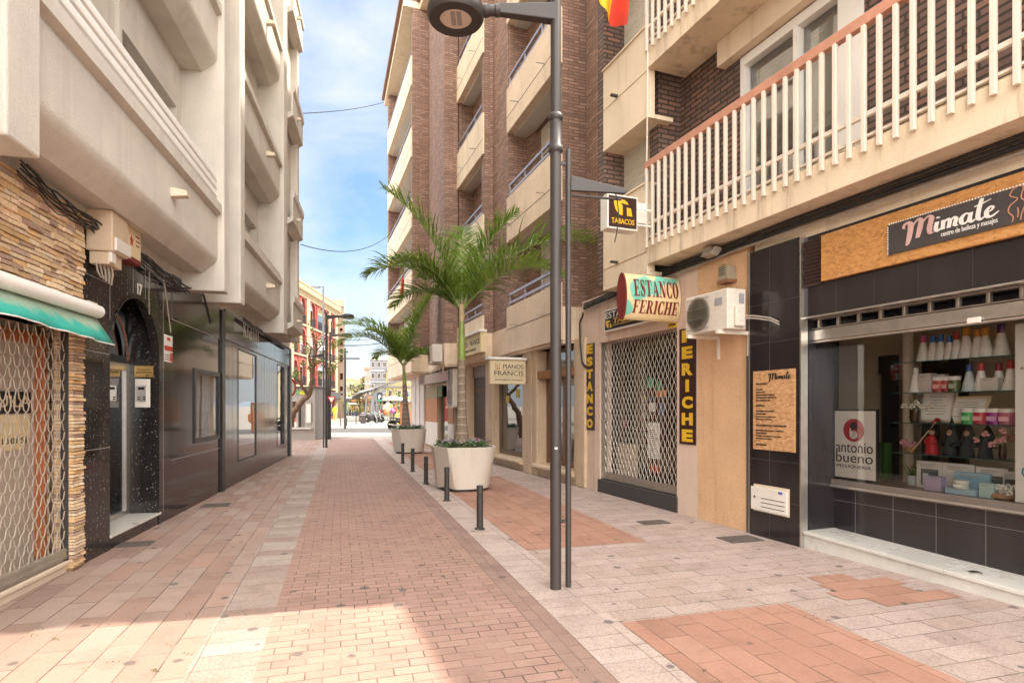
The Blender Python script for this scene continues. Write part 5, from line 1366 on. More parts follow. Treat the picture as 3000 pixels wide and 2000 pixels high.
def jar(u, z, col, lab, r=.042, h=.10, c=CC):
    t = thing('jar', lab, 'jar', RP.w(u, z, c), 'small jars in the salon window')
    q = MB(RP); q.lathe([(0, 0), (r, 0), (r, h * .75), (0, h * .75)], 16, u, z, c); q.build('body', plain('jar_tint', col, .3), t, smooth=40)
    q = MB(RP); q.lathe([(0, h * .75), (r * 1.04, h * .75), (r * 1.04, h), (0, h)], 16, u, z, c); q.build('lid', m_paper, t, smooth=40)
    q = MB(RP); q.box(u - r * .6, u + r * .6, z + h * .22, z + h * .5, c + r * .85, c + r * 1.02); q.build('label_band', plain('jar_label', tuple(min(1, x + .35) for x in col), .5), t)
def box_(u, z, w_, h, d, col, lab, name='carton', c=CC, window=False):
    t = thing(name, lab, 'box', RP.w(u, z, c), 'cartons in the salon window')
    q = MB(RP); q.box(u - w_ / 2, u + w_ / 2, z, z + h, c - d / 2, c + d / 2); q.build('case', plain('carton_tint', col, .6, .05), t, bevel=.003)
    if window:
        q = MB(RP); q.box(u - w_ * .32, u + w_ * .35, z + h * .12, z + h * .72, c + d / 2, c + d / 2 + .002); q.build('cut_out', plain('dark_cutout', (.10, .10, .10), .5), t)
        q = MB(RP); q.box(u - w_ * .22, u - w_ * .02, z + h * .15, z + h * .55, c + d / 2 + .002, c + d / 2 + .012); q.build('product', m_botg, t)
    q = MB(RP)
    for k in range(3): q.box(u - w_ * .35, u + w_ * (.1 + .08 * k), z + h * (.78 + .05 * k), z + h * (.80 + .05 * k), c + d / 2, c + d / 2 + .0015)
    q.build('print', m_print, t)
box_(U(832), 1.691, .12, .19, .1, (.58, .52, .48), 'pale square carton beside the white cone bottle on the second shelf')
box_(U(905), 1.691, .08, .18, .06, (.62, .56, .52), 'white carton behind red jars on the second shelf', c=CC - .08)
jar(U(918), 1.691, (.5, .05, .05), 'wider red jar with white lid on the second shelf', .052, .15)
jar(U(972), 1.691, (.4, .04, .04), 'slim red jar with white lid on the second shelf', .036, .15)
jar(U(1038), 1.691, (.10, .14, .04), 'dark green jar with white lid on the second shelf', .048, .15)
box_(U(1335), 1.691, .14, .12, .08, (.62, .57, .52), 'low white carton in front of the maroon capped bottle', c=CC + .03)
jar(U(1150), 1.386, (.06, .42, .10), 'bright green jar on the third shelf', .062, .145)
jar(U(1200), 1.386, (.08, .36, .12), 'second green jar partly hidden on the third shelf', .04, .145, CC - .09)
jar(U(1240), 1.386, (.5, .04, .06), 'crimson jar on the third shelf', .062, .145)
jar(U(1300), 1.386, (.30, .03, .06), 'dark red jar partly hidden on the third shelf', .045, .145, CC - .09)
jar(U(1345), 1.386, (.32, .03, .22), 'purple jar on the third shelf', .062, .145)
jar(U(1448), 1.386, (.55, .16, .22), 'pink jar closest to the white panel on the third shelf', .068, .145)
# certificates
for zx, w_, h, sk, mat_, lab in ((865, .34, .33, .02, m_alu, 'silver framed certificate beside white flowers on the third shelf'), (1072, .36, .26, .05, m_cream_sign, 'cream framed diploma leaning next to the green jar')):
    t = thing('certificate', lab, 'certificate', RP.w(U(zx), 1.386, CC)); u = U(zx); cb = CC - .02
    f_ = lambda a, b: (u + a * w_ + sk * b, 1.388 + b * h, cb - .06 * b)
    q = MB(RP); q.hexa([f_(-.5, 0), f_(.5, 0), (*f_(.5, 0)[:2], cb - .02), (*f_(-.5, 0)[:2], cb - .02), f_(-.5, 1), f_(.5, 1), (*f_(.5, 1)[:2], cb - .08), (*f_(-.5, 1)[:2], cb - .08)]); q.build('frame', mat_, t, bevel=.004)
    q = MB(RP); o_ = .002; q.add([(f_(x, y)[0], f_(x, y)[1], f_(x, y)[2] + o_) for x, y in ((-.42, .09), (.42, .09), (.42, .91), (-.42, .91))], [(0, 1, 2, 3)]); q.build('sheet', m_paper, t, recalc=False)
    q = MB(RP)
    for k in range(7): 
        y = .25 + .085 * k; l = rnd.uniform(.15, .3); q.add([(f_(x, y_)[0], f_(x, y_)[1], f_(x, y_)[2] + .003) for x, y_ in ((-l, y), (l, y), (l, y + .02), (-l, y + .02))], [(0, 1, 2, 3)])
    q.build('print', m_print, t, recalc=False)


def flowers(u, z, c, col, n, r, lab, pot=None, name='flower_arrangement', leaf=0):
    t = thing(name, lab, 'flowers', RP.w(u, z, c))
    if pot:
        q = MB(RP); pr, ph = pot[0], pot[1]; q.lathe([(0, 0), (pr * .8, 0), (pr, ph * .3), (pr * .95, ph), (0, ph)], 14, u, z, c); q.build('vase', pot[2], t, smooth=50)
    q = MB(RP)
    base = z + (pot[1] if pot else 0)
    for _ in range(n):
        x, y, w_ = rnd.gauss(0, r * .5), rnd.uniform(0, r), rnd.gauss(0, r * .35)
        for p in range(5):
            t_ = 2 * math.pi * p / 5 + rnd.random(); s_ = .018
            q.ball(u + x + s_ * math.cos(t_), base + y + s_ * math.sin(t_), c + w_ + .01 * math.sin(t_ * 2), .017, .012, .008, 6, 4)
    q.build('blossom', plain('blossom_tint', col, .7, .1), t, smooth=90)
    if leaf:
        q = MB(RP)
        for _ in range(leaf):
            t_ = rnd.uniform(-1, 1); x0_ = u + rnd.gauss(0, .02); l = rnd.uniform(.08, .2); q.add([(x0_ - .006, base, c), (x0_ + .006, base, c), (x0_ + t_ * .1, base + l, c + rnd.gauss(0, .03))], [(0, 1, 2)])
        q.build('leaf', plain('leaf_green', (.07, .14, .03), .7), t, recalc=False)


m_brownglass = plain('brown_glass', (.05, .025, .012), .1)
flowers(U(735), 1.386, CC, (.72, .68, .58), 9, .11, 'white flowers in a brown bottle on the third shelf', (.05, .13, m_brownglass), leaf=8)
m_bask = plain('wicker_basket', (.36, .20, .09), .8, .3, 40)
flowers(U(695), 1.076, CC, (.60, .30, .30), 8, .08, 'pink flowers with a small basket on the lowest shelf', (.05, .05, m_bask))
flowers(U(1405), 1.076, CC, (.66, .32, .32), 14, .20, 'pink blossom branch beside the black hooded dolls', (.03, .12, m_brownglass), leaf=6)
flowers(U(690), .731, CC - .06, (.10, .15, .05), 5, .08, 'small green plant in a glass pot beside the rope column', (.055, .1, m_botg), leaf=14, name='potted_plant')
flowers(U(1400, -.6), .731, -.6, (.72, .70, .66), 14, .09, 'white paper flowers in a wooden bowl on the window floor', (.09, .05, m_bask))
# dolls
def doll(u, z, body, hood, hoodh, lab, staff=False):
    t = thing('doll', lab, 'doll', RP.w(u, z, CC), 'robed dolls in the salon window')
    q = MB(RP); q.lathe([(0, 0), (.062, 0), (.058, .02), (.045, .12), (.03, .17), (.022, .185), (0, .19)], 16, u, z, CC)
    q.tube([(u - .02, z + .165, CC), (u - .055, z + .13, CC + .02), (u - .03, z + .10, CC + .05)], .014, 6, r1=.010); q.tube([(u + .02, z + .165, CC), (u + .055, z + .13, CC + .02), (u + .03, z + .10, CC + .05)], .014, 6, r1=.010)
    q.build('robe', body, t, smooth=60)
    q = MB(RP); q.ball(u, z + .215, CC, .027, .032, .027, 10, 8); q.ball(u, z + .212, CC + .028, .005, n=6, m=4); q.build('head', plain('doll_skin', (.42, .24, .16), .6), t, smooth=90)
    q = MB(RP)
    for s_ in (-1, 1): q.ball(u + s_ * .010, z + .222, CC + .025, .0035, n=6, m=4)
    q.build('eye', m_ink, t)
    q = MB(RP)
    if hoodh > .05:
        q.lathe([(.075, .0), (.062, .1), (.045, .14), (.036, .165), (.0, .165 + hoodh)], 14, u + .005, z + .09, CC - .022, sc=.6); q.build('veil', hood, t, smooth=60)
    else:
        q.lathe([(.034, 0), (.036, .012), (.0, .03)], 12, u, z + .235, CC - .004); q.build('hat', hood, t, smooth=60)
    if staff:
        q = MB(RP); q.tube([(u - .17, z + .0, CC + .06), (u + .07, z + .36, CC + .0)], .005, 6); q.build('staff', plain('pale_stick', (.55, .42, .22), .7), t)
        q = MB(RP); q.ball(u + .05, z + .34, CC, .03, .02, .02); q.ball(u + .02, z + .31, CC, .02); q.build('bundle', body, t, smooth=60)
m_robe = plain('black_robe', (.022, .024, .026), .8); m_redrobe = plain('red_robe', (.42, .012, .02), .7)
doll(U(862), 1.076, m_redrobe, m_robe, .03, 'red robed doll carrying a long stick on the lowest shelf', True)
doll(U(1000), 1.076, m_robe, m_robe, .13, 'black robed doll with the tall pointed hood')
doll(U(1130), 1.076, m_robe, m_robe, .07, 'black robed doll with a short hood between two others')
doll(U(1272), 1.076, m_robe, plain('black_lace', (.015, .015, .017), .9), .055, 'black veiled doll beside the pink blossom branch')
# window floor goods
box_(U(862), .731, .25, .27, .08, (.60, .58, .54), 'white carton with a cut-out front behind a lilac box', 'gift_carton', CC, True)
box_(U(885, -.58), .731, .16, .14, .08, (.42, .36, .50), 'lilac box in front of a white carton', c=-.58)
box_(U(1080), .731, .28, .27, .06, (.60, .58, .55), 'large white open carton in the middle of the window floor', 'gift_carton', CC)
box_(U(1175, -.66), .731, .30, .2, .04, (.25, .42, .52), 'pale blue carton with a hand picture on the window floor', c=-.66)
box_(U(1100, -.55), .731, .26, .055, .09, (.35, .52, .62), 'flat blue box carrying a small white pot', c=-.55)
jar(U(1090, -.55), .787, (.55, .58, .52), 'small white cream pot on the flat blue box', .06, .075, -.55)
box_(U(1340), .731, .26, .26, .08, (.60, .58, .54), 'white carton with a cut-out front beside the white paper flowers', 'gift_carton', CC, True)
box_(U(1480), .731, .12, .24, .08, (.60, .58, .54), 'narrow white carton half hidden by the white panel', 'gift_carton', CC, True)
box_(U(1297, -.56), .731, .12, .13, .07, (.40, .58, .54), 'mint green box beside the white paper flowers', c=-.56)
tw = MB(RP); u = A(2590, -1.2); vs = []
for i in range(13):
    x = u - .1 + .2 * i / 12; vs += [(x, .35, -1.2 + .02 * math.sin(i * 1.3)), (x, 1.13, -1.2 + .015 * math.sin(i * 1.1))]
tw.add(vs, [(2 * i, 2 * i + 1, 2 * i + 3, 2 * i + 2) for i in range(12)])
tag(tw.build('towel', plain('green_towel', (.06, .14, .03), .9), None, smooth=80, recalc=False), 'green towel hanging behind the framed hairdresser poster', 'towel')
# ---------------------------------------------------------------- the stepped brown brick building
E = thing('brick_apartment_building', 'tall brown brick building with stepped bays and cream parapets above a piano shop', 'building', (1, 18, 0))
V2 = lambda x, y: Vector((x, y, 0))
PT = [V2(2.4, 9.9), V2(1.706, 11.03), V2(1.49, 11.63), V2(.997, 11.455), V2(-.0938, 14.5), V2(-.516, 15.67), V2(-.743, 15.59), V2(-1.695, 18.24), V2(-2.086, 18.1), V2(-3.196, 22.27), V2(-3.79, 22.06), V2(-6.02, 28.3)]
def seg(l, r):
    d = r - l; return Plane(l.x, l.y, d.x, d.y), d.length
TOPZ = 16.7
def bface(i):                       # brick face between PT[i+1] (image side away) and PT[i]
    p, w_ = seg(PT[i + 1], PT[i]); q = MB(p); q.box(0, w_, 3.52, TOPZ, -.25, 0); q.build('brick_wall', m_brick, E)
    q = MB(p); q.box(-.004, w_ + .004, 2.86, 3.52, -.25, .03); q.build('fascia', m_pebble, E)
for i in (1, 2, 4, 5, 7, 8, 9): bface(i)
p, w_ = seg(PT[1], PT[0]); q = MB(p); q.box(0, w_, 2.86, TOPZ, -.25, 0); q.build('brick_wall', m_brick, E)
endd = Vector((.93, .36, 0))
q = MB(Plane(PT[11].x, PT[11].y, .93, .36)); q.v = []
pe = PT[11] + endd * 9
pl_, w_ = seg(pe, PT[11]); q = MB(pl_); q.box(0, w_, 2.86, TOPZ, -.02, .25); q.build('brick_wall', m_brick, E)
m_bar = plain('lavender_grey_bar', (.40, .38, .42), .35, .08, metal=.4)
m_brownframe = plain('brown_window_frame', (.13, .065, .04), .5, .2)
m_soff = plain('white_soffit', (.66, .62, .57), .8, .05)
RT, PITCH = 4.36, 2.72
for bi, (l, r, e1, e2) in enumerate(((PT[4], PT[3], 0, 0), (PT[7], PT[6], 0, 0), (PT[11], PT[10], 0, 0))):
    p, w_ = seg(l, r)
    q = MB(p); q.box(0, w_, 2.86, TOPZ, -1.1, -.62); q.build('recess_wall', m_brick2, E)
    q = MB(p); q.box(-.001, .06, 3.4, TOPZ, -.62, -.02); q.box(w_ - .06, w_ + .001, 3.4, TOPZ, -.62, -.02); q.build('recess_cheek', m_brick, E)
    for k in range(6):
        zb = 2.86 if k == 0 else RT + PITCH * k - 1.47
        zp = RT + PITCH * k - .36; zr = RT + PITCH * k
        if zb > TOPZ - .5: break
        q = MB(p); q.box(0.005, w_ - .005, zb, zp, -.14, .05); o = q.build('parapet', m_pebble if k == 0 else (m_pebble if bi == 0 else m_cream), E, bevel=.01)
        j = MB(p); zj = zb + (zp - zb) * (.35 if k else .52); j.box(.005, w_ - .005, zj - .008, zj + .008, .045, .053); j.build('joint', m_brownframe, o)
        for f in (.25, .75): j = MB(p); j.tube([(w_ * f, zj + .03, .04), (w_ * f, zj + .02, .24)], .012, 5); j.build('drain_spout', m_alud, o)
        if zr < TOPZ:
            b = MB(p); b.box(0, w_, zp + .09, zp + .15, -.06, -.01); b.box(0, w_, zr - .06, zr, -.06, -.01)
            for f in (.02, .34, .66, .98): b.box(w_ * f - .015, w_ * f + .015, zp, zr, -.055, -.015)
            b.build('railing', m_bar, o, bevel=.004)
        s = MB(p); s.box(.06, w_ - .06, zb - .03, zb + .12, -.62, -.135); s.build('soffit', m_soff, o)
        wz0, wz1 = zp - .3, min(RT + PITCH * (k + 1) - 1.5, TOPZ - .1)
        if wz1 - wz0 < .6: continue
        a0, a1 = (.35, w_ - .25) if bi != 1 else (.3, w_ - .3)
        f = MB(p); mid = a0 + (a1 - a0) * .56
        f.wall(a0, a1, wz0, wz1, -.62, -.55, [(a0 + .08, mid - .09, wz0 + .05, wz1 - .08), (mid + .09, a1 - .08, wz0 + .05, wz1 - .08)]); wo = f.build('window', m_brownframe, E, bevel=.004)
        g = MB(p); g.box(a0 + .05, a1 - .05, wz0, wz1 - .05, -.612, -.607); g.build('pane', m_glassd, wo)
        h = (.9, .4, .7, .55, .8, .5)[(k + bi) % 6]
        g = MB(p); g.box(a0 + .06, mid - .06, wz1 - (wz1 - wz0) * h, wz1 - .04, -.605, -.59); g.box(mid + .06, a1 - .06, wz1 - (wz1 - wz0) * (1.1 - h * .6), wz1 - .04, -.605, -.59); g.build('roller_shutter', m_shutter, wo)
# roof eave following the far bay, flat roof, soffit under the fascia
front = PT[1:]
off = lambda d: [V2(v.x - d * .93, v.y - d * .36) for v in front]
def slab(pts, z0, z1, name, mat):
    q = MB(); n = len(pts)
    q.add([(v.x, z0, -v.y) for v in pts] + [(v.x, z1, -v.y) for v in pts], [tuple(range(n)), tuple(range(n, 2 * n))] + [(i, (i + 1) % n, n + (i + 1) % n, n + i) for i in range(n)])
    return q.build(name, mat, E)
back = [V2(3, 32), V2(12, 14)]
slab(front + [pe, V2(8, 24), V2(9, 11)], 2.80, 2.858, 'underside', m_pebble)
ev = [PT[8], PT[9], PT[10], PT[11]]
eo = [V2(v.x - .32, v.y - .12) for v in (PT[6], PT[9], PT[10])] + [V2(-6.45, 29.3)]
slab([PT[2]] + [V2(PT[3].x - .3, PT[3].y - .1)] + eo + [V2(2, 32), V2(10, 13)], TOPZ, TOPZ + .25, 'eave', m_cream)
slab([PT[2]] + [V2(PT[3].x - .4, PT[3].y - .15)] + [V2(v.x - .12, v.y - .05) for v in eo] + [V2(2, 32.2), V2(10, 13)], TOPZ + .251, TOPZ + .42, 'roof', plain('brown_roof_tile', (.22, .12, .08), .8, .25, 8))
slab([V2(v.x + .45, v.y + .2) for v in (PT[2], PT[6], PT[9], PT[11])] + [V2(4, 31), V2(11, 14)], 2.9, TOPZ - .01, 'rear_body', m_brick)
# ground floor along the shop line
q = MB(RP); g1 = A(1697)
doors = [(A(1577) + .0, A(1681), .28, 2.8), (A(1449), A(1532), .28, 2.8), (A(1380), A(1422), .05, 2.75), (A(1332), A(1366), .05, 2.6), (A(1284), A(1314), .05, 2.3)]
q.wall(A(1205), g1, 0, 2.82, -.3, 0, doors); gf = q.build('shop_wall', m_cstone, E)
q = MB(RP); q.box(A(1205) - .5, g1, 0, 2.8, -2.6, -2.5); q.box(A(1205) - .5, g1, -.01, .04, -2.5, -.3); q.build('shop_interior', plain('grey_green_interior', (.16, .155, .13), .7, .3, 1), E)
q = MB(RP); q.box(A(1684, .06), A(1712, .06), 0, 2.86, -.2, .06); q.build('stone_pillar', m_cstone, E, bevel=.02)
for x0, x1 in ((1534, 1576), (1428, 1446), (1367, 1379)):
    q = MB(RP); a0, a1 = A(x0), A(x1); q.box(a0, a1, 0, 2.86, -.02, .035); q.box(a0 + (a1 - a0) * .3, a1 - (a1 - a0) * .3, 0, 2.86, .034, .055); q.build('stone_jamb', m_cstone, E, bevel=.012)
m_wooddk = plain('varnished_dark_wood', (.17, .075, .03), .35, .25, 12)
# wooden door with glass
a0, a1 = doors[0][:2]
q = MB(RP); q.wall(a0, a1, .28, 2.8, -.30, -.2, [(a0 + .16, (a0 + a1) / 2 - .04, .38, 2.15), ((a0 + a1) / 2 + .1, a1 - .1, .38, 2.15), (a0 + .16, a1 - .1, 2.36, 2.75)]); wd = q.build('wooden_doorway', m_wooddk, E, bevel=.01)
q = MB(RP); q.box(a0, a1, 2.16, 2.34, -.2, .03); q.build('lintel', plain('orange_wood_lintel', (.28, .12, .04), .4, .2, 10), wd, bevel=.01)
q = MB(RP); q.box(a0 + .1, a1 - .05, .35, 2.78, -.262, -.256); q.build('pane', m_mirror, wd)
# display window and sills
a0, a1 = doors[1][:2]
q = MB(RP); q.wall(a0, a1, .28, 2.8, -.22, -.14, [(a0 + .07, a1 - .07, .40, 2.72)]); wn = q.build('display_window', m_bronze, E, bevel=.006)
q = MB(RP); q.box(a0 + .05, a1 - .05, .38, 2.75, -.19, -.184); q.build('pane', m_mirror, wn)
for i, (x0, y0, w_, h_) in enumerate(((1487, 1170, .25, .2), (1517, 1152, .25, .22))):
    u, v = RP.at(x0, y0, -.18); q = MB(RP); q.box(u - w_ / 2, u + w_ / 2, v - h_ / 2, v + h_ / 2, -.183, -.181); q.build('notice', plain('yellow_notice_%d' % i, (.55, .42, .05), .6), wn)
for d in doors[:2]:
    q = MB(RP); q.along([(-.25, .1), (.04, .1), (.04, .16), (.12, .17), (.15, .205), (.14, .245), (.10, .265), (-.25, .275)], d[0] - .08, d[1] + .1); q.build('rounded_sill', m_cstone, E, smooth=40)
a0, a1 = doors[2][:2]
q = MB(RP); q.box(a0, a1, .06, 2.42, -.14, -.10); rs = q.build('brown_shutter', m_brownshut, E)
q = MB(RP); q.box(a0, a1, 2.42, 2.76, -.2, -.06); q.build('shutter_box', m_bronze, rs, bevel=.005)
q = MB(RP)
for k in range(16): q.box(a0 + (a1 - a0) * k / 16 + .012, a0 + (a1 - a0) * (k + .55) / 16, 1.97, 2.10, -.1, -.094)
q.build('vent_row', m_wooddk, rs)
a0, a1 = doors[3][:2]
q = MB(RP); q.wall(a0, a1, .05, 2.6, -.2, -.12, [(a0 + .1, a1 - .1, .3, 2.45)]); dw = q.build('dark_door', m_bronze, E); q = MB(RP); q.box(a0 + .08, a1 - .08, .25, 2.5, -.17, -.164); q.build('pane', m_mirror, dw)
# office with white, orange and olive panels
for x0, x1, z0, z1, m_ in ((1243, 1283, .04, .95, m_whiteplas), (1249, 1283, .951, 1.85, plain('orange_panel', (.46, .22, .10), .5, .06)), (1249, 1283, 1.851, 2.32, plain('olive_panel', (.30, .26, .15), .5)), (1315, 1330, .04, .95, m_whiteplas), (1315, 1330, .951, 1.9, plain('orange_panel_b', (.44, .21, .10), .5)), (1284, 1298, 1.9, 2.32, plain('green_panel', (.05, .13, .035), .5))):
    q = MB(RP); q.box(A(x0) + .002, A(x1), z0, z1, -.01, .04); q.build('office_panel', m_, E, bevel=.003)
q = MB(RP); a0, a1 = A(1284), A(1314); q.box(a0, a1, .05, 2.3, -.12, -.11); q.build('office_door_pane', m_mirror, E)
q = MB(RP); q.box(A(1226, .45), A(1312, .45), 2.38, 2.72, .0, .45); q.build('office_canopy', plain('grey_green_canopy', (.27, .28, .24), .3, .1), E, bevel=.01)
q = MB(RP)
for k in range(8): q.box(A(1228, .46), A(1243, .46), 2.42 + .04 * k, 2.44 + .04 * k, .452, .46)
q.build('vent_grille', m_dark, E)
for x0, x1 in ((1206, 1216), (1218, 1228), (1231, 1241)):
    q = MB(RP); q.box(A(x0, .12), A(x1, .12), 0, 2.86, .0, .12); q.build('white_column', plain('pale_stone_column', (.60, .57, .53), .6, .1, 3), E, bevel=.02)

# piano shop signs
def piano_text(pl, x0, x1, y0, y1, c, par):
    w_, h_ = x1 - x0, y1 - y0
    text(pl, 'PIANOS', (x0 + w_ * .34, y0 + h_ * .66), (x0 + w_ * .95, y0 + h_ * .86), c, m_ink, par, pixel=False)
    text(pl, 'FRANCIS', (x0 + w_ * .08, y0 + h_ * .34), (x0 + w_ * .95, y0 + h_ * .56), c, m_ink, par, pixel=False)
    text(pl, 'INSTRUMENTOS MUSICALES', (x0 + w_ * .1, y0 + h_ * .11), (x0 + w_ * .92, y0 + h_ * .19), c, m_ink, par, pixel=False)
    q = MB(pl); q.box(x0 + w_ * .3, x0 + w_ * .95, y0 + h_ * .595, y0 + h_ * .605, c, c + .003); q.box(x0 + w_ * .06, x0 + w_ * .95, y0 + h_ * .27, y0 + h_ * .28, c, c + .003); q.build('ruled_line', m_wooddk, par)
    q = MB(pl)
    for s_ in (-1, 1): ribbon(q, [(x0 + w_ * .18 + s_ * w_ * .03, y0 + h_ * .64), (x0 + w_ * .18 + s_ * w_ * .06, y0 + h_ * .72), (x0 + w_ * .18 + s_ * w_ * .04, y0 + h_ * .8), (x0 + w_ * .18 + s_ * w_ * .08, y0 + h_ * .88)], [.02, .016, .014, .02], lambda a, b: (a, b), c, c + .003)
    q.box(x0 + w_ * .12, x0 + w_ * .24, y0 + h_ * .62, y0 + h_ * .66, c, c + .003); q.box(x0 + w_ * .172, x0 + w_ * .188, y0 + h_ * .66, y0 + h_ * .86, c, c + .003)
    q.build('lyre_emblem', plain('gold_emblem', (.50, .28, .06), .5), par, recalc=False)
pS = RP.w(A(1549), 0, .0); PP = Plane(pS.x, pS.y, .9317, .3634)
ps = thing('piano_shop_sign', 'cream piano shop sign projecting on brackets beside the display window', 'sign', PP.w(-.5, 2, 0))
x0, x1 = PP.a(1440, .06), PP.a(1538, .06); y0, y1 = PP.at(1490, 1122, .06)[1], PP.at(1490, 1058, .06)[1]
q = MB(PP); q.box(x0 - .03, x1 + .02, y0 - .02, y1 + .02, -.08, .06); q.build('case', m_cream_sign, ps, bevel=.008)
q = MB(PP); q.box(x0, x1, y0, y1, .06, .064); q.build('face', plain('ivory_face', (.72, .60, .40), .5), ps)
q = MB(PP); q.box(x0 - .09, x1 + .04, y1 + .03, y1 + .09, -.12, .1); q.build('top_cover', m_white, ps, bevel=.012)
q = MB(PP); q.tube([(x1, y1 - .02, 0), (.02, y1 - .02, 0)], .015, 6); q.tube([(x1, y0 + .02, 0), (.02, y0 + .02, 0)], .015, 6); q.build('bracket', m_dark, ps)
piano_text(PP, x0, x1, y0, y1, .064, ps)
p, w_ = seg(PT[7], PT[6])
ps = thing('piano_shop_sign', 'flat cream piano shop sign on the fascia behind the palm trunk', 'sign', p.w(1, 3, .1))
x0, x1 = p.a(1346, .2), p.a(1408, .2); y0, y1 = 2.98, 3.50
q = MB(p); q.box(x0, x1, y0, y1, .04, .2); q.build('case', m_cream_sign, ps, bevel=.008)
q = MB(p); q.box(x0 - .03, x1 + .03, y1 + .002, y1 + .07, .03, .26); q.build('top_cover', m_white, ps, bevel=.008)
w2 = x1 - x0; text(p, 'PIANOS', (x0 + w2 * .05, y0 + .24), (x0 + w2 * .42, y0 + .38), .2, m_ink, ps, pixel=False); text(p, 'FRANCIS', (x0 + w2 * .53, y0 + .24), (x0 + w2 * .96, y0 + .38), .2, m_ink, ps, pixel=False); text(p, 'INSTRUMENTOS MUSICALES', (x0 + w2 * .2, y0 + .09), (x0 + w2 * .8, y0 + .15), .2, m_ink, ps, pixel=False)
p, w_ = seg(PT[9], PT[8])
ac_unit(p, w_ - 1.25, w_ - .15, 2.95, 3.5, .06, .38, 'white air conditioner on the fascia behind the palm trunk')
ac_unit(RP, A(1309, .4), A(1327, .4), 1.55, 2.75, .06, .4, 'tall two-fan air conditioner hung beside the orange office panels', vert=True)
# red cloth on the far bay
p, w_ = seg(PT[11], PT[10]); q = MB(p); u, v = p.at(1178, 850, .1)
for i in range(8):
    q.add([(u - .25 + .06 * i, v + .55, .08 + .03 * math.sin(i)), (u - .19 + .06 * i, v + .55, .08 + .03 * math.sin(i + 1)), (u - .19 + .05 * i, v - .25 - .05 * math.sin(i * .8), .12 + .05 * math.sin(i + 1)), (u - .25 + .05 * i, v - .25 - .05 * math.sin(i * .8 - .8), .12 + .05 * math.sin(i))], [(0, 1, 2, 3)])
tag(q.build('banner_cloth', plain('orange_red_cloth', (.6, .07, .03), .7), None, recalc=False), 'orange red cloth hanging from a high brick building parapet', 'banner')
# wires across the street
def wire(p0, p1, sag, r, label):
    q = MB(); pts = []
    for i in range(25):
        f = i / 24; v = p0.lerp(p1, f); pts.append((v.x, v.z - sag * 4 * f * (1 - f), -v.y))
    q.tube(pts, r, 5); o = q.build('overhead_wire', m_blackcable, None, smooth=60); tag(o, label, 'wire', 'wires across the street')
wire(depth(872, 333, 15.9), depth(1125, 300, 28.4), .1, .012, 'upper overhead wire crossing the sky from pale to brick building')
wire(depth(880, 716, 15.9), depth(1140, 688, 28.2), .45, .013, 'lower sagging overhead wire crossing the blue sky')
for i, (y0, y1) in enumerate(((980, 982), (990, 1000), (1000, 996))):
    wire(depth(868, y0, 24), depth(1150, y1, 31), .25, .012, ('upper', 'middle', 'lower')[i] + ' of three thin wires in front of the red building')
# ---------------------------------------------------------------- lamp posts
def lamp_post(loc, arm_dir, label, hgt=5.06, group='brown street lamps', hl=4.91):
    """collared post with a round lantern on a short arm"""
    t = thing('street_lamp', label, 'street lamp', loc, group)
    a = Plane(loc[0], loc[1], arm_dir[0], arm_dir[1])
    q = MB(a)
    q.lathe([(0, -.01), (.0475, -.01), (.0475, 3.72), (.047, 3.73)], 22); q.build('post', m_post, t, smooth=40)
    q = MB(a); q.lathe([(.046, 3.70), (.060, 3.715), (.064, 3.735), (.060, 3.755), (.052, 3.765), (.051, 3.975), (.060, 3.985), (.064, 4.005), (.060, 4.025), (.046, 4.04)], 24); q.build('collar', m_post, t, smooth=40)
    q = MB(a); q.lathe([(.0445, 4.03), (.0445, hgt), (0, hgt)], 22); q.build('upper_post', m_post, t, smooth=40)
    q = MB(a); q.hexa([(.0, hl - .095, -.045), (.48, hl - .035, -.035), (.48, hl - .035, .035), (.0, hl - .095, .045), (.0, hl + .055, -.045), (.48, hl + .045, -.035), (.48, hl + .045, .035), (.0, hl + .055, .045)]); q.build('arm', m_post, t, bevel=.008)
    q = MB(a); q.lathe([(0, .47), (.045, .47), (.05, .48), (.052, .51), (.043, .52), (.043, .56), (.052, .57), (.053, .60), (.046, .62), (0, .62)], 20, 0, hl, 0, 'a'); q.build('joint_collar', m_post, t, smooth=40)
    cx = .85
    q = MB(a); q.lathe([(0, hl - .05), (.134, hl - .05), (.135, hl - .085), (.15, hl - .092), (.225, hl - .085), (.24, hl - .06), (.242, hl - .01), (.225, hl + .045), (.12, hl + .085), (0, hl + .09)], 40, cx, 0, 0); lan = q.build('lantern', m_post, t, smooth=35)
    q = MB(a); q.lathe([(0, hl - .072), (.137, hl - .072), (.137, hl - .068), (0, hl - .068)], 40, cx, 0, 0); q.build('lens', plain('pale_lamp_lens', (.66, .56, .47), .3, .05, 4), lan, smooth=40)
    q = MB(a)
    for k in range(2):
        for j in range(5): q.box(cx - .05 + .05 * k, cx - .01 + .05 * k, hl - .076, hl - .0725, -.09 + .036 * j, -.06 + .036 * j)
    q.build('led_board', plain('grey_led_board', (.34, .30, .29), .4), lan)
    return t


p = ground(1628, 1723)
lamp0 = lamp_post((p.x, p.y, 0), (-1, -.02), 'tall brown street lamp with a round lantern overhead beside the tobacconist')
o = MB(Plane(p.x, p.y, 1, 0)); o.box(-.012, .012, 1.19, 1.205, .046, .049); tag(o.build('sticker', m_paper, lamp0))
pp = ground(1665, 1718)


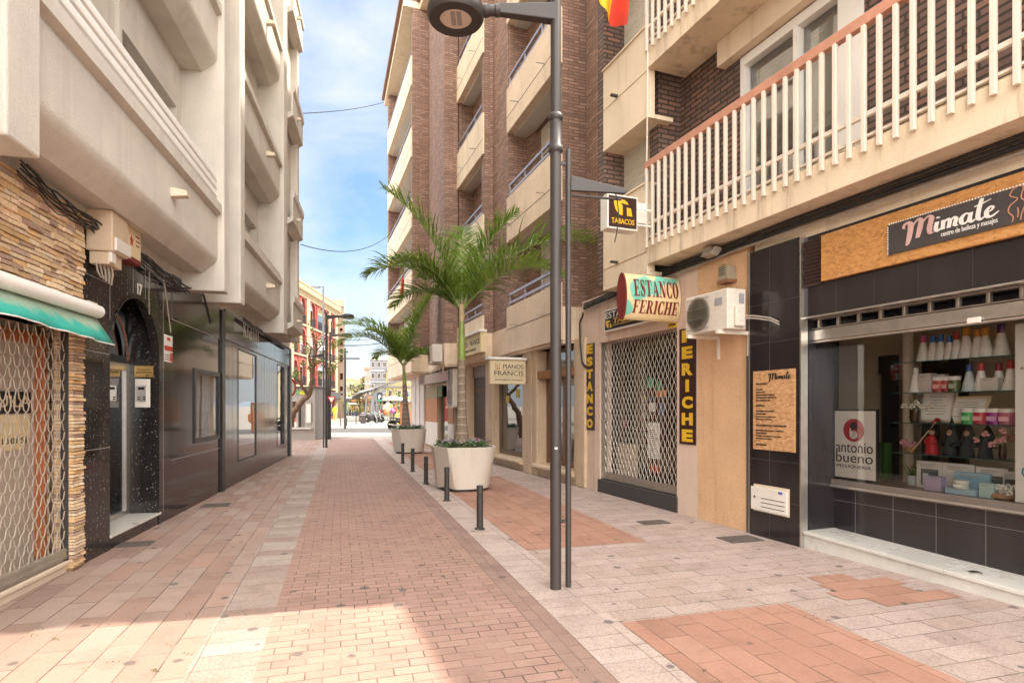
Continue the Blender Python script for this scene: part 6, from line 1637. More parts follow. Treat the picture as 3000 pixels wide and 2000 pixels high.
def sign_post(loc, arm_dir, label, group='thin posts with a side bracket'):
    t = thing('sign_post', label, 'sign post', loc, group); a = Plane(loc[0], loc[1], arm_dir[0], arm_dir[1])
    q = MB(a); q.lathe([(0, -.01), (.0255, -.01), (.0255, 3.74), (.022, 3.755), (0, 3.756)], 18); q.build('post', m_post, t, smooth=40)
    q = MB(a); q.hexa([(.02, 3.40, -.018), (.50, 3.385, -.014), (.50, 3.385, .014), (.02, 3.40, .018), (.02, 3.53, -.018), (.50, 3.425, -.014), (.50, 3.425, .014), (.02, 3.53, .018)]); q.build('bracket_arm', m_post, t, bevel=.005)
    q = MB(a); q.tube([(.02, 3.365, 0), (.46, 3.335, 0)], .011, 8); q.build('hanging_rod', m_post, t, smooth=40)
    q = MB(a)
    for z in (.55, 3.62): q.box(-.085, -.02, z, z + .028, -.011, .011)
    q.build('strap', m_post, t)
    q = MB(a); q.tube([(.40, 3.40, .01), (.42, 3.34, .012), (.435, 3.2, .012), (.42, 3.06, .01), (.40, 2.96, .01)], .005, 5); q.build('loose_cable', m_blackcable, t)
    return t


sp0 = sign_post((pp.x, pp.y, 0), (1, .05), 'thin brown sign post strapped to the street lamp')
for px, py, pxs, lab1, lab2 in ((956, 1311, 948, 'distant brown street lamp by the kiosk', 'thin post beside the distant street lamp by the kiosk'), (967, 1286, None, 'brown street lamp carrying a give way sign', None)):
    g = ground(px, py); l2 = dup(lamp0, (g.x, g.y, 0), math.pi - R(10), lab1)
    for ch in list(l2.children):
        if ch.name.startswith('sticker'): bpy.data.objects.remove(ch)
    if pxs: g2 = ground(pxs, py); dup(sp0, (g2.x, g2.y, 0), math.pi, lab2)
g3 = ground(962, 1286); q = MB(Plane(g3.x, g3.y, 1, 0)); q.lathe([(0, 0), (.03, 0), (.03, 3.4), (0, 3.41)], 12); tag(q.build('sign_post', m_post, None, smooth=40), 'bare thin post next to the give way sign', 'sign post', 'thin posts with a side bracket')
# give-way sign
gw = thing('give_way_sign', 'red and white triangular give way sign on a brown post', 'road sign', depth(971, 1184, 27.2)); W2 = Plane(0, 27.2, 1, 0)
def tri(y, s_, c, mat, nm):
    x0, zt_ = depth(971.5, 1157, 27.2).x, depth(0, 1159, 27.2).z
    q = MB(W2); h = .36 * s_; cz = zt_ - .17; q.prism([(x0 - h * .6, cz + h * .42), (x0 + h * .6, cz + h * .42), (x0, cz - h * .62)], c, c + .006); q.build(nm, mat, gw, bevel=.004)
tri(0, 1, 0, m_red, 'border'); tri(0, .66, .007, m_paper, 'face')
q = MB(W2); q.box(depth(971, 0, 27.2).x - .03, depth(971, 0, 27.2).x + .03, gw.location.z + .05, gw.location.z + .3, -.12, 0); q.build('clamp', m_dark, gw)
# ring sign on the shop corner
ng = thing('road_sign', 'round red rimmed road sign seen nearly edge on at the charcoal shop corner', 'road sign', depth(851, 1134, 18.4)); Pn = Plane(depth(850, 0, 18.55).x, 18.55, .30, 1)
cz_ = depth(0, 1134, 18.5).z; q = MB(Pn); q.lathe([(.22, -.006), (.30, -.006), (.30, .006), (.22, .006), (.22, -.006)], 32, 0, cz_, .0, 'c'); q.build('rim', m_red, ng, smooth=30)
q = MB(Pn); q.lathe([(0, -.003), (.225, -.003), (.225, .003), (0, .003)], 32, 0, cz_, .0, 'c'); q.build('face', m_paper, ng, smooth=30)
q = MB(Pn); q.tube([(0, 0, -.04), (0, cz_ + .25, -.04)], .03, 10); q.build('post', m_post, ng, smooth=40)

# ---------------------------------------------------------------- bollards
bol = None
for i, (px, py) in enumerate(((1406, 1549), (1309, 1466), (1248, 1417), (1209, 1381), (1180, 1357))):
    g = ground(px, py)
    lab = ('closest to the street lamp', 'beside the big planter crease', 'third along from the street lamp', 'between the two planters', 'in front of the smaller looking planter')[i]
    if bol is None:
        bol = thing('bollard', '', 'bollard', (g.x, g.y, 0), 'short dark bollards along the brick roadway'); a = Plane(g.x, g.y, 1, 0)
        q = MB(a); q.lathe([(0, 0), (.068, 0), (.068, .008), (.058, .014), (.0, .014)], 28); q.build('base_plate', m_dark, bol, smooth=30)
        q = MB(a); q.lathe([(.042, .012), (.042, .43), (.036, .434), (.034, .436)], 28); q.build('shaft', m_dark, bol, smooth=30)
        q = MB(a); q.lathe([(.034, .436), (.034, .447), (.043, .450), (.043, .545), (.038, .552), (0, .553)], 28); q.build('cap', m_dark, bol, smooth=30)
        q = MB(a)
        for k in range(4):
            t_ = k * math.pi / 2 + .4; q.lathe([(0, .012), (.006, .012), (.006, .019), (0, .02)], 8, .057 * math.cos(t_), 0, .057 * math.sin(t_))
        q.build('bolt', m_alud, bol)
        bol['label'] = 'short dark bollard ' + lab
    else:
        dup(bol, (g.x, g.y, 0), 0, 'short dark bollard ' + lab)
for i, (px, py) in enumerate(((997, 1247.5), (1016, 1246.5), (1043, 1243.5))):
    g = ground(px, py); dup(bol, (g.x, g.y, 0), 0, 'far bollard at the plaza edge, ' + ('by the red building', 'between two others', 'by the parked motorbikes')[i], 'far bollards at the plaza edge', (1, 1, 1.15))

# ---------------------------------------------------------------- planters
m_plant = stucco('warm_grey_planter', (.64, .57, .49), grain=150, bump=.05, stain=.2, var=.06, rough=.6, dirt=(.30, .24, .18))
m_soil = plain('dark_soil', (.035, .025, .018), .95, .4, 20)


def planter(loc, rot, label):
    t = thing('planter', label, 'planter', loc, 'faceted street planters'); a = Plane(loc[0], loc[1], 1, 0); a.o.z = 0
    # top outline: rounded square with one cut corner; base: round, so a crease runs from the top corner down
    n = 64; top = []; bot = []; inn = []
    for k in range(n):
        t_ = 2 * math.pi * k / n
        e = 5.0; c_, s_ = math.cos(t_), math.sin(t_); rr = (abs(c_) ** e + abs(s_) ** e) ** (-1 / e)
        rr = min(rr, 1.20); r_t = .575 * rr
        top.append((r_t * c_, r_t * s_)); inn.append((r_t * .93 * c_, r_t * .93 * s_)); 
        eb = 2.6; rb = (abs(c_) ** eb + abs(s_) ** eb) ** (-1 / eb); bot.append((.485 * rb * c_, .485 * rb * s_))
    cr, sr = math.cos(rot), math.sin(rot)
    T = lambda L, z: [(x * cr - y * sr, z, x * sr + y * cr) for x, y in L]
    # two creases: push the silhouette to a flat facet between top corner and base corner
    rings = []
    for f in (0, .06, .25, .5, .75, 1):
        ring = []
        for k in range(n):
            x = bot[k][0] + (top[k][0] - bot[k][0]) * f; y = bot[k][1] + (top[k][1] - bot[k][1]) * f; ring.append((x, y))
        rings.append((ring, .05 + .76 * f))
    # cut by facet planes
    def cut(x, y, z):
        for ang, d0, d1 in ((R(152), .40, .585), (R(332), .40, .585)):
            nx, ny = math.cos(ang), math.sin(ang); d = d0 + (d1 - d0) * (z - .05) / .76; s_ = x * nx + y * ny
            if s_ > d: x -= (s_ - d) * nx; y -= (s_ - d) * ny
        return x, y
    vs = []; fs = []
    for ring, z in rings:
        vs += T([cut(x, y, z) for x, y in ring], z)
    m = len(rings)
    top_c = [cut(x, y, .81) for x, y in top]
    vs += T([(x * .93, y * .93) for x, y in top_c], .81) + T([(x * .92, y * .92) for x, y in top_c], .74)
    for i in range(m + 1):
        for k in range(n): fs.append((i * n + k, i * n + (k + 1) % n, (i + 1) * n + (k + 1) % n, (i + 1) * n + k))
    fs += [tuple(range(n)), tuple(range((m + 1) * n, (m + 2) * n))]
    q = MB(a); q.add(vs, fs); q.build('shell', m_plant, t, smooth=22)
    q = MB(a); q.add(T([(x * .86, y * .86) for x, y in bot], .0) + T([(x * .86, y * .86) for x, y in bot], .06), [tuple(range(n)), tuple(range(n, 2 * n))] + [(k, (k + 1) % n, n + (k + 1) % n, n + k) for k in range(n)]); q.build('foot', m_black, t)
    q = MB(a); q.add(T([(x * .915, y * .915) for x, y in top_c], .765), [tuple(range(n))]); q.build('soil', m_soil, t, recalc=False)
    return t


g1 = Vector((-.93, 10.95, 0)); g2 = Vector((-3.46, 19.4, 0))
planter(g1, R(-14), 'big warm grey faceted planter with a palm behind the bollards')
planter(g2, R(-14), 'second grey planter with a shorter palm near the plaza')


def bedding(loc, label):
    q = MB(Plane(loc[0], loc[1], 1, 0)); cg = [(.05, .13, .03), (.07, .17, .04), (.035, .09, .025), (.10, .19, .05)]
    for _ in range(900):
        t_, r_ = rnd.uniform(0, 6.28), .53 * math.sqrt(rnd.random()); x, y = r_ * math.cos(t_), r_ * math.sin(t_); h = .79 + rnd.uniform(0, .10) * (1 if rnd.random() < .8 else 1.4)
        l = rnd.uniform(.03, .06); az = rnd.uniform(0, 6.28); tl = rnd.uniform(.1, .9); d = Vector((math.cos(az) * math.cos(tl), math.sin(tl), math.sin(az) * math.cos(tl))); s_ = Vector((-math.sin(az), 0, math.cos(az))) * l * .42
        b = Vector((x, h, y)); q.cur = rnd.choice(cg); q.add([b - d * .2 * l, b + d * l * .5 + s_, b + d * l, b + d * l * .5 - s_], [(0, 1, 2, 3)])
    for _ in range(46):
        t_, r_ = rnd.uniform(0, 6.28), .5 * math.sqrt(rnd.random()); x, y = r_ * math.cos(t_), r_ * math.sin(t_); h = .88 + rnd.uniform(0, .06)
        q.cur = rnd.choice(((.42, .25, .45), (.55, .40, .52), (.50, .20, .30), (.6, .5, .55)))
        for k in range(4):
            az = k * 1.57 + rnd.random(); q.ball(x + .016 * math.cos(az), h + .01 * math.sin(az * 2), y + .016 * math.sin(az), .018, .006, .018, 6, 4)
    tag(q.build('bedding_plants', colattr('bedding_leaf', .6, .0), None, recalc=False), label, 'plants', kind='stuff')


bedding(g1, 'green bedding plants with small pink flowers in the big planter')
bedding(g2, 'green bedding plants in the second planter')

# ---------------------------------------------------------------- palms
def leafmat(name, c, c2):
    t = NT(name); v = t.map('Object'); n = t.noise(v, 6, 4)
    a = t.n('ShaderNodeAttribute', attribute_name='Col')
    col = t.mix(t.ramp(n, [(.35, (0, 0, 0)), (.7, (1, 1, 1))]), c, c2); col = t.mix(1, col, a.outputs['Color'], 'MULTIPLY')
    t.fin(col, .42)
    tl = t.n('ShaderNodeBsdfTranslucent'); t.l(t.mix(.5, col, (.25, .32, .04)), tl.inputs[0]); m = t.n('ShaderNodeMixShader'); m.inputs[0].default_value = .36
    t.l(t.b.outputs[0], m.inputs[1]); t.l(tl.outputs[0], m.inputs[2]); t.l(m.outputs[0], t.out.inputs[0]); return t.m


m_leaf = leafmat('palm_leaf', (.085, .17, .028), (.21, .31, .055))
m_rach = plain('palm_rachis', (.16, .22, .06), .5, .2)
t_ = NT('palm_trunk'); v_ = t_.map('Object'); sx_ = t_.n('ShaderNodeSeparateXYZ'); t_.l(v_, sx_.inputs[0])
wv = t_.noise(v_, 6, 3); zf_ = t_.math('ADD', t_.math('MULTIPLY', sx_.outputs[2], 6.5), t_.math('MULTIPLY', wv, .5)); fr_ = t_.math('FRACT', zf_)
ringc = t_.ramp(fr_, [(0, (.20, .15, .11)), (.10, (.40, .33, .26)), (.24, (.25, .19, .14)), (1, (.20, .145, .105))])
m_trunk = t_.fin(t_.mix(.5, ringc, t_.ramp(t_.noise(t_.map('Object', (14, 14, 3)), 2, 5), [(.3, (.6, .58, .55)), (.7, (1.15, 1.1, 1.05))]), 'MULTIPLY'), .85, t_.bump(fr_, .3, .02))
m_shaft = plain('green_crownshaft', (.20, .26, .05), .35, .3, 3)
m_sheath = plain('drying_sheath', (.36, .26, .15), .7, .25, 6)


def palm(loc, prof_t, zc, fronds, label, seed, lean=0.0, shaft=(.075, .06), dead=0):
    rr = random.Random(seed)
    t = thing('palm_tree', label, 'palm tree', (loc[0], loc[1], .76), 'palms in planters'); a = Plane(loc[0], loc[1], 1, 0)
    zt_ = prof_t[-1][1]
    q = MB(a); q.lathe([(r_, z) for r_, z in prof_t], 22)
    q.v = [(x + lean * max(0, y - .76) ** 1.3, y, z) for x, y, z in q.v]
    q.build('trunk', m_trunk, t, smooth=50)
    lx = lambda z: lean * max(0, z - .76) ** 1.3
    q = MB(a); r0, r1 = shaft; q.lathe([(prof_t[-1][0] * .98, zt_ - .02), (r0 * 1.06, zt_ + .04), (r0, zt_ + (zc - zt_) * .35), (r1, zt_ + (zc - zt_) * .8), (r1 * .85, zc)], 18); q.v = [(x + lx(y), y, z) for x, y, z in q.v]; q.build('crownshaft', m_shaft, t, smooth=60)
    q = MB(a); q.lathe([(r1 * 1.08, zt_ + (zc - zt_) * .72), (r1 * 1.15, zt_ + (zc - zt_) * .85), (r1 * .9, zc + .05)], 12); q.v = [(x + lx(y), y, z) for x, y, z in q.v]; q.build('sheath', m_sheath, t, smooth=60)
    for (az, el, L, droop, twist) in fronds:
        # rachis as an arc
        d = Vector((math.cos(az), 0, math.sin(az))); pts = []; e = el; p_ = Vector((lx(zc), zc - .05, 0)) + d * .03; n = 26
        for i in range(n + 1):
            pts.append(p_.copy()); p_ = p_ + (d * math.cos(e) + Vector((0, 1, 0)) * math.sin(e)) * (L / n); e -= droop / n * (.35 + 1.3 * i / n)
        f = MB(a); f.tube(pts, .018, 6, r1=.003); fo = f.build('frond', m_rach, t, smooth=60)
        lf = MB(a); side = d.cross(Vector((0, 1, 0))).normalized()
        NL = 88
        for s_ in (-1, 1):
            for i in range(NL):
                u = .12 + .88 * (i + rr.uniform(-.2, .2)) / NL; k = min(int(u * n), n - 1); fr = u * n - k
                b = pts[k].lerp(pts[k + 1], max(0, min(1, fr))); tan = (pts[k + 1] - pts[k]).normalized(); up = side.cross(tan).normalized()
                if up.y < 0: up = -up
                ln = (L * .23 + .24) * (math.sin(math.pi * min(1, (u * .80 + .16))) ** .7) * rr.uniform(.72, 1.12)
                fwd = .45 + .55 * u; lift = rr.uniform(.05, .85) + twist * s_
                dr = (side * s_ * 1.0 + tan * fwd + up * lift).normalized()
                w_ = .0140 * rr.uniform(.8, 1.15); pr = [b]; cur = dr.copy(); nn = 4
                for j in range(nn):
                    pr.append(pr[-1] + cur * ln / nn); cur = (cur + Vector((0, -1, 0)) * (.14 + .16 * j) * rr.uniform(.6, 1.25)).normalized()
                wd = tan.cross(dr).cross(dr).normalized(); wv_ = [w_ * .5, w_, w_ * .85, w_ * .55, .001]
                vs = []
                for j in range(nn + 1):
                    vs += [pr[j] - wd * wv_[j], pr[j] + wd * wv_[j]]
                br = rr.uniform(.75, 1.2); lf.cur = (br * rr.uniform(.95, 1.1), br, br * .9)
                if dead and rr.random() < dead: lf.cur = (1.9, 1.1, .9)
                lf.add(vs, [(2 * j, 2 * j + 1, 2 * j + 3, 2 * j + 2) for j in range(nn)])
        lf.build('leaflets', m_leaf, fo, recalc=False)
    return t


D2 = math.radians
# azimuth in the plane of (x, towards the eye): 0 = +x, 90 = towards the eye, 180 = -x, 270 = away
palm(g1 + Vector((-.02, 0, 0)), [(.17, .70), (.155, .88), (.12, 1.08), (.098, 1.3), (.084, 1.6), (.077, 2.0), (.071, 2.35), (.067, 2.43)], 3.42,
     [(D2(176), R(74), 2.75, R(46), .05), (D2(180), R(56), 2.15, R(104), -.05), (D2(205), R(40), 1.7, R(95), .1), (D2(4), R(76), 2.15, R(44), .0), (D2(354), R(56), 3.15, R(82), .0),
      (D2(25), R(45), 2.3, R(95), .1), (D2(268), R(78), 2.1, R(40), .0), (D2(150), R(62), 1.7, R(90), .0), (D2(228), R(62), 1.7, R(85), 0), (D2(320), R(66), 2.0, R(60), 0)],
     'tall green palm in the big planter in front of the piano shop', 5, .0, (.066, .05))
palm(g2 + Vector((-.08, 0, 0)), [(.16, .70), (.145, .95), (.115, 1.3), (.088, 1.7), (.08, 2.1), (.07, 2.3)], 2.95,
     [(D2(182), R(56), 2.8, R(118), .0), (D2(174), R(64), 2.75, R(92), .1), (D2(178), R(76), 2.2, R(80), 0), (D2(8), R(74), 3.0, R(22), .0), (D2(352), R(80), 2.6, R(30), .1), (D2(20), R(48), 1.3, R(110), 0), (D2(270), R(70), 2.0, R(60), 0), (D2(330), R(55), 1.5, R(100), 0), (D2(215), R(50), 1.6, R(105), 0), (D2(140), R(70), 1.9, R(90), 0)],
     'shorter palm with spread leaves in the second planter', 9, -.03, (.06, .045), .06)
# ---------------------------------------------------------------- the plaza end: red building and neighbours
def at(px, py, Y): return depth(px, py, Y)
m_redwall = stucco('brick_red_render', (.27, .05, .038), grain=40, bump=.1, stain=.08, var=.08)
m_trimc = stucco('pale_yellow_trim', (.46, .355, .22), grain=30, bump=.05, stain=.08, var=.05)
m_beige = stucco('beige_tower_render', (.38, .29, .205), grain=30, bump=.1, stain=.12)
m_win = plain('pale_blind', (.62, .60, .58), .5, .08)
m_dwin = glass('dark_window', (.25, .27, .3), .05, 2, .15)
m_iron = plain('dark_balcony_iron', (.05, .045, .05), .5)
pf, pn = at(987, 905, 74.5), at(850, 825, 57.5)
RB = Plane(pn.x, pn.y, pf.x - pn.x, pf.y - pn.y); RL = Vector((pf.x - pn.x, pf.y - pn.y, 0)).length
rb = thing('red_building', 'red building with cream pilasters and arched balcony windows behind the leaning tree', 'building', (pf.x, pf.y, 0))
TOP = 14.4
u = lambda px: RB.a(px)
cols = [(848, 857, 'n'), (872.5, 876), (897, 906, 'c'), (926, 929), (962, 966, 'c'), (981, 987, 'c')]
bays_ = [(858, 872, 'a'), (878, 896, 'a'), (907.5, 924.5, 'a'), (930, 961, 'w'), (967.5, 980.5, 'a')]
FL = [0.3, 3.7, 6.95, 10.2]; FH = 3.1
holes = []
for x0, x1, kd in bays_:
    a0, a1 = u(x0) + .15, u(x1) - .15
    for z in FL: holes.append((a0, a1, z + .15, z + (2.05 if kd == 'a' else 2.1)))
# wall with arched openings built strip by strip
q = MB(RB); q.wall(-3, RL, 0, 13.3, -.35, 0, [(h[0], h[1], h[2], h[3] + min((h[1] - h[0]) / 2, .75)) for h in holes]); wl_ = q.build('wall', m_redwall, rb)
for i, h in enumerate(holes):
    r_ = (h[1] - h[0]) / 2; rise = min(r_, .75); cx = (h[0] + h[1]) / 2
    q = MB(RB); q.box(h[0], h[1], h[2], h[3] + rise, -.33, -.28); wn = q.build('window', m_win if i % 3 else m_trimc, rb)
    q = MB(RB); q.box(h[0] + r_ * .15, h[1] - r_ * .15, h[2] + .1, h[2] + (1.9 if i % 2 else 1.2), -.28, -.27); q.build('pane', m_dwin if i % 2 else m_win, wn)
    q = MB(RB); q.box(h[0] - .05, h[1] + .05, h[2] + .85, h[2] + .9, .0, .12)
    k = int((h[1] - h[0]) / .16)
    for j in range(k + 1): q.box(h[0] + (h[1] - h[0]) * j / k - .012, h[0] + (h[1] - h[0]) * j / k + .012, h[2] - .1, h[2] + .87, .05, .08)
    q.build('balcony_rail', m_iron, wn)
    q = MB(RB); n_ = 14
    sp_ = MB(RB); pts = [(cx - r_ * math.cos(math.pi * j / 12), h[3] + rise * math.sin(math.pi * j / 12)) for j in range(13)]
    for j in range(12):
        (x0, y0), (x1, y1) = pts[j], pts[j + 1]; sp_.prism([(x0, y0), (x1, y1), (x1, h[3] + rise), (x0, h[3] + rise)], -.349, -.002)
    sp_.build('arch_spandrel', m_redwall, wn)
    ring = [(cx - (r_ + o_) * math.cos(math.pi * j / n_), h[3] + (rise + o_) * math.sin(math.pi * j / n_)) for o_ in (0, .14) for j in range(n_ + 1)]
    for j in range(n_): q.prism([ring[j], ring[j + 1], ring[n_ + 2 + j], ring[n_ + 1 + j]], 0, .05)
    q.build('arch_moulding', plain('red_moulding', (.46, .13, .10), .8), wn)
q = MB(RB)
for z in FL[1:] + [13.2]: q.box(-3, RL + .1, z - .12, z + .06, 0, .14)
q.build('string_course', m_trimc, rb)
for c_ in cols:
    q = MB(RB); q.box(u(c_[0]), u(c_[1]), 0, 13.2, 0, .12 if len(c_) > 2 else .06); q.build('pilaster', m_trimc if len(c_) > 2 else m_redwall, rb)
q = MB(RB); q.along([(-.3, 13.25), (.15, 13.25), (.25, 13.5), (.45, 13.65), (.5, 13.9), (.3, 13.95), (.3, 14.3), (.38, 14.35), (.38, 14.5), (-.3, 14.5)], -3, RL + .3); q.build('cornice', m_trimc, rb)
q = MB(RB); q.box(-3, RL, 0, 14.3, -10, -.36); q.build('rear_body', m_redwall, rb)
q = MB(RB)
for p_ in (.35, .62, .78): q.box(RL * p_, RL * p_ + .5, 14.4, 15.1 + p_ * .4, -2, -1.4)
q.build('chimney', m_trimc, rb)
# ground floor shop band of the red building
q = MB(RB); q.box(-3, RL, 2.5, 3.3, .02, .5); q.build('shop_awning', plain('dark_grey_awning', (.07, .07, .075), .6), rb)

# beige tower beyond
bt = thing('beige_tower', 'tall beige tower block beyond the red building with small windows', 'building', at(1000, 1190, 80))
y = 77.0; W3 = Plane(0, y, 1, 0); x0, x1 = at(986, 0, y).x, at(1010, 0, y).x; zt = at(0, 878, y).z
q = MB(W3); q.plan([(x0 - 3, 0), (x1, 0), (x1 * 1.16, -y * .16), (x0 - 3, -14)], 0, at(0, 940, y).z); q.plan([(x0 - 3, -.2), (x1 - .25, -.2), (x1 * 1.16, -y * .16), (x0 - 3, -14)], at(0, 940, y).z + .002, zt - .9); q.build('wall', m_beige, bt)
q = MB(W3); q.plan([(x0 - 3.2, .05), (x1 - .1, .05), (x1 * 1.16, -y * .16), (x0 - 3.2, -14.2)], zt - .9, zt); q.build('roof_parapet', m_beige, bt)
for i, (px, py, w_, h_) in enumerate(((994, 907, 12, 14), (992, 928, 10, 8), (1000, 965, 10, 9), (1001, 1003, 9, 20), (1001, 1050, 9, 24), (1001, 1102, 10, 22), (1001, 1138, 10, 16), (1001, 1154, 10, 5), (1001, 1026, 9, 10))):
    c_ = at(px, py, y); w_ *= y / F; h_ *= y / F
    q = MB(W3); q.box(c_.x - w_ / 2, c_.x + w_ / 2, c_.z - h_ / 2, c_.z + h_ / 2, -.02, .05); wn = q.build('window', m_trimc, bt)
    q = MB(W3); q.box(c_.x - w_ * .4, c_.x + w_ * .4, c_.z - h_ * .42, c_.z + h_ * .42, .05, .06); q.build('pane', m_dwin, wn)

# ---- other far buildings: front face at depth y between two pixels
def block(name, px0, px1, pyt, y, mat, label, rows, colsn, dp=12, wmat=None, trim=None, win=(.55, .5), base=0.0, skew=0.0):
    a = at(px0, pyt, y); b = at(px1, pyt, y); P_ = Plane(a.x, a.y, b.x - a.x, skew); w_ = (b - a).length; h_ = a.z
    t = thing(name, label, 'building', (a.x, a.y, 0))
    q = MB(P_); q.box(0, w_, 0, h_, -dp, 0); q.build('wall', mat, t)
    fh = (h_ - 3.6 * base) / rows
    for r_ in range(rows):
        z = 3.6 * base + fh * r_
        if trim: q = MB(P_); q.box(-.05, w_ + .05, z + fh * .92, z + fh, -.01, .16); q.build('floor_band', trim, t)
        for c_ in range(colsn):
            cw = w_ / colsn; x = cw * (c_ + .5); ww = cw * win[0] / 2
            q = MB(P_); q.box(x - ww, x + ww, z + fh * .28, z + fh * (.28 + win[1]), -.01, .04); wn = q.build('window', m_win, t)
            q = MB(P_); q.box(x - ww * .85, x - ww * .06, z + fh * .31, z + fh * (.25 + win[1]), .04, .05); q.box(x + ww * .06, x + ww * .85, z + fh * .31, z + fh * (.25 + win[1]), .04, .05); q.build('pane', wmat or m_dwin, wn)
    q = MB(P_); q.box(-.15, w_ + .15, h_, h_ + .5, -dp, .2); q.build('roof_parapet', trim or mat, t)
    return t, P_, w_, h_


m_greyb = stucco('blue_grey_render', (.22, .215, .235), grain=30, bump=.05, stain=.1)
m_yel = stucco('pale_yellow_render', (.40, .33, .18), grain=30, bump=.05, stain=.1)
m_pinkb = stucco('pink_render', (.36, .22, .17), grain=30, bump=.05, stain=.1)
m_wht = plain('white_render', (.50, .49, .47), .8, .05)
block('apartment_block', 1085, 1152, 1052, 100, m_greyb, 'blue grey apartment block with white floor bands above the parking sign', 5, 4, trim=m_wht)
block('apartment_block', 1130, 1290, 1086, 88, m_yel, 'pale yellow apartment block behind the second palm', 3, 6, trim=m_greyb, win=(.35, .45))
block('apartment_block', 1068, 1088, 1082, 130, m_pinkb, 'narrow pink apartment block beside the blue grey one', 5, 2, win=(.4, .4))
block('apartment_block', 1056, 1070, 1112, 150, plain('ochre_render', (.34, .20, .11), .8), 'low ochre house beside the narrow pink block', 3, 2)
block('white_house', 1028, 1058, 1108, 220, m_wht, 'flat roofed white house under the hill', 2, 3, win=(.3, .35))
block('yellow_house', 1014, 1030, 1112, 200, m_yel, 'small yellow house beside the white house under the hill', 3, 2, win=(.4, .4))
block('long_house', 1012, 1062, 1134, 170, plain('sand_render', (.33, .285, .22), .8), 'low sand coloured house behind the far palm', 2, 5, win=(.4, .35))
# hill
q = MB(); N_ = 60; vs = []; fs = []
for i in range(N_ + 1):
    px = 700 + 900 * i / N_; Y = 2600; h_ = 18 + 118 * math.exp(-((px - 1045) / 75) ** 2) + 40 * math.exp(-((px - 960) / 90) ** 2) + 6 * math.sin(i * 1.7) + 4 * math.sin(i * .9)
    x = (px - CX) / F * Y
    vs += [(x, -1, -Y + 500), (x, h_ * .55, -Y + 150 + 20 * math.sin(i)), (x, h_, -Y), (x, -1, -Y - 400)]
for i in range(N_):
    for k in range(3): fs.append((i * 4 + k, (i + 1) * 4 + k, (i + 1) * 4 + k + 1, i * 4 + k + 1))
q.add(vs, fs); struct(q, 'hill', plain('haze_tinted_hill', (.14, .17, .21), .95, .15, .02), smooth=60, recalc=False)  # blue haze of distance is put into the hill colour

# ---- plaza furniture
m_steel = plain('grey_painted_steel', (.17, .17, .175), .45, .1)
cn = thing('curved_canopy', 'curved grey steel canopy sweeping over the plaza beside the parking sign', 'canopy', at(1080, 1220, 60)); Y = 60
q = MB(); n_ = 30; vs = []
arc = [(1030, 1168), (1040, 1154), (1055, 1144), (1075, 1139), (1095, 1135), (1120, 1126), (1145, 1118), (1168, 1113)]
def arcp(f):
    k = min(int(f * (len(arc) - 1)), len(arc) - 2); g = f * (len(arc) - 1) - k; return arc[k][0] + (arc[k + 1][0] - arc[k][0]) * g, arc[k][1] + (arc[k + 1][1] - arc[k][1]) * g
fs = []
for i in range(n_ + 1):
    px, py = arcp(i / n_); th = 9 * math.sin(math.pi * min(1, i / n_ * 1.1 + .02)) * (1 - .8 * i / n_) + 1.2
    a_, b_ = at(px, py, Y), at(px, py + th, Y)
    vs += [(a_.x, a_.z, -Y), (b_.x, b_.z, -Y + .6), (b_.x, b_.z + .1, -Y - 3), (a_.x, a_.z + .25, -Y - 3)]
for i in range(n_):
    for k in range(4): fs.append((i * 4 + k, (i + 1) * 4 + k, (i + 1) * 4 + (k + 1) % 4, i * 4 + (k + 1) % 4))
q.add(vs, fs); q.build('roof_shell', m_steel, cn, smooth=50)
for px, pt, w_ in ((1072, 1143, .13), (1091, 1138, .24)):
    a_ = at(px, pt, Y); q = MB(); q.tube([(a_.x + (.3 if px < 1080 else .5), a_.z, -Y), (a_.x + .05, a_.z - 1.0, -Y), (a_.x - .1, 0, -Y)], w_ * .7, 10, r1=w_); q.build('curved_post', m_steel, cn, smooth=60)
# parking sign
pk = thing('parking_sign', 'dark parking sign with a white P on a thin grey pole', 'sign', at(1104, 1240, 53)); W4 = Plane(0, 53, 1, 0); g_ = lambda px, py: (at(px, py, 53).x, at(px, py, 53).z)
(x0, z0), (x1, z1) = g_(1105.5, 1175), g_(1120, 1150)
q = MB(W4); q.box(x0, x1, z0, z1, -.06, .06); q.build('board', plain('navy_board', (.012, .016, .05), .4), pk)
text(W4, 'P', (x0 + .13, z0 + .2), (x1 - .1, z1 - .22), .06, m_paper, pk, pixel=False, bold=.03)
q = MB(W4); q.box(x0 + .04, x1 - .04, z0 + .02, z0 + .13, .06, .066); q.build('green_band', plain('sign_green', (.02, .30, .16), .5), pk)
q = MB(W4); q.lathe([(0, 0), (.05, 0), (.05, z1 + .05), (0, z1 + .05)], 10, g_(1103.8, 0)[0], 0, -.02); q.build('pole', m_steel, pk, smooth=40)
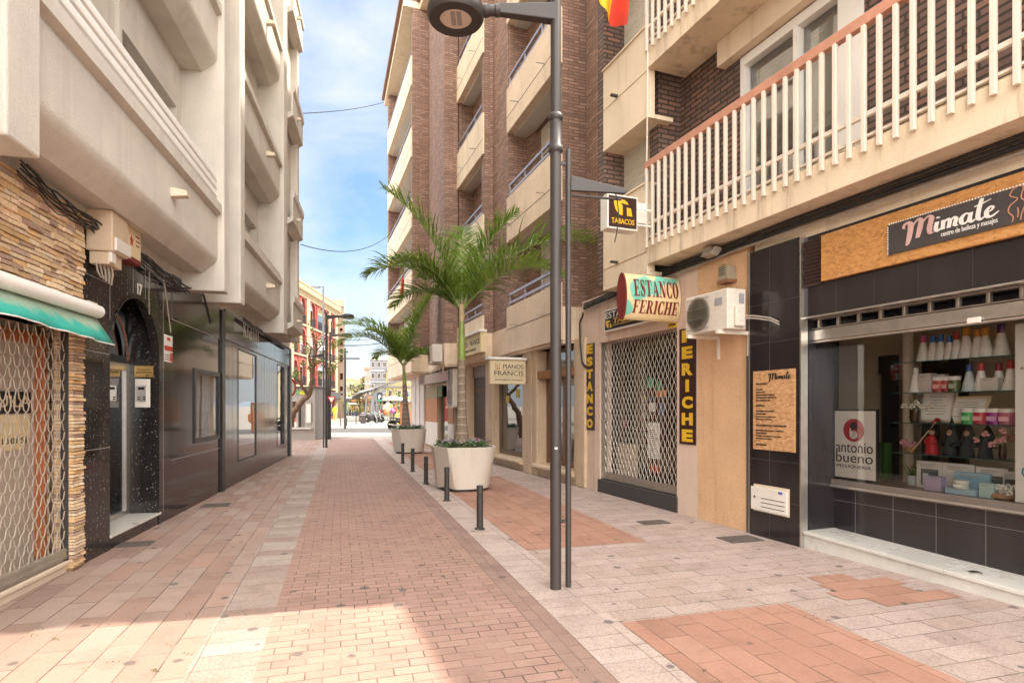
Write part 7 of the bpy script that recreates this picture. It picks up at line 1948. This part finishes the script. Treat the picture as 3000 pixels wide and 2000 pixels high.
# tall slender lamp
tl = thing('tall_street_lamp', 'tall slim grey street lamp in front of the red building', 'street lamp', ground(947, 1264)); Y = 36; b_ = at(947, 838, Y)
W5 = Plane(b_.x, Y, 1, 0); q = MB(W5); q.lathe([(0, 0), (.075, 0), (.05, b_.z), (0, b_.z + .03)], 12); q.build('pole', m_steel, tl, smooth=40)
q = MB(W5); q.hexa([(-.75, b_.z - .08, -.12), (-.22, b_.z - .1, -.12), (-.22, b_.z - .1, .12), (-.75, b_.z - .08, .12), (-.70, b_.z + .02, -.08), (-.22, b_.z + .0, -.1), (-.22, b_.z + .0, .1), (-.70, b_.z + .02, .08)]); q.tube([(-.25, b_.z - .05, 0), (.02, b_.z - .02, 0)], .025, 6); q.build('lantern', m_steel, tl, bevel=.01)
Y = 40; b_ = at(1011, 1020, Y); q = MB(Plane(b_.x, Y, 1, 0)); q.lathe([(0, 0), (.085, 0), (.075, b_.z), (0, b_.z + .02)], 12); tp_ = thing('plaza_mast', 'thick dark mast standing in front of the beige tower', 'mast', (b_.x, Y, 0)); q.build('mast', m_post, tp_, smooth=40)
q = MB(Plane(b_.x, Y, 1, 0)); q.box(0, 1.0, b_.z - .75, b_.z - .66, -.04, .04); q.box(-.7, 0, b_.z - .75, b_.z - .68, -.04, .04); q.build('cross_arm', m_post, tp_)
# kiosk at the corner
ki = thing('stone_kiosk', 'grey stone kiosk with a counter window and a green and yellow lottery strip', 'kiosk', ground(890, 1288)); Y = 26.9; W6 = Plane(0, Y, 1, 0); g_ = lambda px, py: (at(px, py, Y).x, at(px, py, Y).z)
x0, x1, zt = g_(840, 0)[0], g_(923, 0)[0], g_(0, 1136)[1]
m_kiosk = stucco('grey_kiosk_stone', (.36, .33, .30), grain=60, bump=.1, stain=.1)
zc0, zc1 = g_(0, 1254)[1], g_(0, 1176)[1]
q = MB(W6); q.wall(x0, x1, 0, zt, -.3, 0, [(g_(874, 0)[0], g_(893, 0)[0], zc0 + .05, zc1), (g_(856, 0)[0], g_(868, 0)[0], zc0 + .05, zc1)]); q.box(x0, x1 - .25, 0, zt, -2.4, -1.2); q.box(x1 - .25, x1, 0, zt, -2.4, -.3); q.build('wall', m_kiosk, ki)
q = MB(W6); q.box(x0, x1 - .12, zc0 - .04, zc0 + .02, 0, .18); q.build('counter', m_marble, ki, bevel=.01)
q = MB(W6); q.box(x0 - .1, x1 + .05, zt, zt + .06, -2.5, .1); q.build('roof_edge', m_dark, ki)
q = MB(W6); q.box(g_(896, 0)[0], g_(913, 0)[0], g_(0, 1240)[1], g_(0, 1180)[1], 0, .04); pn_ = q.build('display_frame', m_alud, ki); q = MB(W6); q.box(g_(898, 0)[0], g_(911, 0)[0], g_(0, 1237)[1], g_(0, 1183)[1], .04, .045); q.build('sheet', m_paper, pn_)
q = MB(W6); q.box(g_(874, 0)[0], g_(893, 0)[0], zc0 + .05, zc1, -.2, -.19); q.build('pane', m_mirror, ki)
(a0, z0), (a1, z1) = g_(868, 1155), g_(877.5, 1145); q = MB(W6); q.box(a0, a1, z0, z1, .001, .02); q.build('green_square', plain('lottery_green', (.03, .35, .08), .5), ki)
(b0, _), (b1, _) = g_(878, 0), g_(898, 0); q = MB(W6); q.box(b0, b1, z0, z1, .001, .02); q.build('yellow_strip', plain('lottery_yellow', (.70, .62, .03), .5), ki)
text(W6, 'OI', (b0 + .06, z0 + .04), (b0 + .21, z1 - .035), .02, plain('lottery_ink', (.08, .25, .03), .5), ki, pixel=False)
q = MB(W6); q.box(a0 + .06, a0 + .08, z0 + .04, z1 - .02, .02, .024); q.box(a0 + .03, a0 + .11, z0 + .04, z0 + .055, .02, .024); q.build('emblem', m_paper, ki)
# awning of the shop beyond the kiosk
q = MB(W6); 
lb = thing('litter_bin', 'small dark litter bin on a post between kiosk and street lamps', 'litter bin', ground(937, 1281)); gl = ground(937, 1281); a_ = Plane(gl.x, gl.y, 1, 0)
q = MB(a_); q.lathe([(0, .28), (.085, .28), (.13, .66), (.125, .66), (.08, .3), (0, .3)], 16); q.build('basket', m_dark, lb, smooth=40)
q = MB(a_); q.lathe([(0, 0), (.02, 0), (.02, .7), (0, .7)], 8); q.box(-.14, .14, .67, .69, -.02, .02); q.build('post', m_dark, lb)
q = MB(a_); q.lathe([(.05, .69), (.14, .69), (.14, .71), (0, .72)], 16); q.build('rim', m_dark, lb)

# ---- leaning tree beside the kiosk
tr_ = thing('leaning_tree', 'leaning tree with sparse yellow green leaves in front of the grey kiosk', 'tree', ground(846, 1302)); Y = 25.0
rr = random.Random(3)
bark = stucco('flaking_brown_bark', (.20, .13, .085), grain=22, drip=(1, 1, .25), bump=.9, stain=.2, pit=.3)
tips = []
q = MB()
def limb(pts, r0, r1, nm='limb'):
    P = []
    for (px, py, y) in pts: a_ = at(px, py, y); P.append((a_.x, a_.z, -y))
    S = []
    for i in range(len(P) - 1):
        for j in range(5): S.append(tuple(P[i][k] + (P[i + 1][k] - P[i][k]) * j / 5 + (rr.uniform(-.03, .03) if 0 < i + j else 0) for k in range(3)))
    S.append(P[-1]); q.tube(S, r0, 8, r1=r1); return S
limb([(838, 1300, 25), (848, 1240, 25), (856, 1212, 25), (880, 1180, 25), (903, 1158, 25), (911, 1135, 25), (914, 1095, 25), (920, 1050, 25), (926, 1010, 25.2)], .17, .055)
limb([(913, 1100, 25), (908, 1070, 25), (907, 1040, 24.8), (912, 1015, 24.6)], .08, .03)
limb([(922, 1040, 25), (938, 1015, 25.3), (950, 1000, 25.5)], .045, .02)
limb([(900, 1160, 25), (885, 1130, 24.6), (866, 1108, 24.3), (855, 1100, 24.2)], .09, .03)
limb([(925, 1015, 25), (920, 985, 25), (915, 962, 24.9)], .035, .012)
limb([(911, 1018, 24.7), (900, 1005, 24.5), (885, 995, 24.4)], .03, .012)
q.build('trunk', bark, tr_, smooth=70)
lf = MB(); greens = [(.10, .20, .03), (.16, .24, .04), (.26, .24, .03), (.34, .20, .03), (.08, .14, .03), (.20, .28, .05)]
for cx_, cy_, n_, sx_2, sy_2, gi in ((868, 1095, 330, 13, 15, (0, 5, 1)), (862, 1000, 60, 6, 10, (1, 2, 3)), (868, 1015, 50, 5, 8, (1, 2, 3)), (905, 948, 45, 5, 7, (0, 1, 2)), (915, 965, 40, 4, 8, (1, 2)), (935, 1000, 120, 12, 14, (2, 1, 3)), (925, 985, 50, 9, 8, (2, 3)), (900, 1025, 100, 10, 12, (0, 2, 1)), (945, 1050, 160, 13, 12, (0, 1, 4)), (930, 1060, 120, 14, 10, (1, 2, 3)), (975, 1075, 150, 9, 12, (0, 5, 1)), (968, 1090, 120, 10, 9, (2, 3, 1)), (993, 1050, 60, 8, 8, (2, 1)), (985, 1068, 40, 6, 8, (2, 3)), (935, 1090, 70, 9, 9, (4, 1)), (905, 1075, 60, 8, 10, (2, 3)), (1000, 1030, 40, 7, 5, (4, 1)), (1012, 1030, 30, 5, 4, (4, 0)), (948, 1030, 60, 9, 9, (2, 3, 1)), (885, 1062, 40, 6, 8, (2,)), (978, 1000, 30, 5, 6, (2, 3))):
    for _ in range(n_):
        y = 25 + rr.gauss(0, .5); a_ = at(cx_ + rr.gauss(0, sx_2 * .6), cy_ + rr.gauss(0, sy_2 * .6), y); b = Vector((a_.x, a_.z, -y)); l = rr.uniform(.06, .13)
        az, el = rr.uniform(0, 6.28), rr.uniform(-1, .6); d = Vector((math.cos(az) * math.cos(el), math.sin(el), math.sin(az) * math.cos(el))); s_ = d.cross(Vector((0, 1, 0))).normalized() * l * .32
        lf.cur = tuple(x * rr.uniform(.7, 1.2) for x in greens[rr.choice(gi)]); lf.add([b, b + d * l * .5 + s_, b + d * l, b + d * l * .5 - s_], [(0, 1, 2, 3)])
lf.build('crown', colattr('tree_leaf', .6, 0), tr_, recalc=False)


def bushy_tree(px, py, Y, w_, h_, cols_, label, trunk_px, n_=900, leaf=.16, pyb=None, name='small_tree'):
    c_ = at(px, py, Y); t = thing(name, label, 'tree', (c_.x, Y, 0)); q = MB()
    for k in range(trunk_px):
        x = c_.x + (k - (trunk_px - 1) / 2) * w_ * .35; q.tube([(x, 0, -Y), (x + rr.uniform(-.1, .1), c_.z * .5, -Y), (x + rr.uniform(-.3, .3), c_.z, -Y)], .09, 7, r1=.04)
        for _ in range(5): q.tube([(x, c_.z * rr.uniform(.5, .8), -Y), (x + rr.uniform(-.5, .5) * w_, c_.z + rr.uniform(0, .4) * h_, -Y + rr.uniform(-.4, .4) * w_)], .04, 5, r1=.01)
    q.build('trunk', bark, t, smooth=60); lf = MB()
    cl_ = [(rr.gauss(0, .34), rr.gauss(0, .32), rr.gauss(0, .34)) for _ in range(16)]
    for _ in range(n_):
        g = rr.choice(cl_); b = Vector((c_.x + (g[0] + rr.gauss(0, .12)) * w_, c_.z + (g[1] + rr.gauss(0, .12)) * h_, -Y + (g[2] + rr.gauss(0, .12)) * w_)); l = leaf * rr.uniform(.6, 1.3); az, el = rr.uniform(0, 6.28), rr.uniform(-1, 1); d = Vector((math.cos(az) * math.cos(el), math.sin(el), math.sin(az) * math.cos(el))); s_ = d.cross(Vector((.1, 1, 0))).normalized() * l * .4
        lf.cur = tuple(x * rr.uniform(.7, 1.25) for x in rr.choice(cols_)); lf.add([b, b + d * l * .5 + s_, b + d * l, b + d * l * .5 - s_], [(0, 1, 2, 3)])
    lf.build('crown', MATS['tree_leaf'], t, recalc=False)
bushy_tree(1062, 1170, 62, 1.7, 1.5, [(.38, .36, .05), (.46, .40, .06), (.28, .30, .05)], 'yellow green bushy tree under the curved canopy', 2, 1000, .16)
bushy_tree(1012, 1185, 75, 1.2, 1.3, [(.14, .22, .05), (.2, .28, .06)], 'small green tree near the red building corner', 1, 400, .16)
bushy_tree(1050, 1141, 140, 4.6, 4.0, [(.12, .15, .06), (.18, .19, .07), (.22, .22, .09)], 'large dull green tree in front of the far houses', 1, 1200, .55)

# ---- parked motorbikes
def motorbike(px, py, Y, label, mirror_=1):
    b = at(px, py, Y); b.z = 0; P_ = Plane(b.x, b.y, 1, 0); t = thing('motorbike', label, 'motorbike', (b.x, b.y, 0), 'parked motorbikes')
    for s_ in (-.65, .65):
        q = MB(P_); q.lathe([(.22, -.05), (.30, -.06), (.33, 0), (.30, .06), (.22, .05), (.22, -.05)], 20, s_, .33, 0, 'c'); w_ = q.build('wheel', m_black, t, smooth=50)
        q = MB(P_); q.lathe([(0, -.03), (.05, -.03), (.05, .03), (0, .03)], 10, s_, .33, 0, 'c')
        for k in range(6): q.tube([(s_, .33, 0), (s_ + .23 * math.cos(k * 1.047), .33 + .23 * math.sin(k * 1.047), 0)], .015, 4)
        q.build('rim', m_alud, w_)
    q = MB(P_); q.ball(-.05, .62, 0, .42, .2, .16, 14, 8); q.ball(.1, .45, 0, .32, .2, .15, 12, 8); q.build('body', m_dark, t, smooth=70)
    q = MB(P_); q.hexa([(-.85, .74, -.12), (-.05, .72, -.14), (-.05, .72, .14), (-.85, .74, .12), (-.8, .86, -.1), (-.05, .80, -.12), (-.05, .80, .12), (-.8, .86, .1)]); q.build('seat', m_black, t, bevel=.03)
    q = MB(P_); q.tube([(.65, .33, .05), (.45, .95, .05)], .03, 6); q.tube([(.65, .33, -.05), (.45, .95, -.05)], .03, 6); q.tube([(.42, .98, -.35), (.45, 1.0, 0), (.42, .98, .35)], .02, 6); q.build('fork', m_alud, t)
    q = MB(P_); q.hexa([(.40, .85, -.1), (.58, .8, -.08), (.58, .8, .08), (.40, .85, .1), (.42, 1.15, -.1), (.52, 1.1, -.08), (.52, 1.1, .08), (.42, 1.15, .1)]); q.build('headlight_cowl', plain('grey_cowl', (.25, .26, .28), .3), t, bevel=.03)
    q = MB(P_); q.tube([(-.2, .3, .12), (-.85, .38, .14)], .05, 8); q.build('exhaust', m_alud, t, smooth=60)
motorbike(1083, 1240, 53.5, 'dark motorbike parked broadside beside the parking sign pole'); motorbike(1097, 1238, 55.5, 'second dark motorbike behind the first by the parking sign')
# bin, barrier blocks
cb = at(1064, 1238, 53); q = MB(Plane(cb.x, 53, 1, 0)); q.hexa([(-.2, .0, -.15), (.2, 0, -.15), (.2, 0, .15), (-.2, 0, .15), (-.22, .75, -.16), (.22, .75, -.16), (.22, .75, .16), (-.22, .75, .16)]); tb = thing('litter_bin', 'dark grey box litter bin beside the parked motorbikes', 'litter bin', (cb.x, 53, 0)); q.build('body', m_dark, tb, bevel=.02); q = MB(Plane(cb.x, 53, 1, 0)); q.box(-.24, .24, .76, .80, -.18, .18); q.build('top_plate', m_alud, tb)
# dark glazed pavilion
pv = thing('glazed_pavilion', 'dark glazed cafe pavilion with a white roof edge at the end of the plaza', 'pavilion', at(1036, 1206, 95)); Y = 95; W7 = Plane(0, Y, 1, 0); g_ = lambda px, py: (at(px, py, Y).x, at(px, py, Y).z)
(x0, z1), (x1, z0) = g_(1014, 1166), g_(1044, 1206)
q = MB(W7); q.box(x0, x1, 0, z1 - 1.0, -5, 0); q.build('glass_wall', m_dwin, pv); q = MB(W7); q.box(x0 + .1, x1 - .1, 0.1, z1 - 1.05, -4.9, -.1); q.build('interior', plain('dim_green_interior', (.16, .2, .15), .8, .4, 1), pv)
q = MB(W7); q.box(x0 - .1, x1 + .1, z1 - 1.0, z1 - .8, -5, .3); q.box(x0 - .1, x1, z1 - .05, z1 + .2, -5, .1); q.build('white_band', m_white, pv); q = MB(W7); q.box(x0, x1, z1 - .79, z1 - .06, -5, .05); q.build('dark_fascia', m_dark, pv)
q = MB(W7); q.box(x0 + .9, x1 - .1, z1 - .6, z1 - .25, .05, .08); q.build('red_sign', m_red, pv)
for k in range(5): q = MB(W7); x = x0 + (x1 - x0) * k / 4; q.box(x - .05, x + .05, 0, z1 - 1.0, .0, .06); q.build('mullion', m_steel, pv)
# market stall row beyond the motorbikes
def stall(px, Y, w_, label, cloth, n_):
    b = at(px, 1230, Y); P_ = Plane(b.x, Y, 1, 0); t = thing('market_stall', label, 'market stall', (b.x, Y, 0), 'market stalls on the plaza')
    q = MB(P_)
    for s_ in (-1, 1):
        for c_ in (-.8, .8): q.tube([(s_ * w_ / 2, 0, c_), (s_ * w_ / 2, 2.3, c_)], .03, 6)
    q.build('frame', m_steel, t)
    q = MB(P_); q.prism([(-w_ / 2 - .2, 2.2), (w_ / 2 + .2, 2.2), (w_ / 2 + .2, 2.3), (0, 2.75), (-w_ / 2 - .2, 2.3)], -1, 1); q.build('canopy', plain('stall_cloth', cloth, .7), t)
    q = MB(P_); q.box(-w_ / 2, w_ / 2, .7, .78, -.7, .7); q.build('table', m_white, t)
    q = MB(P_); pal = [(.5, .05, .06), (.06, .2, .45), (.55, .42, .05), (.6, .58, .54), (.35, .12, .3), (.08, .3, .12), (.55, .22, .08)]
    for _ in range(n_):
        x, y_ = rnd.uniform(-w_ / 2, w_ / 2), rnd.uniform(-.6, .65); h = rnd.uniform(.1, .5); q.cur = rnd.choice(pal); q.box(x - .1, x + .1, .78, .78 + h, y_ - .1, y_ + .1)
    for _ in range(n_ // 2):
        x = rnd.uniform(-w_ / 2, w_ / 2); h = rnd.uniform(.2, .6); q.cur = rnd.choice(pal); q.box(x - .09, x + .09, 2.15 - h, 2.15, .75, .82)
    q.cur = None; o = q.build('goods', m_col, t); tag(o, kind='stuff')
stall(1118, 68, 3.2, 'market stall with mixed goods under a brown canopy beside the parking sign', (.28, .20, .12), 30)
stall(1152, 66, 3.0, 'market stall with colourful goods under a white canopy', (.6, .58, .55), 34)
stall(1088, 72, 2.6, 'small market stall under an orange canopy behind the canopy posts', (.5, .22, .12), 22)
# balloon figure: plain round inflatables on a pole
bl = thing('balloon_stand', 'stand of round white and orange balloons among the market stalls', 'balloons', at(1138, 1235, 62)); Y = 62; q = MB()
for px, py, r_, c_ in ((1128, 1193, .34, (.72, .66, .6)), (1136, 1186, .28, (.75, .72, .7)), (1133, 1204, .36, (.62, .28, .14)), (1140, 1198, .26, (.68, .45, .32)), (1144, 1189, .22, (.6, .5, .08)), (1127, 1209, .2, (.55, .1, .06)), (1150, 1203, .26, (.3, .12, .35))):
    a_ = at(px, py, Y); o = MB(); o.ball(a_.x, a_.z, -Y, r_, r_ * 1.1, r_, 14, 10); o.build('balloon', plain('balloon_skin', c_, .3, .03), bl, smooth=90)
a_ = at(1136, 1200, Y); q.tube([(a_.x, 0, -Y), (a_.x, a_.z, -Y)], .03, 6); q.build('pole', m_steel, bl)
# blue shopfront band and site fence near the white columns
for px0, px1, py0, py1, Y, c_, nm_, lab in ((1147, 1182, 1172, 1180, 80, (.05, .06, .22), 'shop_banner', 'dark blue shop banner under the pale yellow block'), (1127, 1142, 1166, 1178, 86, (.05, .28, .22), 'shop_banner', 'green shop banner under the pale yellow block')):
    a_, b_ = at(px0, py1, Y), at(px1, py0, Y); q = MB(Plane(0, Y, 1, 0)); q.box(a_.x, b_.x, a_.z, b_.z, -.2, 0); tag(q.build(nm_, plain(nm_ + lab[:10], c_, .5), None), lab, 'banner', 'shop banners beyond the stalls')
sf = thing('site_fence', 'orange and white temporary hoarding beside the pale stone columns', 'fence', at(1190, 1245, 36)); Y = 36; W8 = Plane(0, Y, 1, 0); g_ = lambda px, py: (at(px, py, Y).x, at(px, py, Y).z)
(x0, _), (x1, z1) = g_(1172, 0), g_(1212, 1181)
q = MB(W8); q.box(x0, x0 + .1, 0, z1, -.1, 0); q.box(x1 - .08, x1, 0, z1, -.1, 0); q.box(x0, x1, z1 - .05, z1 + .03, -.1, 0); q.build('frame', plain('rust_orange_frame', (.42, .16, .07), .6), sf); q = MB(W8); q.box(x0 + .1, x1 - .08, .1, z1 - .05, -.06, -.03); pnl = q.build('panel', m_trimc, sf)
q = MB(W8); q.lathe([(0, -.03), (.35, -.03), (.35, -.02), (0, -.02)], 20, (x0 + x1) / 2 + .25, z1 * .5, 0, 'c'); q.build('orange_disc', plain('soft_orange', (.6, .26, .15), .6), sf)
q = MB(Plane(at(1162, 0, 50).x, 50, 1, 0)); q.lathe([(0, 0), (.14, 0), (.12, .9), (0, .9)], 12); q.lathe([(.14, .45), (.15, .45), (.15, .6), (.14, .6)], 12); tag(q.build('traffic_drum', plain('signal_yellow', (.62, .42, .05), .5), None, smooth=40), 'yellow traffic drum near the orange hoarding', 'traffic drum')
ct = at(1182, 1236, 40); q = MB(Plane(ct.x, 40, 1, 0))
motorbike(1178, 1247, 38, 'dark scooter half hidden behind the second planter')

# ---- people
def person(px, py, Y, pose, cols_, label, hgt=1.72):
    b = at(px, py, Y); t = thing('person', label, 'person', (b.x, b.y, 0)); s_ = hgt / 1.72
    J = {'pel': (0, .95, 0), 'che': (0, 1.28, .01), 'nec': (0, 1.47, 0), 'hed': (0, 1.60, .01), 'top': (0, 1.71, 0)}
    st = {'walk': .22, 'stand': .05}[pose]
    E_ = [('pel', 'che', .135), ('che', 'nec', .06), ('nec', 'hed', .095), ('hed', 'top', .075)]
    for sg_, k in ((-1, 'l'), (1, 'r')):
        J['hip' + k] = (sg_ * .09, .90, 0); J['kne' + k] = (sg_ * .10, .48, st * .5 * sg_ + .03); J['ank' + k] = (sg_ * .11, .08, st * sg_ - (.06 if sg_ * st < 0 else 0)); J['toe' + k] = (sg_ * .12, .03, st * sg_ + .16)
        J['sho' + k] = (sg_ * .18, 1.40, 0); J['elb' + k] = (sg_ * .24, 1.12, -st * sg_ * .5 - .02); J['wri' + k] = (sg_ * .25, .88, -st * sg_ * .6 + .08); J['han' + k] = (sg_ * .25, .78, -st * sg_ * .6 + .10)
        E_ += [('pel', 'hip' + k, .095), ('hip' + k, 'kne' + k, .062), ('kne' + k, 'ank' + k, .042), ('ank' + k, 'toe' + k, .035), ('che', 'sho' + k, .062), ('sho' + k, 'elb' + k, .042), ('elb' + k, 'wri' + k, .032), ('wri' + k, 'han' + k, .03)]
    rad = {'pel': .15, 'che': .155, 'nec': .06, 'hed': .10, 'top': .065}
    for a_, b_, r_ in E_: rad.setdefault(b_, r_)
    names = list(J); me = bpy.data.meshes.new('body'); me.from_pydata([(J[k][0] * s_, -J[k][2] * s_, J[k][1] * s_) for k in names], [(names.index(a_), names.index(b_)) for a_, b_, _ in E_], [])
    ob = bpy.data.objects.new('body', me); COL.objects.link(ob)
    md = ob.modifiers.new('k', 'SKIN'); md.use_smooth_shade = True; ob.modifiers.new('s', 'SUBSURF').levels = 1
    sv = me.skin_vertices[0].data
    for i, k in enumerate(names): sv[i].radius = (rad[k] * s_, rad[k] * s_ * (.75 if k in ('pel', 'che') else 1))
    sv[0].use_root = True
    bpy.context.view_layer.update(); m2 = bpy.data.meshes.new_from_object(ob.evaluated_get(bpy.context.evaluated_depsgraph_get()))
    bpy.data.objects.remove(ob); m2.name = 'body'
    for m_ in cols_[:3]: m2.materials.append(m_)
    for p_ in m2.polygons:
        z = p_.center.z / s_; x = abs(p_.center.x) / s_
        p_.material_index = 1 if z < .95 and x < .2 else (0 if z < 1.45 and not (x > .2 and z < 1.05) else 2)
        p_.use_smooth = True
    o = bpy.data.objects.new('body', m2); COL.objects.link(o); o.parent = t
    q = MB(Plane(b.x, b.y, 1, 0)); q.ball(0, 1.65 * s_, -.02, .105 * s_, .10 * s_, .11 * s_, 12, 8); q.build('hair', cols_[3], t, smooth=80)


m_skin = plain('skin_tone', (.46, .28, .19), .6); m_hair = plain('dark_hair', (.03, .02, .015), .7); m_jean = plain('blue_jeans', (.08, .11, .2), .8); m_blk = plain('dark_clothes', (.03, .03, .035), .8); m_hiv = plain('hi_vis_yellow', (.5, .6, .05), .7); m_redtop = plain('red_top', (.5, .07, .06), .8); m_gry = plain('grey_top', (.3, .3, .32), .8); m_kh = plain('khaki_trousers', (.3, .24, .17), .8)
person(1036, 1216, 88, 'walk', (m_redtop, m_jean, m_skin, m_hair), 'person in a red top walking across the plaza')
person(1043, 1219, 85, 'walk', (m_gry, m_jean, m_skin, m_hair), 'person in a grey top walking beside the one in red')
person(1047, 1221, 82, 'stand', (m_kh, m_blk, m_skin, m_hair), 'person in a tan top and dark trousers by the plaza trees')
person(1005, 1210, 100, 'stand', (m_blk, m_blk, m_skin, m_hair), 'person in dark clothes standing near the beige tower')
person(998, 1198, 115, 'walk', (m_blk, m_jean, m_skin, m_hair), 'farthest person in dark clothes by the beige tower'.replace('farthest', 'small far off'))
person(981, 1222, 60, 'stand', (m_hiv, m_hiv, m_skin, m_hair), 'person in a yellow safety vest behind the give way sign')

person(1060, 1224, 78, 'walk', (m_blk, m_jean, m_skin, m_hair), 'person in a black top walking behind the dark box litter bin')
person(1156, 1232, 64, 'stand', (m_redtop, m_blk, m_skin, m_hair), 'person in a red top standing at the white canopied stall')
person(1146, 1230, 65, 'stand', (m_gry, m_kh, m_skin, m_hair), 'person in a grey top and khaki trousers by the balloons')
bushy_tree(1095, 1160, 74, 2.0, 2.2, [(.12, .16, .04), (.18, .22, .06), (.25, .26, .07)], 'olive green tree behind the curved canopy posts', 1, 500, .22)
bushy_tree(1165, 1168, 76, 2.4, 2.0, [(.10, .15, .04), (.16, .2, .05)], 'dark green tree behind the white canopied stall', 1, 500, .22)
# ---------------------------------------------------------------- camera, sun, sky
cam = bpy.data.cameras.new('camera'); co = bpy.data.objects.new('camera', cam); COL.objects.link(co)
co.location = (0, 0, CH); co.rotation_euler = (R(90), 0, 0); cam.sensor_width = 36; cam.lens = 36 * F / 3000
cam.shift_y = (HY - 1000) / 3000; cam.clip_end = 9000; cam.clip_start = .05
SC.camera = co
EL = R(58); AZ = Vector((.971, .24))
sd = Vector((AZ.x * math.cos(EL), AZ.y * math.cos(EL), math.sin(EL)))
sun = bpy.data.lights.new('sun', 'SUN'); sun.energy = SUN_E; sun.angle = R(.9); sun.color = (1, .90, .76)
so = bpy.data.objects.new('sun', sun); COL.objects.link(so); so.rotation_euler = sd.to_track_quat('Z', 'Y').to_euler(); so.location = (20, 5, 40)
wd_ = bpy.data.worlds.new('World'); SC.world = wd_; wd_.use_nodes = True; t = wd_.node_tree; t.nodes.clear()
N_ = t.nodes.new; K = t.links.new
out = N_('ShaderNodeOutputWorld'); bg = N_('ShaderNodeBackground'); K(bg.outputs[0], out.inputs[0]); bg.inputs['Strength'].default_value = .1
sky = N_('ShaderNodeTexSky'); sky.sky_type = 'NISHITA'; sky.sun_disc = False; sky.sun_elevation = EL; sky.sun_rotation = math.atan2(AZ.x, AZ.y); sky.air_density = 1.2; sky.dust_density = 1.5; sky.altitude = 20
tc = N_('ShaderNodeTexCoord'); sep = N_('ShaderNodeSeparateXYZ'); K(tc.outputs['Generated'], sep.inputs[0])
def ramp(src, stops):
    r = N_('ShaderNodeValToRGB')
    while len(r.color_ramp.elements) < len(stops): r.color_ramp.elements.new(.5)
    for e, (p, c) in zip(r.color_ramp.elements, stops): e.position = p; e.color = (*c, 1)
    K(src, r.inputs[0]); return r.outputs[0]
def mix(f, a, b, mode='MIX'):
    m = N_('ShaderNodeMix'); m.data_type = 'RGBA'; m.blend_type = mode
    for x, i in ((f, 0), (a, 6), (b, 7)):
        if isinstance(x, (int, float)): m.inputs[i].default_value = x
        elif isinstance(x, tuple): m.inputs[i].default_value = (*x, 1)
        else: K(x, m.inputs[i])
    return m.outputs[2]
# clouds by direction: thin streaks low down, added fill brightness overhead and behind
mp = N_('ShaderNodeMapping'); mp.inputs['Scale'].default_value = (1.5, 1.5, 3.2); mp.inputs['Rotation'].default_value = (.3, .2, .6); K(tc.outputs['Generated'], mp.inputs[0])
nz = N_('ShaderNodeTexNoise'); nz.inputs['Scale'].default_value = 2.6; nz.inputs['Detail'].default_value = 9; nz.inputs['Roughness'].default_value = .56; nz.inputs['Distortion'].default_value = .35; K(mp.outputs[0], nz.inputs['Vector'])
cl = ramp(nz.outputs['Fac'], [(.36, (0, 0, 0)), (.74, (1, 1, 1))])
zen = ramp(sep.outputs['Z'], [(.58, (0, 0, 0)), (.84, (1, 1, 1))])
hor = ramp(sep.outputs['Z'], [(.0, (1, 1, 1)), (.22, (0, 0, 0))])
dim = ramp(sep.outputs['Z'], [(.0, (DIM_LO,) * 3), (.58, (DIM_LO,) * 3), (.85, (1, 1, 1))])
base = mix(1.0, mix(1.0, sky.outputs[0], (SKY_TINT), 'MULTIPLY'), dim, 'MULTIPLY')
hi = N_('ShaderNodeMath'); hi.operation = 'MULTIPLY'; hi.inputs[1].default_value = .85; K(zen, hi.inputs[0])
low_cloud = mix(1.0, cl, (CLOUD_LO, CLOUD_LO * 1.01, CLOUD_LO * 1.03), 'MULTIPLY')
a1_ = N_('ShaderNodeMath'); a1_.operation = 'MULTIPLY'; a1_.inputs[1].default_value = .72; K(cl, a1_.inputs[0])
c1 = mix(a1_.outputs[0], base, (CLOUD_LO, CLOUD_LO * 1.0, CLOUD_LO * 1.02))
hf = N_('ShaderNodeMath'); hf.operation = 'MULTIPLY'; hf.inputs[1].default_value = .8; K(hor, hf.inputs[0])
c2 = mix(hf.outputs[0], c1, (CLOUD_LO * .9, CLOUD_LO * .95, CLOUD_LO * 1.02))
c3 = mix(hi.outputs[0], c2, (FILL_HI * 1.0, FILL_HI * .96, FILL_HI * .90))  # overhead brightness shaped as fill for the shaded street
ng_ = N_('ShaderNodeMath'); ng_.operation = 'MULTIPLY'; ng_.inputs[1].default_value = -1.6; ng_.use_clamp = True; K(sep.outputs['Y'], ng_.inputs[0])
c4 = mix(ng_.outputs[0], c3, (FILL_BK, FILL_BK * .97, FILL_BK * .93))  # unseen bright bank behind the camera, added to light the fronts
K(c4, bg.inputs['Color'])
SC.view_settings.view_transform = 'Standard'; SC.view_settings.look = 'None'; SC.view_settings.exposure = EXPO; SC.view_settings.gamma = 1
SC.view_settings.use_curve_mapping = False
cy = SC.cycles; cy.use_denoising = True; cy.max_bounces = 8; cy.diffuse_bounces = 4; cy.glossy_bounces = 4; cy.transparent_max_bounces = 12; cy.transmission_bounces = 4; cy.caustics_reflective = False; cy.caustics_refractive = False; cy.sample_clamp_indirect = 6
try: cy.denoiser = 'OPENIMAGEDENOISE'
except Exception: pass
